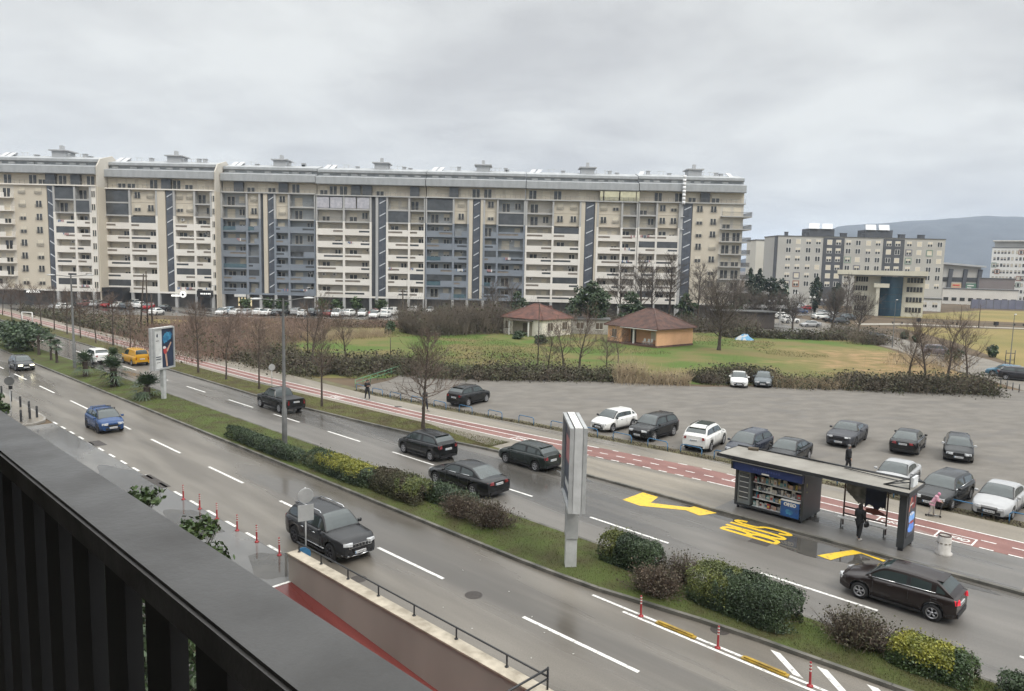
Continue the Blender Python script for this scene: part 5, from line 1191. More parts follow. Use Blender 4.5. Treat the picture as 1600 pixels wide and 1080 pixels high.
for s_ in (-1, 1):
    mb = MB(); mb.path([Vector((1.05, s_*.925, .45)), Vector((-1.05, s_*.925, .45))], .018, 5); mb.build('sill_trim', M_CHROME, jc)
    mb = MB(); mb.path([Vector((.35, s_*.925, .94)), Vector((.17, s_*.935, .94))], .022, 5); mb.path([Vector((-.55, s_*.925, .95)), Vector((-.73, s_*.93, .95))], .022, 5); mb.build('door_handle', M_CHROME, jc)
def lotcar(kind, px, rz, col, label, dz=0, **k):
    p = G(*px); return car(kind, (p.x, p.y), R(rz), col, label, lg, **k)
lotcar('suv', (733, 630), 56, BK, 'black crossover alone near the pavement tree on the gravel lot', rails=1)
lotcar('hatch', (959, 669), -135, WH, 'small white hatchback facing the road on the gravel lot', mirror=paint(BK))
lotcar('suv', (1021, 682), -133, BK, 'black crossover next to the small white hatchback', rim=M_ALLOY)
lotcar('suv', (1101, 697), 56, WH, 'white sport utility car parked rear to the road with sunroof', sunroof=True, rails=1)
lotcar('mpv', (1170, 710), -132, (.03, .035, .05), 'dark blue compact car right of the white sport utility car', rails=0)
lotcar('sedan', (1232, 720), -130, BK, 'black saloon partly behind the kiosk roof')
lotcar('coupe', (1323, 690), -128, (.05, .052, .06), 'matt dark grey muscle coupe standing alone mid-lot', rough=.42, rim=M_DALLOY)
lotcar('sedan', (1418, 702), 53, BK, 'black saloon seen from behind, mid-lot')
lotcar('hatch', (1496, 714), -120, BK, 'black hatchback with silver mirrors facing the camera on the right of the lot', mirror=paint(SV))
lotcar('sedan', (1400, 758), -131, SV, 'silver saloon half hidden behind the bus shelter roof')
lotcar('wagon', (1474, 782), -138, (.02, .021, .022), 'black estate car behind the child on the scooter', chrome=True)
lotcar('sedan', (1562, 796), -136, SV, 'silver saloon at the right edge behind the blue hoops')
lotcar('sedan', (1154, 601.5), -106, WH, 'white saloon at the back hedge of the gravel lot')
lotcar('sedan', (1192, 601.5), -110, GR, 'grey saloon at the back hedge of the gravel lot')
# beyond
p = G(1371, 534); car('mpv', (p.x, p.y), R(-30), (.02, .028, .045), 'dark blue people carrier on the side road near a lamp post', None)
p = G(1466, 556); car('suv', (p.x, p.y), R(-25), (.16, .14, .15), 'grey car behind the bare shrubs by the side road', None)
p = G(1570, 588); car('hatch', (p.x, p.y), R(140), (.06, .15, .22), 'blue hatchback on the side road at the right edge', None)
p = G(1592, 594); car('mpv', (p.x, p.y), R(-30), (.03, .03, .035), 'dark car cut by the right edge behind the lamp post', None)
# rows of cars before the long block: small in the photograph, one mesh each with the shapes of the big ones
def small_car(kind, col):
    M = car_meshes(kind); d = M['d']; mb = MB(); k = (kind, col)
    def addm(me, loc, rz, mp, sc=1):
        Mx = Matrix.Translation(loc) @ Matrix.Rotation(rz, 4, 'Z'); b = len(mb.v)
        mb.v += [tuple(Mx @ v.co) for v in me.vertices]
        for q in me.polygons: mb.f.append([b+i for i in q.vertices]); mb.m.append(mp[min(q.material_index, len(mp)-1)]); mb.sm.append(q.use_smooth)
    addm(M['body'], (0, 0, 0), 0, [0, 2]); addm(M['roof'], (0, 0, 0), 0, [0, 2])
    for q in ('windscreen', 'rear_window', 'sideL', 'sideR'): addm(M[q], (0, 0, 0), 0, [1])
    for s in (M['sF'], M['sR']):
        for sg in (1, -1):
            addm(M['tyre'], (d['L']/2-s*d['L'], sg*(d['W']/2-.115), d['wr']), 0 if sg > 0 else math.pi, [2]); addm(M['rim'], (d['L']/2-s*d['L'], sg*(d['W']/2-.115), d['wr']), 0 if sg > 0 else math.pi, [3])
    for sg in (0, 1):
        s_ = 1-2*sg
        addm(M['hl'][sg], (d['L']/2-.125, s_*M['hw'](.03)*.74, M['topf'](.035)-.10), 0, [4]); addm(M['tl'][sg], (-d['L']/2+.1, s_*M['hw'](.985)*.78, M['topf'](.97)-.13), 0, [5])
    return mb.mesh('parked_car', [paint(col), M_GLASS, M_BLACK, M_ALLOY, M_LENS, M_TAIL])
rc = random.Random(5); sc_ = {}
RED = (.32, .03, .035)
row = [(88, 483, SV), (100, 484, WH), (112, 482, DG), (128, 480, (.25, .12, .12)), (141, 479, WH), (152, 480, SV), (168, 480, RED), (185, 481, WH), (197, 482, GR), (208, 479, WH), (219, 482, WH), (232, 484, RED), (245, 492, WH), (258, 486, DG),
       (348, 492, WH), (360, 491, (.35, .42, .48)), (371, 493, WH), (383, 493, SV), (404, 493, WH), (418, 493, WH), (432, 493, DG), (443, 493, BK), (463, 492, SV), (474, 494, WH), (488, 493, DG), (500, 493, BK), (512, 494, (.22, .04, .04)), (525, 495, WH), (534, 494, SV), (546, 494, WH), (566, 494, WH), (584, 493, (.3, .05, .05)), (585, 497, WH), (603, 496, WH), (603, 491, WH), (615, 492, WH), (647, 490, WH), (672, 489, WH)]
cn = {WH: 'white', SV: 'silver', DG: 'dark grey', BK: 'black', RED: 'red', GR: 'grey'}
cnt = {}
ordn = ['first', 'second', 'third', 'fourth', 'fifth', 'sixth', 'seventh', 'eighth', 'ninth', 'tenth', 'eleventh', 'twelfth', 'thirteenth', 'fourteenth', 'fifteenth', 'sixteenth', 'seventeenth', 'eighteenth', 'nineteenth', 'twentieth']
for px, py, c in sorted(row):
    kd = rc.choice(['hatch', 'suv', 'mpv', 'sedan', 'hatch', 'van' if c == WH and rc.random() < .4 else 'hatch'])
    nmc = cn.get(c, 'dark red' if c[0] > .2 and c[1] < .06 else ('brownish red' if c[0] > c[2] else 'pale blue')); cnt[nmc] = cnt.get(nmc, 0)+1
    if (kd, c) not in sc_: sc_[(kd, c)] = small_car(kd, c)
    p = G(px, py); o = put('parked_car', sc_[(kd, c)], None, (p.x, p.y, 0), R(rc.choice([-92, 88, -88, 90, 80])+rc.uniform(-5, 5)))
    tag(o, '%s car before the long block, %s %s one from left' % (nmc, ordn[cnt[nmc]-1], nmc), 'car', 'cars parked in front of the long block')
side = [(1240, 484, WH), (1250, 481, SV), (1262, 485, RED), (1249, 490, (.06, .10, .20)), (1228, 486, DG), (1215, 491, SV), (1234, 505, WH), (1222, 498, WH), (1281, 499, WH), (1300, 503, BK), (1312, 507, DG), (1266, 511, SV), (1206, 497, WH), (1290, 494, SV), (1325, 500, GR), (1248, 478, WH)]
cnt = {}
for px, py, c in sorted(side):
    kd = rc.choice(['hatch', 'suv', 'sedan']); nmc = cn.get(c, 'blue'); cnt[nmc] = cnt.get(nmc, 0)+1
    if (kd, c) not in sc_: sc_[(kd, c)] = small_car(kd, c)
    p = G(px, py); o = put('parked_car', sc_[(kd, c)], None, (p.x, p.y, 0), R(rc.choice([10, 190, 20, 5])+rc.uniform(-5, 5)))
    tag(o, '%s car parked below the grey slab block, %s %s one from left' % (nmc, ordn[cnt[nmc]-1], nmc), 'car', 'cars parked below the grey slab block')

# ================================================================== PLANTS
def rvec(r, up_=0.0):
    z = r.uniform(-1, 1); a = r.uniform(0, 2*math.pi); q = math.sqrt(1-z*z); return Vector((q*math.cos(a), q*math.sin(a), z))
def leaf(mb, p, r, s, n=None, el=1.5, mi=0):
    n = (n or rvec(r)); a = n.orthogonal().normalized(); b = n.cross(a); t = r.uniform(0, 6.28); c, d = math.cos(t), math.sin(t)
    a, b = a*c+b*d, b*c-a*d; a = a*s*el; b = b*s*.5
    mb.add([p-a*.5, p+b, p+a*.5, p-b], [(0, 1, 2, 3)], mi)
def cloud(mb, c, rad, n, s, r, shell=.55, mi=0, flatn=.0, clip=-.2):
    c = Vector(c)
    for _ in range(n):
        d = rvec(r)
        if d.z < clip and r.random() < .7: d.z = -d.z*.3
        k = shell+(1-shell)*r.random()**.6; k *= 1+.22*noise.noise(d*2.3+c*.7)
        p = c+Vector((d.x*rad[0], d.y*rad[1], d.z*rad[2]))*k
        nn = (d*1.1+rvec(r)).normalized(); leaf(mb, p, r, s*r.uniform(.6, 1.35), nn, 1.5, mi)
def twig(mb, p, d, L_, r0_, r, n=3, seg=2, bend=.25, mi=0, taper=.35, lift=0):
    """a bent tapering shoot; returns its points"""
    pts = [p]
    for k in range(seg):
        d = (d+rvec(r)*bend+Vector((0, 0, lift))).normalized(); q = pts[-1]+d*(L_/seg)
        a0 = r0_*(1-(1-taper)*k/seg); a1 = r0_*(1-(1-taper)*(k+1)/seg); mb.tube(pts[-1], q, a0, a1, n, mi, cap=False, smooth=False); pts.append(q)
    return pts, d
def bare_meshes(seed, h, clear, spread, nb, style, thick=.09, lev=3, tw=.009):
    r = random.Random(seed); tk = MB(); br = MB(); pts = [Vector((0, 0, -.05))]; d = Vector((0, 0, 1)); n = 9
    wob = .02 if style != 'wild' else .10
    for k in range(n):
        d = (d+rvec(r)*wob).normalized()
        if d.z < .9: d.z += .2
        pts.append(pts[-1]+d*(h/n)); a0 = thick*(1-.88*k/n); a1 = thick*(1-.88*(k+1)/n)
        if k == 0: a0 *= 1.25
        tk.tube(pts[-2], pts[-1], a0, a1, 8, cap=False)
    def grow(p, d, L_, ra, lv):
        q, dd = twig(br, p, d, L_, ra, r, 4 if lv > 1 else 3, 3 if lv > 1 else 2, .16 if lv > 1 else .28, lift=.10)
        if lv <= 0: return
        m_ = {3: 6, 2: 7, 1: 6}[lv]
        for i in range(m_):
            f_ = r.uniform(.2, 1.0); k = min(len(q)-2, int(f_*(len(q)-1))); b = q[k].lerp(q[k+1], f_*(len(q)-1)-k)
            nd = (dd+rvec(r)*.85+Vector((0, 0, .18))).normalized(); grow(b, nd, L_*r.uniform(.38, .62), max(tw*.6, ra*.45), lv-1)
    for i in range(nb):
        f_ = clear+(1-clear)*((i+.5)/nb)**.9; z = f_*h; k = min(n-1, int(f_*n)); b = pts[k].lerp(pts[k+1], f_*n-k)
        a = i*2.4+r.uniform(-.5, .5)
        if style == 'cone': el = r.uniform(.10, .5)+.45*(f_-clear); L_ = spread*(1.05-.82*(f_-clear)/(1-clear))*r.uniform(.75, 1.1)
        elif style == 'up': el = r.uniform(.6, 1.1); L_ = spread*(1.0-.55*(f_-clear)/(1-clear))*r.uniform(.7, 1.1)
        else: el = r.uniform(.25, 1.0); L_ = spread*(1.0-.5*abs(f_-.6))*r.uniform(.7, 1.1)
        grow(b, Vector((math.cos(a)*math.cos(el), math.sin(a)*math.cos(el), math.sin(el))), L_, thick*.32*(1.1-.6*f_), lev-1)
    return tk.mesh('trunk', [M_BARK]), br.mesh('branches', [M_TWIG])
def bare_tree(ms, loc, rz, sc, label, group=None, name='bare_tree', mat=None):
    t = thing(name, label, 'tree', loc, rz, group); t.scale = (sc, sc, sc); put('trunk', ms[0], t); o = put('crown', ms[1], t)
    if mat: setp(o, mat)
    return t
def leaf_tree(name, label, loc, h, rad, mat, seed, n=2600, s=.28, trunk=.2, blobs=9, clear=.25, group=None, conif=False):
    r = random.Random(seed); t = thing(name, label, 'tree', loc, 0, group)
    tk = MB(); q, d = twig(tk, Vector((0, 0, -.1)), Vector((0, 0, 1)), h*.8, trunk, r, 8, 5, .05, taper=.2); bs = []
    mb = MB()
    if conif:
        for k in range(16):
            f_ = k/15; z = h*(clear+(1-clear)*f_); ra = rad*(math.sin(math.pi*min(1, .18+.84*(1-f_)))**.7)*(1.0 if f_ < .9 else .45)
            cloud(mb, (r.uniform(-.1, .1), r.uniform(-.1, .1), z), (ra, ra, h*.06+.2), n//16, s, r, .55)
    else:
        for k in range(blobs):
            a = k*2.4; f_ = (k+.5)/blobs; rr_ = rad*r.uniform(.3, .62)*math.sin(math.pi*(.2+.75*f_)); z = h*(clear+(.9-clear)*f_)
            c = Vector((math.cos(a)*rr_, math.sin(a)*rr_, z)); bs.append(c); b = rad*r.uniform(.42, .62)
            for j in range(6):
                c2 = c+rvec(r)*b*.65; cloud(mb, c2, (b*.55, b*.55, b*.45), n//(blobs*6), s, r, .35)
            tk.tube(q[min(4, 1+int(f_*4))], c, trunk*.3, trunk*.08, 5, cap=False)
    tk.build('trunk', M_BARK, t); mb.build('crown', mat, t); return t
# ---- trees on the verge between road and cycle path
BT = [bare_meshes(11, 6.6, .28, 2.6, 44, 'cone', .13, 3, .012), bare_meshes(12, 6.2, .38, 2.0, 30, 'up', .10, 3, .013), bare_meshes(13, 6.0, .36, 1.9, 28, 'up', .095, 3, .013), bare_meshes(14, 6.4, .4, 1.7, 26, 'wild', .095, 3, .013)]
vt = [((661, 670), 0, 1.05, 'broad bare tree on the verge behind the black tall hatchback'), ((503, 635), 1, 1.0, 'bare verge tree right of the black pickup truck'), ((405, 608), 2, .98, 'bare verge tree left of the tall lamp post'),
      ((353, 593), 3, .95, 'bare verge tree midway between left billboard and lamp post'), ((310, 582), 1, 1.12, 'bare verge tree just right of the left billboard'), ((204, 547), 2, .95, 'bare verge tree above the yellow van'),
      ((177, 540), 1, 1.05, 'bare verge tree above the white car behind the palm'), ((150, 535.5), 3, 1.0, 'bare verge tree right of the far lamp post'), ((126, 528), 2, 1.0, 'leaning bare verge tree at the far lamp post'), ((105, 522), 1, 1.0, 'bare verge tree left of the far lamp post'),
      ((85, 516), 2, 1.05, 'bare verge tree, second left of the far lamp post'), ((65, 510.5), 3, 1.0, 'bare verge tree, third left of the far lamp post'), ((34, 502), 1, 1.0, 'bare verge tree behind the white goal frame'), ((19, 501), 2, 1.0, 'bare verge tree above the dark evergreen shrub'), ((4, 492), 3, 1.0, 'bare verge tree at the left edge of the photo')]
for (px, k, sc, lb) in vt:
    p = G(*px, .12); bare_tree(BT[k], p, random.uniform(0, 6), sc, lb, 'bare young trees on the verge')
# ---- trees round the bungalows and behind the lot
WT = [bare_meshes(21, 5.4, .27, 4.0, 40, 'wild', .24, 3, .024), bare_meshes(22, 5.0, .2, 2.6, 20, 'wild', .14, 3, .016), bare_meshes(23, 9.5, .25, 3.8, 24, 'up', .24, 3, .027)]
def btree(px, k, sc, lb, mat=None, g=None): bare_tree(WT[k], G(*px), random.uniform(0, 6), sc*(1.15 if lb.startswith('tall') else 1), lb, g, mat=mat)
btree((1123, 547), 0, 1.25, 'dark spreading bare tree right of the orange house', M_DTWIG)
for i, (px, k, sc, s_) in enumerate([((1000, 503), 2, 1.15, 'behind the roof of the orange house, left'), ((1018, 502), 2, .95, 'behind the roof of the orange house, middle'), ((1045, 503), 2, 1.2, 'behind the roof of the orange house, right'), ((968, 504), 2, 1.0, 'between the evergreen and the orange house'), ((1090, 506), 2, 1.05, 'in front of the cream end section'), ((1110, 505), 2, .95, 'in front of the wrap-round balconies'), ((1150, 508), 2, .8, 'above the dim shed'), ((1175, 510), 0, .8, 'right of the dim shed'), ((1205, 512), 0, .8, 'beside the car park lamps'), ((1238, 515), 0, .75, 'below the red parked car'), ((1300, 512), 0, .9, 'left of the office building'), ((1322, 500), 2, .9, 'in front of the office building'), ((1340, 520), 0, .8, 'by the side road'), ((935, 503), 2, .75, 'right of the evergreen'), ((800, 500), 1, 1.2, 'behind the white house'), ((770, 505), 2, .7, 'left of the white house')]):
    btree(px, k, sc, 'tall bare tree ' + s_, M_DTWIG)
for px, k, sc, s_ in [((880, 575), 1, .9, 'below the white house on the field edge'), ((905, 578), 1, 1.1, 'on the field edge between the two bungalows'), ((857, 580), 1, .8, 'beside the leaning pole at the field edge'), ((966, 567), 1, .7, 'thin, on the lawn before the orange house'), ((948, 580), 1, .7, 'above the white hatchback'), ((540, 560), 1, .9, 'at the right end of the bramble bank'), ((488, 565), 1, 1.2, 'behind the bramble bank'), ((1420, 590), 1, 1.0, 'in the hedge before the side road, left'), ((1445, 595), 1, 1.1, 'in the hedge before the side road, middle'), ((1480, 597), 1, 1.2, 'in the hedge before the side road, right'), ((1510, 597), 1, 1.0, 'at the right end of the lot hedge')]:
    btree(px, k, sc, 'small bare tree ' + s_, M_TWIG)
leaf_tree('evergreen_tree', 'tall dark evergreen tree between the two bungalows', G(920, 519), 8.6, 4.2, M_LEAF, 31, 5200, .34, .28, 11, .18)
leaf_tree('evergreen_tree', 'dark rounded evergreen behind the orange house roof', AT(988, 496, 140)*1.0 - Vector((0, 0, AT(988, 496, 140).z)), 6.5, 3.2, M_LEAF, 32, 2200, .34, .2, 8, .1)
leaf_tree('evergreen_tree', 'dark evergreen behind the roof of the white house', Vector((AT(812, 480, 148).x, 148, 0)), 6.0, 2.6, M_LEAF, 33, 1600, .34, .2, 7, .1)
for i, (px, Y, h_, rd, s_) in enumerate([(1172, 196, 11.5, 1.5, 'left of the pair beyond the long block'), (1186, 198, 11.5, 1.5, 'right of the pair beyond the long block'), (1276, 212, 9.5, 2.0, 'before the dark stripe of the slab block'), (1310, 208, 8.0, 2.0, 'left of the office building')]):
    leaf_tree('cypress_tree', 'dark narrow cypress ' + s_, Vector((AT(px, 440, Y).x, Y, 0)), h_, rd, M_CYP, 40+i, 1700, .4, .2, 9, .05, None, True)
for i, (px, Y, h_, rd, s_) in enumerate([(1204, 190, 10.0, 3.2, 'bluish spreading conifer before the grey slab block, left'), (1222, 192, 9.5, 3.0, 'bluish spreading conifer before the grey slab block, right'), (1180, 185, 7.5, 3.4, 'dark conifer at the end of the long block'), (1160, 170, 6.0, 3.0, 'dark evergreen at the foot of the wrap-round balconies'), (1075, 160, 6.5, 2.4, 'dark evergreen before the stairwell of the cream end section')]):
    leaf_tree('conifer_tree', s_, Vector((AT(px, 440, Y).x, Y, 0)), h_, rd, M_CYP if i < 3 else M_LEAF, 50+i, 1800, .42, .25, 8, .06)
for i, (px, py, h_, s_) in enumerate([(420, 489, 3.2, 'first'), (440, 490, 2.8, 'second'), (502, 491, 3.0, 'third'), (525, 491, 3.0, 'fourth'), (557, 492, 3.4, 'fifth'), (385, 489, 2.8, 'leftmost'), (595, 491, 3.2, 'rightmost')]):
    leaf_tree('small_leafy_tree', 'small olive green tree among the cars before the long block, ' + s_ + (' of the row' if 'most' in s_ else ' from the lamp post'), G(px, py-2), h_, 1.7, M_LEAF2, 60+i, 900, .3, .08, 6, .35, 'small trees among the parked cars')
# ---- palms on the median
def palm(loc, h, n, fl, label, seed, thick=.16, skirt=False):
    r = random.Random(seed); t = thing('palm', label, 'palm', loc, 0, 'palms on the median'); mb = MB()
    prof = [(thick*1.15, -.05)]+[(thick*(1+.12*((k % 2)*2-1)), h*k/10) for k in range(1, 11)]+[(0, h+.05)]; mb.lathe(prof, 10); mb.build('trunk', M_BARK, t)
    mb = MB()
    for i in range(n):
        el = r.uniform(-.75, 1.25) if i < n*.8 else r.uniform(.6, 1.4); a = r.uniform(0, 6.28); d = Vector((math.cos(a)*math.cos(el), math.sin(a)*math.cos(el), math.sin(el)))
        p = Vector((0, 0, h-.05)); sr_ = r.uniform(.22, .66); stem = p+d*fl*sr_+Vector((0, 0, -.06*fl)); mb.tube(p, stem, .014, .01, 3, 1, cap=False)
        s_ = d.cross(Vector((0, 0, 1))).normalized(); up_ = s_.cross(d).normalized()
        for k in range(7):      # the fan: stiff narrow blades
            an = (k-3)/3*1.4; dd = (d*math.cos(an)+s_*math.sin(an)+up_*.12).normalized(); L_ = fl*.6*(1-.25*abs(an)/1.45)*r.uniform(.8, 1.15)
            w_ = dd.cross(up_).normalized()*.05; m_ = stem+dd*L_*.55; e_ = stem+dd*L_+Vector((0, 0, -.30*L_))
            mb.add([stem-w_*.5, stem+w_*.5, m_+w_, m_-w_], [(0, 1, 2, 3)], 0); mb.add([m_-w_, m_+w_, e_], [(0, 1, 2)], 0)
    mb.build('fronds', [M_PALM, M_BARK], t)
    if skirt:
        mb = MB()
        for i in range(60):
            a = r.uniform(0, 6.28); z = r.uniform(.1, h*.8); p = Vector((math.cos(a)*thick, math.sin(a)*thick, z)); d = Vector((math.cos(a), math.sin(a), r.uniform(-.8, .5)))
            e_ = p+d*r.uniform(.3, .8); w_ = Vector((-d.y, d.x, 0))*.08; mb.add([p-w_*.3, p+w_*.3, e_+w_, e_-w_], [(0, 1, 2, 3)])
        mb.build('dead_fronds', M_PALM, t)
    return t
for px, h, n, fl, th, sk, lb in [((61, 555), 2.3, 22, 1.0, .15, 0, 'slim palm nearest the dark evergreen shrub on the median'), ((80, 563), 2.3, 20, .95, .12, 0, 'slim palm, left of the close pair on the median'), ((89, 567.5), 2.0, 20, .95, .13, 0, 'slim palm, right of the close pair on the median'), ((134, 588), 1.5, 36, 1.4, .24, 0, 'stout palm in front of the white car'), ((178, 603.6), 1.7, 44, 1.5, .3, 1, 'stout palm with shaggy trunk on the median'), ((178, 598), 2.6, 22, .95, .13, 0, 'slim palm rising behind the shaggy stout palm'), ((230, 622.5), 1.0, 50, 1.6, .26, 0, 'low bushy palm beside the left billboard')]:
    palm(G(*px, .2), h, n, fl, lb, int(px[0]), th, sk)
# ---- clipped and wild bushes on the median
def bush(label, u0, u1, v, wd, h, mats, seed, n=5200, s=.07, flat=.75, name='clipped_bush', split=None, twigs=0, zb=.2, stem=True, lean=0):
    """one bush: leaf shell over a core of stems; split = share of length whose leaves are yellow-green"""
    r = random.Random(seed); c = W((u0+u1)/2, v, zb); L_ = abs(u1-u0); t = thing(name, label, 'bush', c, ROT_UP); mb = MB()
    def surf():
        x = r.uniform(-1, 1); a = r.uniform(0, math.pi); k = .9+.1*r.random(); e_ = 4.0
        cz, cy = math.sin(a), math.cos(a); q = (abs(cy)**e_+abs(cz)**e_)**(-1/e_); cx_ = (1-abs(x)**5)**.25
        return Vector((x*L_/2, cy*q*wd/2*cx_*k, max(.04, cz*q*h*(.55+.45*cx_)*k))), Vector((x**3*.8, cy, cz))
    for i in range(n):
        p, nn = surf(); k = 1+.13*noise.noise((p.x*1.4+seed, p.y*1.4, p.z*1.4))+.05*noise.noise((p.x*5+seed, p.y*5, p.z*5)); p = Vector((p.x*k, p.y*k, p.z*k))
        q_ = r.random()
        if q_ < .25: p *= r.uniform(.75, .97)
        elif q_ < .31: p = Vector((p.x*r.uniform(1.0, 1.08), p.y*r.uniform(1.0, 1.18), p.z*r.uniform(1.0, 1.22)))
        mi = 0
        if split:
            f_ = p.x/L_+.5+.22*noise.noise((p.x*2.1, p.y*2.1, seed*1.0)); mi = 1 if split[0] < f_ < split[1] and p.z > h*split[2]*r.uniform(.7, 1.3) else 0
        leaf(mb, p, r, s*r.uniform(.7, 1.4), (nn*.9+rvec(r)).normalized(), 1.6, mi)
    o = mb.build('foliage', mats, t)
    mb = MB(); 
    for i in range(26+twigs):
        x = r.uniform(-.42, .42)*L_; a = r.uniform(0, 6.28); el = r.uniform(.5, 1.4); d = Vector((math.cos(a)*math.cos(el), math.sin(a)*math.cos(el), math.sin(el)))
        twig(mb, Vector((x, r.uniform(-.15, .15)*wd, 0)), d, h*r.uniform(.6, 1.0 if i < 26 else 1.35), .018 if i < 26 else .008, r, 3, 3, .25)
    mb.build('stems', M_TWIG, t)
    # dark solid core that hides the far side
    mb = MB(); mb.lathe([(.0, .0), (.40, .0), (.44, .3), (.36, .62), (0, .78)], 14); mb.v = [(x*L_*.92, y*wd*.9, z*h) for x, y, z in mb.v]; mb.build('inner_core', pm('inner_core', (.03, .03, .018), (.016, .018, .01), 7, .95, .9), t)
    return t
def scrub(label, u0, u1, v, wd, h, seed, n=420, mat=None, leaves=900, lm=None, name='bare_bush', zb=.2):
    r = random.Random(seed); t = thing(name, label, 'bush', W((u0+u1)/2, v, zb), ROT_UP); L_ = abs(u1-u0); mb = MB(); lf = MB()
    for i in range(n):
        x, y = r.gauss(0, .22)*L_, r.gauss(0, .22)*wd; d = Vector((x/L_*1.8+r.uniform(-.5, .5), y/wd*1.8+r.uniform(-.5, .5), r.uniform(.7, 1.6))).normalized()
        q, dd = twig(mb, Vector((x*.6, y*.6, 0)), d, h*r.uniform(.6, 1.15), .011, r, 3, 3, .22)
        for k in range(3): twig(mb, q[r.choice([1, 2])], (dd+rvec(r)*.9).normalized(), h*r.uniform(.2, .4), .006, r, 3, 2, .3)
        for k in range(leaves//n+1): leaf(lf, q[r.choice([1, 2, 3])]+rvec(r)*.14, r, .06)
    mb.build('stems', mat or M_TWIG, t); lf.build('leaves', lm or M_LEAFB, t); return t
G_ = None
bush('long low clipped dark hedge on the median opposite the lamp post', 48.0, 38.0, 22.0, 1.0, .75, [M_LEAF], 1, 16000, .045)
bush('clipped hedge with bright yellow green top beside the long black saloon', 38.0, 31.5, 22.5, 1.5, .95, [M_LEAF, M_LEAFY], 2, 17000, .045, split=(.10, .72, .55))
bush('dull green clipped bush with yellowish flank, behind the off-road car', 31.8, 27.6, 22.8, 1.7, 1.05, [M_BRAMBLE, M_LEAFO], 3, 14000, .045, split=(.0, .35, .5), twigs=30)
bush('flat topped green bush at the boot of the long black saloon', 28.4, 25.0, 23.6, 1.3, .85, [M_LEAF], 4, 10000, .045)
scrub('brown bare bush left of the tall billboard, farther one', 26.4, 24.0, 22.9, 1.4, .95, 5, 420, M_TWIG, 1500)
scrub('brown bare bush left of the tall billboard, nearer one', 24.6, 22.2, 23.0, 1.5, 1.0, 6, 420, M_TWIG, 1700, M_BRAMBLE)
bush('clipped bush with yellowish left end, right of the tall billboard', 17.6, 14.9, 24.05, 1.3, 1.15, [M_LEAF, M_LEAFO], 7, 14000, .042, split=(.66, 1.2, .35))
scrub('brown leafed low bush in front of the red post', 15.2, 13.2, 22.7, 1.3, .85, 8, 420, M_TWIG, 2200, M_LEAFB)
scrub('small bare shrub with crooked stem between the clipped bushes', 14.6, 13.6, 24.3, .9, 1.05, 9, 160, M_TWIG, 350, M_BRAMBLE)
bush('largest clipped bush with olive left end, near the foreground', 13.2, 9.3, 23.75, 1.9, 1.25, [M_LEAF, M_LEAFO], 10, 26000, .04, split=(.62, 1.2, .3), twigs=12)
scrub('dull green brown wild bush left of the yellow leafed bush', 8.6, 6.4, 24.2, 1.3, .95, 11, 460, M_TWIG, 2400, M_BRAMBLE)
bush('yellow leafed clipped bush at the lower right edge', 6.6, 4.2, 24.25, 1.35, .85, [M_LEAF2, M_LEAFY], 12, 14000, .042, split=(.25, 1.2, .55), twigs=20)
bush('dark bush cut by the right edge of the photo', 3.7, 2.0, 24.4, 1.0, .7, [M_LEAF], 13, 5000, .042)
# big dark evergreen shrub at the left edge
t = thing('evergreen_shrub', 'big dark glossy evergreen shrub on the median at the left edge', 'shrub', W(109, 23.2, .2), ROT_UP); mb = MB(); r = random.Random(77)
for k in range(16): cloud(mb, (r.uniform(-6, 6), r.uniform(-1.3, 1.3), r.uniform(.8, 2.4)), (1.9, 1.5, 1.3), 420, .24, r, .4)
mb.build('foliage', M_LEAF, t); mb = MB()
for k in range(14): twig(mb, Vector((r.uniform(-5, 5), r.uniform(-.8, .8), 0)), Vector((0, 0, 1)), 2.2, .05, r, 5, 3, .15)
mb.build('stems', M_BARK, t)
# plants along the foot of the building, seen over and through the balcony railing
def under(label, u, v, top, rad, seed, n, s, mat=M_LEAF2, zb=0.0):
    r = random.Random(seed); t = thing('leafy_shrub', label, 'shrub', W(u, v, zb), 0); mb = MB(); tk = MB(); top -= zb
    q, d = twig(tk, Vector((0, 0, -.05)), Vector((0, 0, 1)), top*.8, .05, r, 6, 4, .08)
    for k in range(9):
        c = Vector((r.uniform(-.6, .6)*rad, r.uniform(-.6, .6)*rad, top*(.35+.55*k/9))); cloud(mb, c, (rad*.55, rad*.55, rad*.5), n//9, s, r, .4); tk.tube(q[min(3, k//2)], c, .02, .008, 4, cap=False)
    for k in range(40):
        a = r.uniform(0, 6.28); p = Vector((math.cos(a)*rad*.5, math.sin(a)*rad*.5, top*.78)); qq, dd = twig(tk, p, (rvec(r)*.6+Vector((0, 0, 1))).normalized(), top*.2, .008, r, 3, 2, .3)
        for j in range(7): leaf(mb, qq[1].lerp(qq[2], r.random())+rvec(r)*.09, r, s*1.1)
    mb.build('foliage', mat, t); tk.build('stem', M_BARK, t); return t
under('leafy shrub whose top shows over the rail left of the red posts, larger', 23.4, 9.6, 3.75, 1.0, 1, 2600, .13)
under('leafy shrub top just over the rail near the white kerb ring', 27.4, 9.2, 3.9, .8, 2, 1700, .13)
under('leafy shrub over the rail beside the black bollards, nearer', 63.5, 12.2, 1.15, .6, 3, 1100, .13, M_LEAF2, .12)
under('leafy shrub over the rail beside the black bollards, farther', 67.5, 12.3, 1.3, .8, 4, 1600, .14, M_LEAF2, .12)
under('leafy shrub at the left edge above the rail', 72.5, 12.4, 1.4, .9, 5, 1600, .15, M_LEAF2, .12)
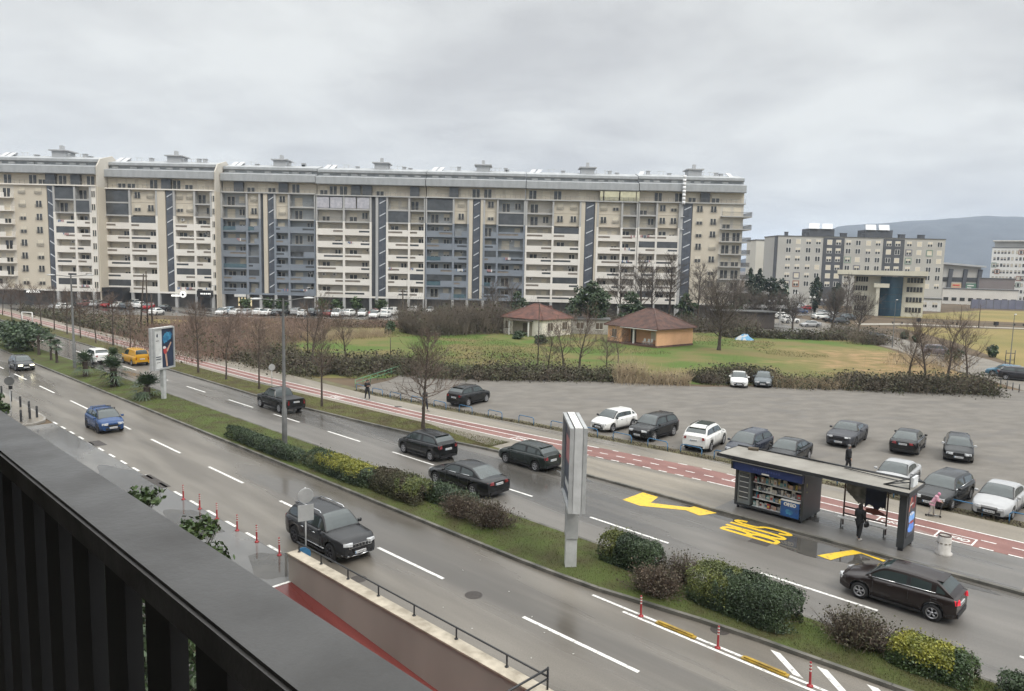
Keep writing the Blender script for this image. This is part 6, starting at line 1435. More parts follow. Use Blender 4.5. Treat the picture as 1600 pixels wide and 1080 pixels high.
for i, (u, v, top, rad, s_) in enumerate([(4.2, 3.6, 5.0, 1.5, 'nearest the right gap'), (7.0, 4.2, 5.2, 1.6, 'in the second gap'), (9.5, 4.4, 5.5, 1.7, 'in the third gap'), (12.8, 4.6, 5.6, 1.7, 'in the fourth gap'), (16.5, 5.0, 5.6, 1.7, 'in the leftmost gap'), (2.2, 3.2, 4.6, 1.4, 'under the rightmost slats')]):
    under('dark leafy shrub below the balcony, seen between the slats, ' + s_, u, v, top, rad, 90+i, 2600, .13, M_LEAF)
# ---- uncountable growth: brambles, reeds, brush, grass
def thicket(name, label, pts, wd, h, n, mat, seed, leafn=0, lm=None, rad=.014, leafs=.12, hv=.4, lean=.35, sub=2):
    r = random.Random(seed); mb = MB(); lf = MB(); pts = [Vector((p[0], p[1], 0)) for p in pts]
    seg = [(a, b, (b-a).length) for a, b in zip(pts, pts[1:])]; tot = sum(s[2] for s in seg)
    def pick():
        k = r.uniform(0, tot)
        for a, b, l in seg:
            if k <= l: break
            k -= l
        d = (b-a).normalized(); return a+d*k+Vector((-d.y, d.x, 0))*r.gauss(0, wd*.28)
    for i in range(n):
        p = pick(); hh = h*(1-hv+hv*2*abs(noise.noise(p*.13+Vector((seed, 0, 0))))+.35*noise.noise(p*.6))*r.uniform(.5, 1.0)*(1.55 if r.random() < .12 else 1)
        q, dd = twig(mb, p+Vector((0, 0, -.05)), Vector((r.gauss(0, lean), r.gauss(0, lean), 1)).normalized(), hh, rad, r, 3, 2, .2)
        for k in range(sub): twig(mb, q[1], (dd+rvec(r)*.8+Vector((0, 0, .2))).normalized(), hh*r.uniform(.25, .5), rad*.6, r, 3, 1, .2)
    for i in range(leafn):
        p = pick(); hh = h*(1-hv+hv*2*abs(noise.noise(p*.13+Vector((seed, 0, 0))))); p.z = max(.02, hh*min(1.05, abs(r.gauss(0, .42))))
        leaf(lf, p, r, leafs*r.uniform(.6, 1.5), (rvec(r)+Vector((0, 0, .6))).normalized())
    b = len(mb.v); mb.v += lf.v; mb.f += [[b+i for i in f] for f in lf.f]; mb.m += [1]*len(lf.f); mb.sm += [False]*len(lf.f)
    o = mb.build(name, [mat, lm or M_BRAMBLE]); tag(o, label, 'undergrowth', None, 'stuff'); return o
def P2(*px): return [(G(*p).x, G(*p).y) for p in px]
thicket('bramble_bank', 'dark bramble bank along the pavement behind the lamp post', P2((410, 563), (470, 580), (520, 585), (600, 577)), 6.0, 2.3, 2600, M_TWIGG, 1, 14000, M_BRAMBLE, .012, .16)
thicket('bramble_bank', 'dark bramble hedge along the pavement right of the left billboard', [W(u, pl(SF, u)+1.8) for u in (70, 85, 100, 125, 150, 180)], 2.6, 1.7, 2600, M_TWIGG, 2, 12000, M_BRAMBLE, .014, .2)
thicket('red_brown_brush', 'tall red brown brush filling the waste ground on the left', P2((300, 515), (380, 522), (450, 527), (490, 528)), 24, 2.9, 4300, M_TWIGR, 3, 2500, M_TWIGR, .022, .18, .35, .18, 3)
thicket('red_brown_brush', 'red brown brush behind the left billboard', P2((270, 535), (330, 550), (400, 562)), 14, 2.7, 2400, M_TWIGR, 4, 3000, M_BRAMBLE, .02, .18, .3, .2, 3)
thicket('straw_reeds', 'pale straw reeds before the car park row', P2((395, 524), (470, 532), (540, 528), (600, 524)), 5, 2.0, 2600, M_STRAW, 5, 0, None, .018, .1, .3, .14, 1)
thicket('brown_brush', 'brown low brush along the car park edge', P2((450, 505), (540, 511), (640, 511), (700, 509)), 5, 1.6, 3200, M_TWIGR, 6, 4500, M_LEAFB, .02, .2)
thicket('tall_brush', 'tall grey brown brush thicket left of the white house', P2((640, 522), (690, 520), (740, 518), (790, 516)), 9, 5.6, 6200, M_TWIGG, 7, 5000, M_BRAMBLE, .024, .24, .45, .22, 3)
thicket('field_hedge', 'dark hedge on the back edge of the gravel lot, left part', P2((600, 576), (660, 586), (740, 590), (820, 591), (900, 591), (958, 593)), 4.0, 2.1, 4200, M_TWIGG, 8, 24000, M_BRAMBLE, .012, .15, .5)
thicket('straw_reeds', 'pale straw reeds on the back edge of the gravel lot', P2((960, 596), (1010, 598), (1075, 600)), 3.2, 2.3, 1500, M_STRAW, 9, 500, M_LEAFB, .016, .12, .55, .25, 1)
thicket('field_hedge', 'dark hedge behind the two saloons at the back of the lot', P2((1085, 597), (1140, 595), (1210, 594)), 3.6, 1.9, 1800, M_TWIGG, 10, 9000, M_BRAMBLE, .012, .15)
thicket('straw_reeds', 'straw and brown weeds right of the two saloons', P2((1205, 602), (1270, 605), (1320, 605)), 3.4, 1.5, 2200, M_STRAW, 11, 4200, M_BRAMBLE, .012, .13, .3, .3, 1)
thicket('field_hedge', 'dark hedge on the back edge of the gravel lot, right part', P2((1310, 604), (1400, 608), (1480, 611), (1548, 613)), 4.4, 2.0, 3600, M_TWIGG, 12, 19000, M_BRAMBLE, .012, .14, .35)
thicket('garden_hedge', 'dark hedge at the back of the lawn on the right', P2((1130, 526), (1200, 527), (1260, 530), (1320, 530)), 4, 2.0, 2000, M_TWIGG, 13, 8000, M_BRAMBLE, .02, .22)
thicket('garden_brush', 'dim bare brush behind the bungalows at the foot of the long block', [(AT(x, 500, 142).x, 142) for x in (690, 800, 900, 1000, 1100, 1180)], 8, 4.2, 6000, M_TWIGG, 14, 7000, M_BRAMBLE, .022, .25)
thicket('roadside_brush', 'bare brush between side road and car park', P2((1300, 522), (1345, 530), (1370, 540)), 6, 3.0, 1800, M_TWIGG, 15, 2200, M_BRAMBLE, .016, .2)
thicket('dry_shoots', 'pale dry upright shoots before the park lawn', P2((1395, 566), (1440, 572), (1500, 580)), 9, 3.0, 420, M_STRAW, 16, 100, M_LEAFB, .016, .15, .5, .3, 2)
thicket('field_weeds', 'dry weeds and stakes on the rough field', P2((640, 560), (720, 562), (800, 565), (860, 560)), 20, .9, 900, M_TWIGG, 17, 1500, M_DRYBLADE, .014, .15)
thicket('verge_plants', 'low scrub between pavement and car park on the left', [W(u, pl(SF, u)+8) for u in (95, 120, 150, 185)], 13, .7, 1800, M_TWIGG, 18, 3000, M_BRAMBLE, .018, .25)
thicket('weeds', 'weeds and dead leaves under the blue hoops', [W(u, pl(SF, u)+.75) for u in (-6, 10, 25, 40, 58)], .9, .2, 2500, M_DRYBLADE, 19, 9000, M_LEAFB, .005, .055, .3, .6, 0)
for px, h_, rd, s_ in [((608, 522), 2.4, 1.2, 'dark cone shaped shrub on the green field'), ((690, 507), 4.4, 2.4, 'dark evergreen shrub before the brush thicket'), ((716, 518), 3.4, 2.0, 'dark evergreen shrub inside the brush thicket'), ((1411, 530), 1.6, 1.0, 'rounded green shrub by the side road lamp'), ((1430, 535), 1.5, .8, 'small green shrub right of the side road lamp'), ((1550, 558), 2.0, 1.0, 'dark green shrub on the edge of the park lawn'), ((1490, 566), 2.2, 1.5, 'dark shrub behind the grey car'), ((845, 538), 1.6, 1.1, 'dark round shrub before the white house, right'), ((812, 530), 1.5, 1.3, 'dark round shrub before the white house, left')]:
    r = random.Random(int(px[0])); t = thing('green_shrub', s_, 'shrub', G(*px)); mb = MB()
    for k in range(6): cloud(mb, (r.uniform(-.4, .4)*rd, r.uniform(-.4, .4)*rd, h_*(.16+.62*k/6)), (rd*.62, rd*.62, h_*.26), 190, .2, r, .4)
    mb.build('foliage', M_LEAF, t); mb = MB(); twig(mb, Vector((0, 0, -.05)), Vector((0, 0, 1)), h_*.6, .06, r, 5, 3, .1); mb.build('stem', M_BARK, t)
def grass(name, label, fn, n, hmin, hmax, mats, seed, wb=.012):
    r = random.Random(seed); mb = MB()
    for i in range(n):
        p = fn(r)
        if p is None: continue
        a = r.uniform(0, 6.28); h_ = r.uniform(hmin, hmax); d = Vector((math.cos(a), math.sin(a), 0)); b = Vector((-d.y, d.x, 0))*wb
        mb.add([p-b, p+b, p+d*h_*r.uniform(.2, .9)+Vector((0, 0, h_))], [(0, 1, 2)], r.randrange(len(mats)))
    o = mb.build(name, mats); tag(o, label, 'grass', None, 'stuff')
def fm(r):
    u = 2+85*r.random()**1.7; a, b = pl(MED_N, u)+.15, pl(MED_F, u)-.12; f_ = r.random(); z = .13+.11*(1-abs(2*f_-1)); return W(u, a+(b-a)*f_, z-.005)
grass('grass', 'short grass on the median', fm, 42000, .03, .09, [M_BLADE, M_BLADE, M_DRYBLADE], 1, .010)
def fv(r):
    u = 34+70*r.random()**1.6; a = pl(KF, u)+.18; b = pl(RN, u)-.7; return W(u, a+(b-a)*r.random(), .128) if b > a else None
grass('grass', 'short grass on the verge', fv, 24000, .03, .08, [M_BLADE, M_DRYBLADE], 2, .012)
def ff(r):
    p = Vector((r.uniform(-32, 58), 82+56*r.random(), -.02)); return p if noise.noise(p*.07) > (.02 if p.x < 4 else .22) else None
grass('grass', 'rough tufts on the field', ff, 60000, .05, .22, [M_BLADE, M_DRYBLADE], 3, .03)

# ================================================================== STREET FURNITURE
def lamp_post(px, ptop, label, arms, L_, pole=.11, hz=None, grp=None, head='double'):
    b = G(*px, .2 if arms == 2 else 0); lo, hi = 1.0, 40.0
    for _ in range(40):
        m_ = (lo+hi)/2; v = Vector((b.x, b.y, m_-H)); y = CY-F*v.dot(up)/v.dot(fw); lo, hi = (m_, hi) if y > ptop else (lo, m_)
    h = lo-b.z; t = thing('street_lamp', label, 'street lamp', b, ROT_N, grp)
    mb = MB(); mb.lathe([(pole*1.3, -.05), (pole*1.3, h*.26), (pole*.95, h*.265), (pole*.55, h)], 12); mb.build('pole', M_GREYMET, t)
    for s_ in ((1, -1) if arms == 2 else (1,)):
        mb = MB(); mb.tube((0, 0, h-.15), (s_*L_, 0, h+.02), .035, n=6); mb.build('arm', M_GREYMET, t)
        mb = MB(); mb.xf = Matrix.Translation((s_*(L_+.3), 0, h+.03)); mb.lathe([(0, -.07), (.10, -.06), (.13, 0), (.09, .05), (0, .07)], 10); mb.v = [((x-s_*(L_+.3))*3.2+s_*(L_+.3), y, z) for x, y, z in mb.v]; mb.build('lamp_head', M_GALV, t)
    return t
lamp_post((445, 698), 467, 'tall grey lamp post with two arms on the median, the nearer one', 2, 1.5, .125)
lamp_post((117, 575.5), 430, 'tall grey lamp post with two arms on the median, the farther one', 2, 1.5, .13)
lamp_post((1577, 577), 492, 'slim lamp post with flat head beside the blue hatchback', 1, .3, .06)
lamp_post((1394, 543), 469, 'slim lamp post with flat head by the side road before the office', 1, .3, .06)
for px, pt, s_ in (((330, 495), 446, 'before the grey blue section, left'), ((476, 497), 450, 'before the grey blue section, right'), ((630, 498), 455, 'between the red and white parked cars'), ((85, 485), 425, 'before the pharmacy sign')): lamp_post(px, pt, 'thin lamp post in the car park row ' + s_, 1, .6, .05, None, 'lamp posts in the car park')
M_GLOBE = pm('white_globe', (.8, .8, .78), None, 2, .3)
for px, pt, s_ in (((1204, 502), 470, 'leftmost'), ((1267, 500), 464, 'before the cypress'), ((1285, 498), 468, 'right of the cypress'), ((1243, 480), 458, 'farthest back')):
    b = G(*px); h = 12.2*(px[1]-pt)/(px[1]-(412+.022*(px[0]-800))); t = thing('globe_lamp', 'white globe lamp in the car park below the slab block, ' + s_, 'lamp', b, 0, 'white globe lamps')
    mb = MB(); mb.tube((0, 0, -.05), (0, 0, h-.3), .06, n=6); mb.tube((-.5, 0, h-.35), (.5, 0, h-.35), .04, n=5); mb.build('pole', M_GREYMET, t)
    for x in (-.5, .5): mb = MB(); mb.lathe([(0, -.28), (.2, -.2), (.28, 0), (.2, .2), (0, .28)], 10, (x, 0, h-.1)); mb.build('globe', M_GLOBE, t)
def pole(px, ptop, label, r_=.11, lean=0, name='utility_pole', bar=False):
    b = G(*px); lo, hi = 1.0, 40.0
    for _ in range(40):
        m_ = (lo+hi)/2; v = Vector((b.x, b.y, m_-H)); y = CY-F*v.dot(up)/v.dot(fw); lo, hi = (m_, hi) if y > ptop else (lo, m_)
    t = thing(name, label, 'pole', b); h = lo; mb = MB(); mb.tube((0, 0, -.05), (lean*h, 0, h), r_, r_*.65, 8); mb.build('pole', M_BARK, t)
    if bar:
        mb = MB(); mb.box((lean*h, 0, h-.4), (1.3, .1, .1)); mb.build('crossbar', M_BARK, t)
        for x in (-.5, 0, .5): mb = MB(); mb.lathe([(.05, 0), (.06, .08), (.03, .16), (0, .17)], 8, (lean*h+x, 0, h-.35)); mb.build('insulator', M_WHITEP, t)
pole((219, 522), 428, 'dark wooden pole leaning right, left of the close trio behind the left billboard', .14, .09)
pole((231, 515), 424, 'dark wooden pole, middle of the close trio behind the left billboard', .14)
pole((238, 512), 460, 'pale short pole, right of the close trio behind the left billboard', .16)
pole((629, 512), 452, 'wooden pole with crossbar before the long block', .14, 0, 'utility_pole', True)
pole((481, 560), 480, 'thin grey pole rising from the brambles', .08)
pole((840, 585), 472, 'thin leaning pole before the white house', .07)
pole((610, 563), 528, 'short fence stake on the green field', .06)
# round traffic signs seen from behind
def round_sign(loc, h, rz, label, plate=False, lower=False, box=False):
    t = thing('traffic_sign', label, 'traffic sign', loc, rz); mb = MB(); mb.tube((0, 0, -.03), (0, 0, h), .032, n=8); mb.build('pole', M_GALV, t)
    mb = MB(); mb.lathe([(.30, -.02), (.31, -.01), (.31, .01), (.30, .02)], 26, (0, -.05, h-.32), axis='Y'); mb.disc((0, -.07, h-.32), .30, 26, (0, -1, 0)); mb.disc((0, -.03, h-.32), .30, 26, (0, 1, 0)); mb.build('disc', M_GREYMET if box else M_FRAMEG, t)
    if plate: mb = MB(); mb.box((0, -.055, h-1.02), (.62, .02, .66)); mb.build('plate', M_FRAMEG, t)
    if box: mb = MB(); mb.box((.06, -.08, h-.78), (.22, .14, .24)); mb.build('box', M_BLACK, t)
    if lower:
        mb = MB(); mb.lathe([(.30, -.015), (.31, 0), (.30, .015)], 24, (-.12, -.06, .42), axis='Y'); mb.disc((-.12, -.075, .42), .30, 24, (0, -1, 0)); mb.disc((-.12, -.045, .42), .30, 24, (0, 1, 0)); mb.build('blue_disc', M_BLUEP, t)
        mb = MB(); mb.add([(-.12+x, -.082, .42+z) for x, z in ((-.17, .07), (.02, -.02), (.05, .06), (.13, -.14), (-.08, -.16), (-.04, -.09), (-.2, .0))], [tuple(range(7))]); mb.f = [list(reversed(f)) for f in mb.f]; mb.build('white_arrow', M_LINE, t)
    return t
round_sign(W(25.6, 14.85, 0), 3.15, R(28), 'round sign with a square plate below, seen from behind, beside the ramp wall', True, True)
round_sign(W(61.2, 12.3, .12), 3.35, R(25), 'round sign seen from behind among the black bollards', False, False, True)
t = round_sign(G(425, 603, .12), 2.1, R(30), 'small sign on a thin post at the cycle path behind the lamp post')
# white goal-shaped frame over the cycle path far left
t = thing('barrier_gate', 'white goal shaped frame across the cycle path on the far left', 'barrier frame', G(43, 505, .12)); a = G(35, 505, .12)-t.location; b = G(51, 506, .12)-t.location
mb = MB(); mb.tube(a, a+Vector((0, 0, 1.9)), .09, n=6); mb.tube(b, b+Vector((0, 0, 1.9)), .09, n=6); mb.build('posts', M_WHITEP, t); mb = MB(); mb.tube(a+Vector((0, 0, 1.9)), b+Vector((0, 0, 1.9)), .09, n=6); mb.build('crossbar', M_WHITEP, t)
# ---- billboards
def billboard(loc, rz, label, h0, w_, h_, dp, pw):
    t = thing('billboard', label, 'billboard', loc, rz); mb = MB(); mb.box((0, 0, h0/2-.05), (pw, dp*.75, h0+.1)); mb.build('post', M_GALV, t)
    for s_ in (-1, 1):
        mb = MB(); mb.box((s_*(pw/2+.03), 0, h0*.72), (.05, dp*.82, h0*.56)); mb.build('post_cheek', M_FRAMEG, t)
    mb = MB(); mb.box((0, 0, h0+h_/2), (w_, dp*.62, h_)); mb.build('casing', M_GALV, t)
    for s_ in (-1, 1):
        mb = MB(); y = s_*dp*.40; f_ = .12; z0, z1 = h0, h0+h_
        mb.bx(-w_/2, w_/2, y-.09, y+.09, z0, z0+f_); mb.bx(-w_/2, w_/2, y-.09, y+.09, z1-f_, z1); mb.bx(-w_/2, -w_/2+f_, y-.09, y+.09, z0+f_, z1-f_); mb.bx(w_/2-f_, w_/2, y-.09, y+.09, z0+f_, z1-f_)
        mb.build('frame', M_FRAMEG, t)
    mb = MB()
    for k in (-1, 0, 1): mb.bx(-w_/2-.004+.02, w_/2-.02, k*dp*.17-.04, k*dp*.17+.04, h0+h_, h0+h_+.02)
    mb.build('top_ribs', M_WHITEP, t); return t
M_NAVY = pm('poster_navy', (.03, .045, .085), (.018, .026, .05), 1.5, .35)
M_PWH = pm('poster_white', (.66, .67, .66), None, 2, .35); M_PSKY = pm('poster_sky_blue', (.07, .30, .48), (.03, .14, .27), 2.2, .35, lo=.42, hi=.6); M_PRED = pm('poster_red', (.5, .06, .06), (.35, .05, .05), 2, .35); M_PSKIN = pm('poster_skin', (.55, .36, .27), None, 2, .4)
# left one: its lit-up poster side looks along the boulevard towards us
t = billboard(G(256, 623, .2), R(81), 'billboard with a dark blue and white poster on the median, left', 2.55, 2.75, 3.5, .38, .32)
def face(t, y, quads):
    for i, (nm, m_, P) in enumerate(quads):
        P = [(x*.92, z0+(z-z0)*.943) for x, z in P]
        mb = MB(); mb.add([(x, y+.06-.002*(i+1), z) for x, z in P], [tuple(range(len(P)))]); 
        nrm = sum(P[k][0]*P[(k+1) % len(P)][1]-P[(k+1) % len(P)][0]*P[k][1] for k in range(len(P)))
        if nrm < 0: mb.f = [list(reversed(f)) for f in mb.f]
        mb.build(nm, m_, t)
z0 = 2.67
rect = lambda a, b, c, d: [(a, c), (b, c), (b, d), (a, d)]
def blob(cx_, cz, rx, rz_, seed, n=18, amp=.25):
    r = random.Random(seed); return [(cx_+rx*math.cos(6.283*k/n)*(1+r.uniform(-amp, amp)), cz+rz_*math.sin(6.283*k/n)*(1+r.uniform(-amp, amp))) for k in range(n)]
face(t, -.21, [('poster', M_NAVY, rect(-1.38, 1.38, z0, z0+3.51)), ('poster_white_band', M_PWH, rect(-1.38, -.28, z0, z0+3.51)), ('poster_shape', M_PSKY, blob(.62, z0+2.75, .62, .42, 1)), ('poster_shape', M_PSKY, blob(.2, z0+2.45, .35, .3, 2)),
               ('poster_shape', M_PRED, blob(.18, z0+1.5, .26, .34, 3, 14, .15)), ('poster_shape', M_PWH, blob(.05, z0+1.78, .24, .12, 4, 12, .1)), ('poster_shape', M_PSKIN, [(.34, z0+1.5), (.5, z0+1.35), (1.12, z0+2.15), (.98, z0+2.22)]), ('poster_shape', M_PSKIN, [(.1, z0+1.2), (.36, z0+1.2), (.5, z0+.1), (.28, z0+.05)]),
               ('poster_logo', M_NAVY, blob(-.95, z0+2.9, .1, .18, 5, 8)), ('poster_text_line', M_GREYMET, rect(-1.15, -.72, z0+2.42, z0+2.48)), ('poster_text_line', M_NAVY, rect(-1.2, -.5, z0+.98, z0+1.06)), ('poster_text_line', M_NAVY, rect(-1.2, -.45, z0+.78, z0+.86)), ('poster_text_line', M_GREYMET, rect(-1.1, -.6, z0+.5, z0+.55))])
# right one: seen edge-on
t = billboard(G(891, 882, .2), R(93), 'tall billboard seen edge-on in the middle, grey metal casing', 2.62, 3.0, 3.3, .6, .40)
t.rotation_euler.z = R(91.5)
for s_, fl in ((-1, 0), (1, 1)):
    q = [('poster', M_NAVY, rect(-1.38, 1.38, 2.74, 5.8)), ('poster_shape', pm('dull_pink', (.42, .16, .17), None, 2, .4), rect(-.9, .9, 4.2, 5.2)), ('poster_shape', M_PWH, rect(-1.0, 1.0, 3.1, 3.4))]
    for i, (nm, m_, P) in enumerate(q):
        mb = MB(); mb.add([(x, s_*(.21+.002*(i+1)), z) for x, z in P], [(0, 1, 2, 3) if s_ < 0 else (3, 2, 1, 0)]); mb.build(nm, m_, t)
# ---- kiosk
M_KIO = pm('kiosk_grey', (.045, .05, .055), (.035, .039, .043), 1.2, .45); M_KBLUE = pm('kiosk_blue_fascia', (.022, .04, .15), (.016, .03, .11), 1.2, .4); M_ROOFG = pm('weathered_roof_sheet', (.275, .26, .23), (.19, .178, .155), .8, .7, .2, detail=8)
KZ = .124
t = thing('kiosk', 'dark grey newspaper kiosk with blue fascia and goods behind its window', 'kiosk', W(15.28, 35.25, KZ), ROT_DN)
# local x towards the shelter, local y away from the road
kw, kd, kh = 3.5, 2.15, 2.45
mb = MB(); mb.bx(-kw/2, kw/2, -kd/2+.6, kd/2, .16, kh); mb.bx(kw/2-.12, kw/2, -kd/2, -kd/2+.6, .16, kh); mb.bx(-kw/2, -kw/2+.12, -kd/2, -kd/2+.6, .16, kh); mb.bx(-kw/2+.12, kw/2-.12, -kd/2+.02, -kd/2+.6, .16, .25); mb.bx(-kw/2+.12, kw/2-.12, -kd/2+.02, -kd/2+.6, 2.1, kh); mb.build('body', M_KIO, t)
for x in (-kw/2+.15, kw/2-.15):
    for y in (-kd/2+.15, kd/2-.15): mb = MB(); mb.box((x, y, .08), (.1, .1, .18)); mb.build('foot', M_BLACK, t)
mb = MB(); mb.bx(-kw/2-.05, kw/2-.02, -kd/2-.22, -kd/2, 2.02, 2.42); mb.build('fascia', M_KBLUE, t)
mb = MB(); mb.bx(-kw/2-.12, kw/2+.02, -kd/2-.30, -kd/2+.02, 2.42, 2.60); mb.bx(-kw/2-.12, -kw/2-.05, -kd/2-.3, -kd/2, 2.05, 2.42); mb.build('shutter_box', M_DKMET, t)
mb = MB(); mb.bx(-kw/2-.1, kw/2, -kd/2-.315, -kd/2-.3, 2.455, 2.49); mb.build('shutter_edge', M_GALV, t)
mb = MB()
for k in range(11): mb.bx(-.75+k*.13, -.75+k*.13+.09, -kd/2-.232, -kd/2-.22, 2.17+.01*(k % 2), 2.29); 
mb.build('fascia_letters', pm('faded_blue_letters', (.05, .07, .22), None, 3, .5), t)
mb = MB(); mb.bx(-.28, .1, -kd/2-.236, -kd/2-.22, 2.04, 2.11); mb.build('label_strip', M_WHITEP, t)
# fridge at the left
mb = MB(); mb.bx(-kw/2+.16, -kw/2+.82, -kd/2-.01, -kd/2+.5, .28, 2.0); mb.build('fridge', pm('fridge_grey', (.15, .165, .165), None, 3, .35), t)
mb = MB(); mb.bx(-kw/2+.24, -kw/2+.74, -kd/2-.02, -kd/2-.01, .52, 1.85); mb.build('fridge_glass', M_DGLZ, t)
for k in range(5): mb = MB(); mb.bx(-kw/2+.25, -kw/2+.73, -kd/2-.03, -kd/2-.02, .62+k*.26, .65+k*.26); mb.build('fridge_shelf', M_GALV, t)
# shelves full of magazines and packets behind the window
rg = random.Random(9); gm = [pm('packet_%d' % i, c, tuple(x*.7 for x in c), 9, .4) for i, c in enumerate([(.5, .48, .44), (.38, .36, .33), (.35, .06, .06), (.05, .2, .28), (.5, .38, .08), (.12, .12, .13), (.42, .28, .22), (.2, .32, .3), (.58, .56, .52)])]
for z, h_ in ((.27, .38), (.7, .32), (1.1, .35), (1.5, .45)):
    mb = MB(); mb.bx(-kw/2+.9, kw/2-.16, -kd/2+.12, -kd/2+.58, z-.03, z); mb.build('shelf', M_GALV, t)
    mb = MB(); x = -kw/2+.93
    while x < kw/2-.3:
        w_ = rg.uniform(.07, .19); hh = h_*rg.uniform(.45, .95); yy = -kd/2+rg.uniform(.14, .3)
        mb.bx(x, x+w_, yy, yy+.06, z, z+hh, rg.choices(range(9), [2, 3, 1.5, 1.5, 1, 5, 2, 2, 1.5])[0])
        if rg.random() < .5: mb.bx(x+w_*.2, x+w_*.8, yy-.012, yy, z+hh*.25, z+hh*.65, rg.randrange(9))
        x += w_+.012
    mb.build('goods', gm, t)
mb = MB(); mb.bx(kw/2-1.05, kw/2-.15, -kd/2-.06, -kd/2-.01, .22, .98); mb.build('advert_panel', pm('advert_blue', (.02, .10, .30), (.015, .06, .2), 2.5, .35), t)
mb = MB(); mb.bx(kw/2-1.07, kw/2-.13, -kd/2-.09, -kd/2+.1, .98, 1.02); mb.build('counter', M_WHITEP, t)
me = text_mesh('OREO', .22, 'advert_letters', M_LINE, .004, .012); o = put('advert_letters', me, t, (kw/2-.6, -kd/2-.066, .82)); o.rotation_euler = (R(90), 0, 0)
mb = MB(); mb.add([(kw/2-.62+x, -kd/2-.064, .47+z) for x, z in blob(0, 0, .22, .13, 8, 14, .2)], [tuple(range(14))]); mb.build('advert_shape', M_PSKY, t)
mb = MB(); mb.add([(kw/2+.004, -.75+x*.3, 1.85+z*.3) for x, z in blob(0, 0, .22, .35, 12, 10, .3)], [tuple(range(10))]); mb.add([(kw/2+.004, -.7+x*.3, 1.5+z*.3) for x, z in blob(0, 0, .2, .15, 13, 9, .3)], [tuple(range(9))]); mb.build('stickers', pm('sticker_yellow', (.35, .33, .12), None, 3, .6), t)
# one long shallow roof over kiosk and shelter
t = thing('bus_shelter', 'bus shelter with bench, torn posters, lit advert column and long flat roof over the kiosk', 'bus shelter', W(15.28, 35.25, KZ), ROT_DN)
xe = 6.35   # far end, local x
ya, yb_ = -1.45, .75
mb = MB(); mb.bx(-kw/2-.85, xe, ya, yb_, 2.62, 2.70); mb.build('roof', M_ROOFG, t)
mb = MB(); mb.bx(-kw/2-.88, xe+.03, ya-.04, ya, 2.57, 2.72); mb.bx(-kw/2-.88, xe+.03, yb_, yb_+.05, 2.57, 2.78); mb.bx(-kw/2-.88, -kw/2-.85, ya, yb_, 2.57, 2.72); mb.bx(xe, xe+.04, ya, yb_, 2.57, 2.72); mb.bx(-kw/2-.8, xe, ya, yb_, 2.585, 2.618); mb.build('roof_edge', M_DKMET, t)
mb = MB(); mb.box((-kw/2+.1, .55, 2.76), (.5, .3, .12), .3); mb.build('roof_debris', M_LEAFB, t)
mb = MB(); mb.tube((1.2, yb_-.1, 2.80), (xe-.6, yb_-.35, 2.80), .03, n=6); mb.tube((3.0, yb_-.35, 2.76), (xe-.5, yb_-.75, 2.76), .025, n=6); mb.build('roof_pipe', M_DKMET, t)
mb = MB()
for a_, b_ in (((xe-.15, -.85, 2.7), (xe-.15, -.85, 3.25)), ((xe-.15, .05, 2.7), (xe-.15, .05, 3.25)), ((xe-1.2, -.85, 2.72), (xe-.15, -.85, 3.2)), ((xe-1.2, -.85, 2.72), (xe-.15, -.85, 2.75)), ((xe-1.2, -.85, 2.73), (xe-.2, .05, 2.85)), ((xe-.15, -.85, 3.25), (xe-.15, .05, 3.25))): mb.tube(a_, b_, .03, n=6)
mb.build('lamp_bracket', M_DKMET, t)
mb = MB(); mb.box((xe-.10, -.42, 3.02), (.12, .66, .42), 0); o = mb.build('lamp_panel', pm('white_lamp_panel', (.82, .85, .86), None, 3, .3), t)
xs0, xs1 = 3.15, 5.05; ybk = .30
for x in (xs0, xs1): mb = MB(); mb.box((x, ybk, 1.3), (.06, .06, 2.5)); mb.build('post', pm('rusty_brown_post', (.11, .065, .05), (.06, .045, .04), 3, .6), t)
for z in (.95, .62): mb = MB(); mb.bx(xs0, xs1, ybk-.025, ybk+.025, z-.03, z+.03); mb.build('back_rail', M_REDP if False else pm('rusty_brown_post', (.11, .065, .05)), t)
def torn(x0, x1, z0_, z1_, seed):
    r = random.Random(seed); n = 26; P = [(x0, z1_), (x1, z1_)]; low = [(x1-(x1-x0)*k/n, z0_+(.75*max(0, k/n-.35) if seed == 1 else .12*math.sin(k*.4))+.10*noise.noise((k*.35, seed, 0))+r.uniform(-.015, .015)) for k in range(n+1)]; return P+low
for (P, m_) in ((torn(xs0+.06, xs0+.95, 1.25, 2.5, 1), pm('weathered_grey_poster', (.34, .33, .30), (.12, .125, .12), 3, .6)), (torn(xs0+.92, xs1-.06, 1.2, 2.5, 4), pm('dark_blue_poster', (.025, .035, .075), (.018, .022, .045), 2, .5))):
    mb = MB(); n = len(P); vs = [(x, ybk-.03, z) for x, z in P]+[(x, ybk-.02, z) for x, z in P]; mb.add(vs, [tuple(range(n)), tuple(range(2*n-1, n-1, -1))]+[(i, n+i, n+(i+1) % n, (i+1) % n) for i in range(n)]); mb.build('torn_poster', m_, t)
mb = MB(); mb.add([(xs0+1.35+x, ybk-.035, 1.02+z) for x, z in blob(0, 0, .42, .13, 6, 16, .3)], [tuple(range(16))]); mb.build('poster_scrap', pm('rust_red_scrap', (.2, .06, .04), None, 4, .6), t)
mb = MB(); mb.bx(xs0-.2, xs1+.1, -.08, .22, .43, .48); mb.build('bench_seat', M_WHITEP, t)
for x in (xs0, xs1): mb = MB(); mb.box((x, .05, .21), (.04, .05, .44)); mb.build('bench_bracket', M_DKMET, t)
mb = MB(); mb.bx(xe-.42, xe-.12, -1.15, .28, .14, 2.54); mb.build('advert_column', M_KIO, t)
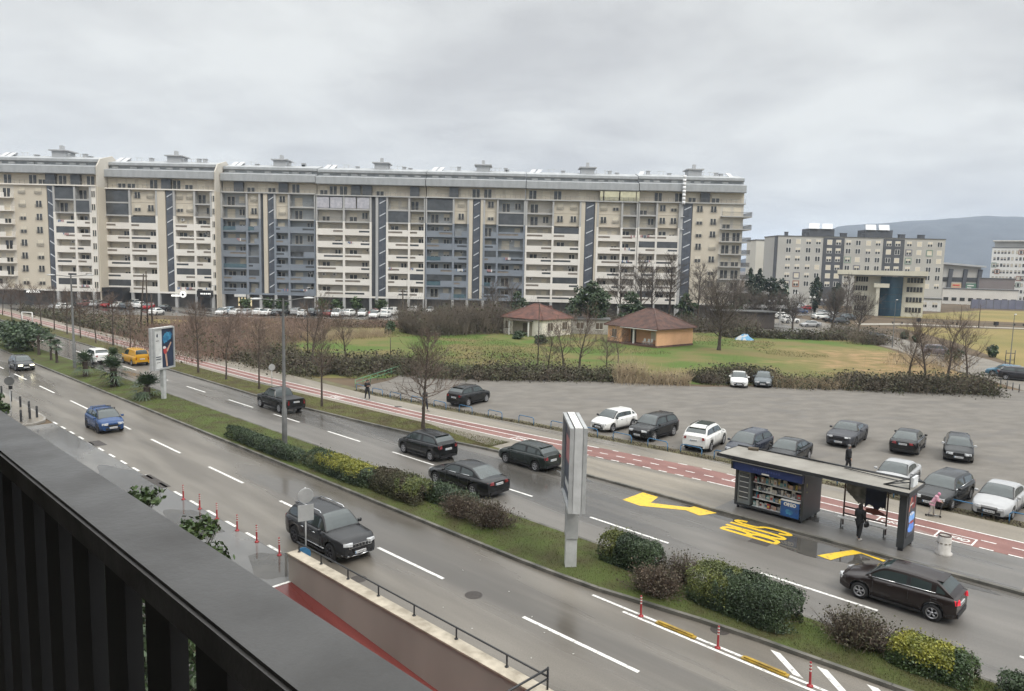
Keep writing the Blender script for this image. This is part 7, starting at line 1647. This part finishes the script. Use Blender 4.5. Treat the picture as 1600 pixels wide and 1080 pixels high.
for y in (-1.05, .18): mb = MB(); mb.box((xe-.27, y, .06), (.2, .1, .16)); mb.build('column_foot', M_BLACK, t)
mb = MB(); mb.bx(xe-.12, xe-.105, -.95, .12, .55, 2.45); mb.build('advert_frame', M_BLACK, t)
adv = [(pm('advert_dark', (.05, .055, .08), (.02, .02, .03), 2, .3, emit=.08), rect(-.92, .09, .58, 2.42)), (pm('advert_red', (.7, .08, .05), (.5, .2, .12), 3, .3, emit=.12), [(-.86, 1.72), (-.74, 1.72), (-.50, 2.3), (-.62, 2.34)]), (M_PRED, [(-.52, 2.32), (-.40, 2.34), (-.22, 1.78), (-.34, 1.74)]), (M_LINE, [(-.75, 1.93), (-.28, 1.99), (-.29, 2.05), (-.74, 2.0)]), (M_PRED, [(-.16, 1.76), (-.04, 1.78), (.02, 2.3), (-.10, 2.3)]), (pm('advert_sky', (.10, .33, .75), (.3, .5, .8), 2.2, .3, emit=.18), blob(-.42, 1.38, .42, .26, 5, 16, .15)), (pm('advert_blue_glow', (.06, .2, .65), (.1, .3, .8), 2, .3, emit=.18), blob(-.42, .95, .42, .24, 7, 16, .15)), (pm('advert_pale', (.75, .8, .85), (.3, .35, .5), 6, .3, emit=.2), blob(-.42, 1.56, .36, .08, 8, 12, .3)), (M_PRED, blob(-.4, 1.18, .3, .07, 9, 12, .3))]
for i, (m_, P) in enumerate(adv):
    mb = MB(); mb.add([(xe-.103+.002*i, y, z) for y, z in P], [tuple(range(len(P)))]); mb.build('advert', m_, t)
# concrete bin
t = thing('litter_bin', 'round pale concrete litter bin with broad foot by the kerb', 'litter bin', G(1474, 865, .124))
mb = MB(); mb.lathe([(.34, 0), (.34, .06), (.27, .10), (.27, .78), (.25, .80), (.20, .80), (.19, .5), (0, .48)], 24); mb.build('body', pm('pale_concrete', (.52, .50, .47), (.38, .36, .33), 4, .7, .3), t)
mb = MB(); mb.lathe([(.255, .79), (.26, .85), (.215, .85), (.205, .6)], 24); mb.build('rim', pm('rusty_brown_post', (.11, .065, .05)), t)
mb = MB()
for k in range(10): a = 6.283*k/10; mb.box((math.cos(a)*.272, math.sin(a)*.272, .5), (.006, .10, .06), a)
mb.build('relief_band', M_WALK, t)
mb = MB(); rr = random.Random(2)
for k in range(60):
    u = rr.uniform(1, 22); mb.box(W(u, rr.choice([rr.uniform(15, 20.5), rr.uniform(22.6, 24.6)]), .012 if True else 0), (rr.uniform(.03, .07), rr.uniform(.02, .05), .01), rr.uniform(0, 3))
o = mb.build('litter', pm('pale_litter', (.55, .54, .5), None, 3, .7)); tag(o, 'scraps of pale litter scattered on road and median', 'litter', None, 'stuff')
# park furniture on the right
for px, s_ in (((1435, 505), 'left'), ((1556, 511), 'right')):
    t = thing('park_bin', 'dark litter bin beside the pale park path, %s one' % s_, 'litter bin', G(*px)); mb = MB(); mb.bx(-.4, .4, -.3, .3, .35, 1.25); mb.build('bin', M_BLACK, t); mb = MB(); mb.bx(-.06, .06, -.06, .06, -.03, .35); mb.build('post', M_BLACK, t)
for px, s_ in (((1402, 506), 'leftmost'), ((1482, 506), 'middle'), ((1502, 508), 'right'), ((1592, 509), 'rightmost')):
    t = thing('park_bench', 'low dark park bench along the pale path, ' + s_, 'bench', G(*px)); mb = MB(); mb.bx(-1.3, 1.3, -.25, .25, .42, .5); mb.build('seat', M_BARK, t)
    for x in (-1.1, 1.1): mb = MB(); mb.bx(x-.06, x+.06, -.2, .2, -.02, .42); mb.build('leg', M_BLACK, t)
pole((1529, 512), 476, 'bare dark sapling stake by the pale park path', .1); pole((1500, 508), 478, 'thin dark stake beside the middle park bench', .07)
for i, (px, s_) in enumerate([((1563, 604), 'first'), ((1573, 607), 'second'), ((1582, 610), 'third'), ((1592, 613), 'fourth')]):
    t = thing('road_post', 'dark short post along the side road corner, %s from the hedge' % s_, 'post', G(*px)); mb = MB(); mb.tube((0, 0, -.03), (0, 0, .85), .05, n=6); mb.build('post', M_DKMET, t)
t = thing('road_barrier', 'dark narrow frame at the foot of the slim lamp post', 'barrier', G(1577, 573)); mb = MB()
for x in (-.6, .6): mb.tube((x, 0, -.03), (x, 0, 2.2), .05, n=6)
mb.tube((-.6, 0, 1.8), (.6, 0, 1.8), .05, n=6); mb.tube((-.6, 0, .9), (.6, 0, .9), .05, n=6); mb.build('frame', M_DKMET, t)

# ================================================================== PEOPLE
M_SKIN = pm('skin', (.42, .26, .19), None, 3, .55); M_HAIRD = pm('dark_hair', (.02, .016, .014), None, 20, .6); M_HAIRG = pm('grey_hair', (.16, .15, .14), None, 20, .6)
def skinned(name, verts, edges, radii, mat, parent, root=0, sub=1):
    me = bpy.data.meshes.new(name); me.from_pydata([tuple(v) for v in verts], edges, []); me.materials.append(mat); o = put(name, me, parent)
    bm = bmesh.new(); bm.from_mesh(me); lay = bm.verts.layers.skin.verify(); bm.verts.ensure_lookup_table()
    for i, v in enumerate(bm.verts): v[lay].radius = (radii[i], radii[i]) if not isinstance(radii[i], tuple) else radii[i]; v[lay].use_root = (i == root)
    bm.to_mesh(me); bm.free(); o.modifiers.new('skin', 'SKIN').use_smooth_shade = True; s_ = o.modifiers.new('sub', 'SUBSURF'); s_.levels = sub; s_.render_levels = sub
    return o
def person(label, loc, rz, h=1.72, coat=(.02, .02, .022), trous=(.03, .035, .05), shoe=(.05, .05, .05), hair=None, long=.78, step=.22, arms='walk', hood=None, bend=0.0, group=None, hairlen=.0, child=False, pants_l=None):
    """x = forward, standing on z=0; unit figure 1.72 m tall scaled to h"""
    t = thing('person', label, 'person', loc, rz, group); k = h/1.72; S = lambda *p: Vector(p)*k
    lean = bend
    def T(x, z): return (x+lean*max(0, z-.9), z-abs(lean)*.25*max(0, z-.9))    # upper body leaning forward
    def U(x, y, z): a, b = T(x, z); return S(a, y, b)
    V = [U(0, 0, .93), U(.0, 0, 1.12), U(0, 0, 1.30), U(.0, 0, 1.42), U(.015, 0, 1.50), U(.03, 0, 1.58), U(.03, 0, 1.67)]
    E_ = [(0, 1), (1, 2), (2, 3), (3, 4), (4, 5), (5, 6)]; Rr = [.095, .09, .10, .085, .048, .085, .075]
    hands = []
    for sg, ph in ((1, 1), (-1, -1)):
        b = len(V); st = step*ph; V += [S(0, sg*.09, .88), S(st*.55+.04, sg*.095, .48), S(st-.03, sg*.10, .09), S(st+.02, sg*.10, .035), S(st+.15, sg*.11, .03)]; E_ += [(0, b), (b, b+1), (b+1, b+2), (b+2, b+3), (b+3, b+4)]; Rr += [.095, .062, .042, .036, .030]
        b = len(V); sw = -step*.8*ph
        if arms == 'walk': A = [U(0, sg*.17, 1.40), U(sw*.35, sg*.215, 1.14), U(sw*.9+.05, sg*.22, .90)]
        elif arms == 'phone': A = [U(0, sg*.17, 1.40), U(.02, sg*.22, 1.14), U(.24, sg*.10, 1.20)]
        elif arms == 'bag': A = [U(0, sg*.17, 1.40), U(.02, sg*.22, 1.14), U(.16, sg*.18, .95)]
        else: A = [U(0, sg*.17, 1.40), U(.10, sg*.22, 1.18), U(.36, sg*.20, 1.10)]
        V += A; E_ += [(3, b), (b, b+1), (b+1, b+2)]; Rr += [.062, .045, .033]
        d = (A[2]-A[1]).normalized(); sd_ = Vector((0, 1, 0)); pb = len(V); palm = A[2]+d*.07*k; V.append(palm); E_.append((b+2, pb)); Rr.append(.034)
        nr = d.cross(sd_).normalized()
        for j, (off, ln) in enumerate(((-.03, .062), (-.01, .075), (.011, .07), (.031, .055))):
            m_ = palm+d*(.045*k)+sd_*off*k; e_ = m_+d*(ln*.45*k)-nr*.012*k; f_ = e_+d*(ln*.4*k)-nr*.028*k; q = len(V); V += [m_, e_, f_]; E_ += [(pb, q), (q, q+1), (q+1, q+2)]; Rr += [.010, .009, .008]
        q = len(V); th = palm-sd_*sg*.04*k; V += [th, th+d*.035*k-sd_*sg*.015*k]; E_ += [(pb, q), (q, q+1)]; Rr += [.011, .009]
        hands.append(A[2])
    Rr = [x*k for x in Rr]; skinned('body', V, E_, Rr, M_SKIN, t)
    # coat over trunk and sleeves
    cm_ = pm('cloth_%d_%d_%d' % tuple(int(x*999) for x in coat), coat, tuple(x*.75 for x in coat), 8, .8); zc = long
    CV = [U(0, 0, zc), U(0, 0, .93), U(0, 0, 1.12), U(0, 0, 1.30), U(0, 0, 1.42), U(.01, 0, 1.49)]; CE = [(i, i+1) for i in range(5)]; CR = [(.17, .13), (.165, .13), (.16, .125), (.18, .135), (.15, .11), (.07, .07)]
    CR = [(a*k*1.18, b*k*1.18) for a, b in CR]
    for sg in (1, -1):
        o_ = 13 if sg > 0 else 13
    idx = [i for i in range(len(V))]
    base = 7
    nper = 5+3+1+12+2
    for n_ in range(2):
        ai = base+n_*nper+5; b = len(CV); CV += [V[ai], V[ai+1], V[ai+2]]; CE += [(4, b), (b, b+1), (b+1, b+2)]; CR += [.095*k, .072*k, .058*k]
    skinned('coat', CV, CE, CR, cm_, t, 1)
    tm = pm('cloth_%d_%d_%d' % tuple(int(x*999) for x in trous), trous, tuple(x*.75 for x in trous), 8, .8); TV = [S(0, 0, .95)]; TE = []; TR = [(.135*k, .12*k)]; SH_ = []
    for n_ in range(2):
        li = base+n_*nper; b = len(TV); TV += [V[li], V[li+1], V[li+2]]; TE += [(0, b), (b, b+1), (b+1, b+2)]; TR += [.11*k, .076*k, .056*k]
        SH_.append((V[li+3], V[li+4]))
    skinned('trousers', TV, TE, TR, tm, t)
    sm_ = pm('shoe_%d' % int(shoe[0]*999), shoe, None, 8, .6)
    for a, b in SH_:
        mb = MB(); c_ = (a+b)/2; mb.lathe([(0, 0), (.05*k, 0), (.055*k, .03*k), (.045*k, .07*k), (0, .09*k)], 10); mb.v = [(x*2.6+c_.x-.0, y*.95+c_.y, z) for x, y, z in mb.v]; mb.build('shoe', sm_, t)
    hd = V[5]
    mb = MB(); hr = hair or M_HAIRD
    prof = [(0, .125), (.05, .115), (.085, .08), (.1, .03), (.102, -.02), (.09, -.06-hairlen)]; mb.lathe([(a*k, b*k) for a, b in prof], 14, hd+Vector((-.018*k, 0, .02*k)))
    # cut away the face side
    keep = [f for f in mb.f if not (sum(mb.v[i][0] for i in f)/len(f) > hd.x+.035*k and sum(mb.v[i][2] for i in f)/len(f) < hd.z+.06*k)]
    mb.f = keep; mb.m = [0]*len(keep); mb.sm = [True]*len(keep); mb.build('hood' if hood else 'hair', pm('cloth_%d_%d_%d' % tuple(int(x*999) for x in hood), hood, None, 8, .8) if hood else hr, t)
    if not hood:
        mb = MB(); mb.lathe([(0, -.012), (.011, 0), (0, .012)], 8, hd+Vector((.083*k, .033*k, .015*k))); mb.lathe([(0, -.012), (.011, 0), (0, .012)], 8, hd+Vector((.083*k, -.033*k, .015*k))); mb.build('eyes', M_BLACK, t)
        mb = MB(); mb.tube(hd+Vector((.08*k, 0, .01*k)), hd+Vector((.105*k, 0, -.02*k)), .009*k, .014*k, 6); mb.build('nose', M_SKIN, t)
        mb = MB(); mb.box(hd+Vector((.083*k, 0, -.048*k)), (.012, .045*k, .01)); mb.build('mouth', pm('lips', (.3, .12, .10), None, 3, .5), t)
        for sg in (1, -1): mb = MB(); mb.lathe([(0, -.03*k), (.014*k, -.01*k), (.016*k, .012*k), (0, .03*k)], 8, hd+Vector((0, sg*.088*k, 0))); mb.build('ear', M_SKIN, t)
    return t, V, k
person('person in a black hooded jacket and dark trousers walking on the pavement', G(574, 625, .12), R(-60), 1.80, (.014, .014, .016), (.03, .035, .045), (.25, .25, .26), step=.26, arms='phone', hood=(.014, .014, .016), long=.84)
person('person with a white cap in dark clothes behind the pavement tree', G(664, 642, .12), ROT_DN, 1.78, (.03, .03, .035), (.02, .022, .04), (.2, .2, .2), hood=(.55, .54, .52), step=.2, long=.8)
person('grey haired person in a long black coat on the gravel lot', G(1324, 737), R(-30), 1.70, (.016, .016, .018), (.022, .022, .025), (.03, .03, .03), M_HAIRG, .62, .16)
t, V, k = person('dark haired person in a long black coat waiting under the bus shelter with a bag', G(1341, 843, .124), R(-150+180), 1.66, (.013, .014, .017), (.02, .021, .024), (.50, .49, .46), None, .66, .10, 'bag', hairlen=.12)
bl_ = t.location+Matrix.Rotation(t.rotation_euler.z, 3, 'Z') @ Vector((.22, -.2, .62))
b = thing('handbag', 'dark handbag carried by the person under the bus shelter', 'bag', bl_, t.rotation_euler.z)
mb = MB(); mb.lathe([(0, -.02), (.13, 0), (.15, .12), (.10, .24), (0, .26)], 12); mb.v = [(x*1.1, y*.55, z) for x, y, z in mb.v]; mb.build('bag', M_BLACK, b); mb = MB(); mb.path([Vector((.1, 0, .22)), Vector((.06, 0, .36)), Vector((-.06, 0, .36)), Vector((-.1, 0, .22))], .012, 6); mb.build('handle', M_BLACK, b)
cl = G(1455, 806, .12)
t, V, k = person('child in a pink jacket and pale trousers riding a kick scooter', cl, R(-25), 1.30, (.62, .34, .42), (.42, .39, .36), (.55, .55, .55), None, .82, .16, 'ride', hood=(.55, .22, .33), bend=.5)
for n_ in (0,):
    pass
s_ = thing('kick_scooter', 'small dark kick scooter ridden by the child in pink', 'scooter', cl+Vector((0, 0, .0)), R(-25))
mb = MB(); mb.bx(-.22, .36, -.16, -.06, .06, .085); mb.build('deck', M_BLACK, s_); mb = MB(); mb.tube((.36, -.11, .07), (.42, -.11, .72), .016, n=6); mb.tube((.42, -.26, .72), (.42, .16, .72), .015, n=6); mb.build('steering_column', M_DKMET, s_)
for x in (-.24, .38): mb = MB(); mb.lathe([(.035, -.015), (.05, -.012), (.05, .012), (.035, .015), (0, .015)], 12, (x, -.11, .05), axis='Y'); mb.build('wheel', M_RUB, s_)

# ================================================================== HAZE
mb = MB(); mb.bx(-7200, 7200, -7200, 7200, -1.6, 330)
hz = mb.build('haze', None) if False else None
me = mb.mesh('haze', []); hz = put('haze', me); tag(hz, kind='stuff', label='thin grey blue wet air between the viewer and the mountain', cat='haze')
m = bpy.data.materials.new('haze_air'); m.use_nodes = True; t_ = m.node_tree; t_.nodes.clear(); o_ = t_.nodes.new('ShaderNodeOutputMaterial'); pv = t_.nodes.new('ShaderNodeVolumePrincipled')
pv.inputs['Color'].default_value = (.70, .82, 1.0, 1); pv.inputs['Density'].default_value = .00016; pv.inputs['Anisotropy'].default_value = .2; t_.links.new(pv.outputs[0], o_.inputs['Volume']); me.materials.append(m)
SC.cycles.volume_bounces = 1
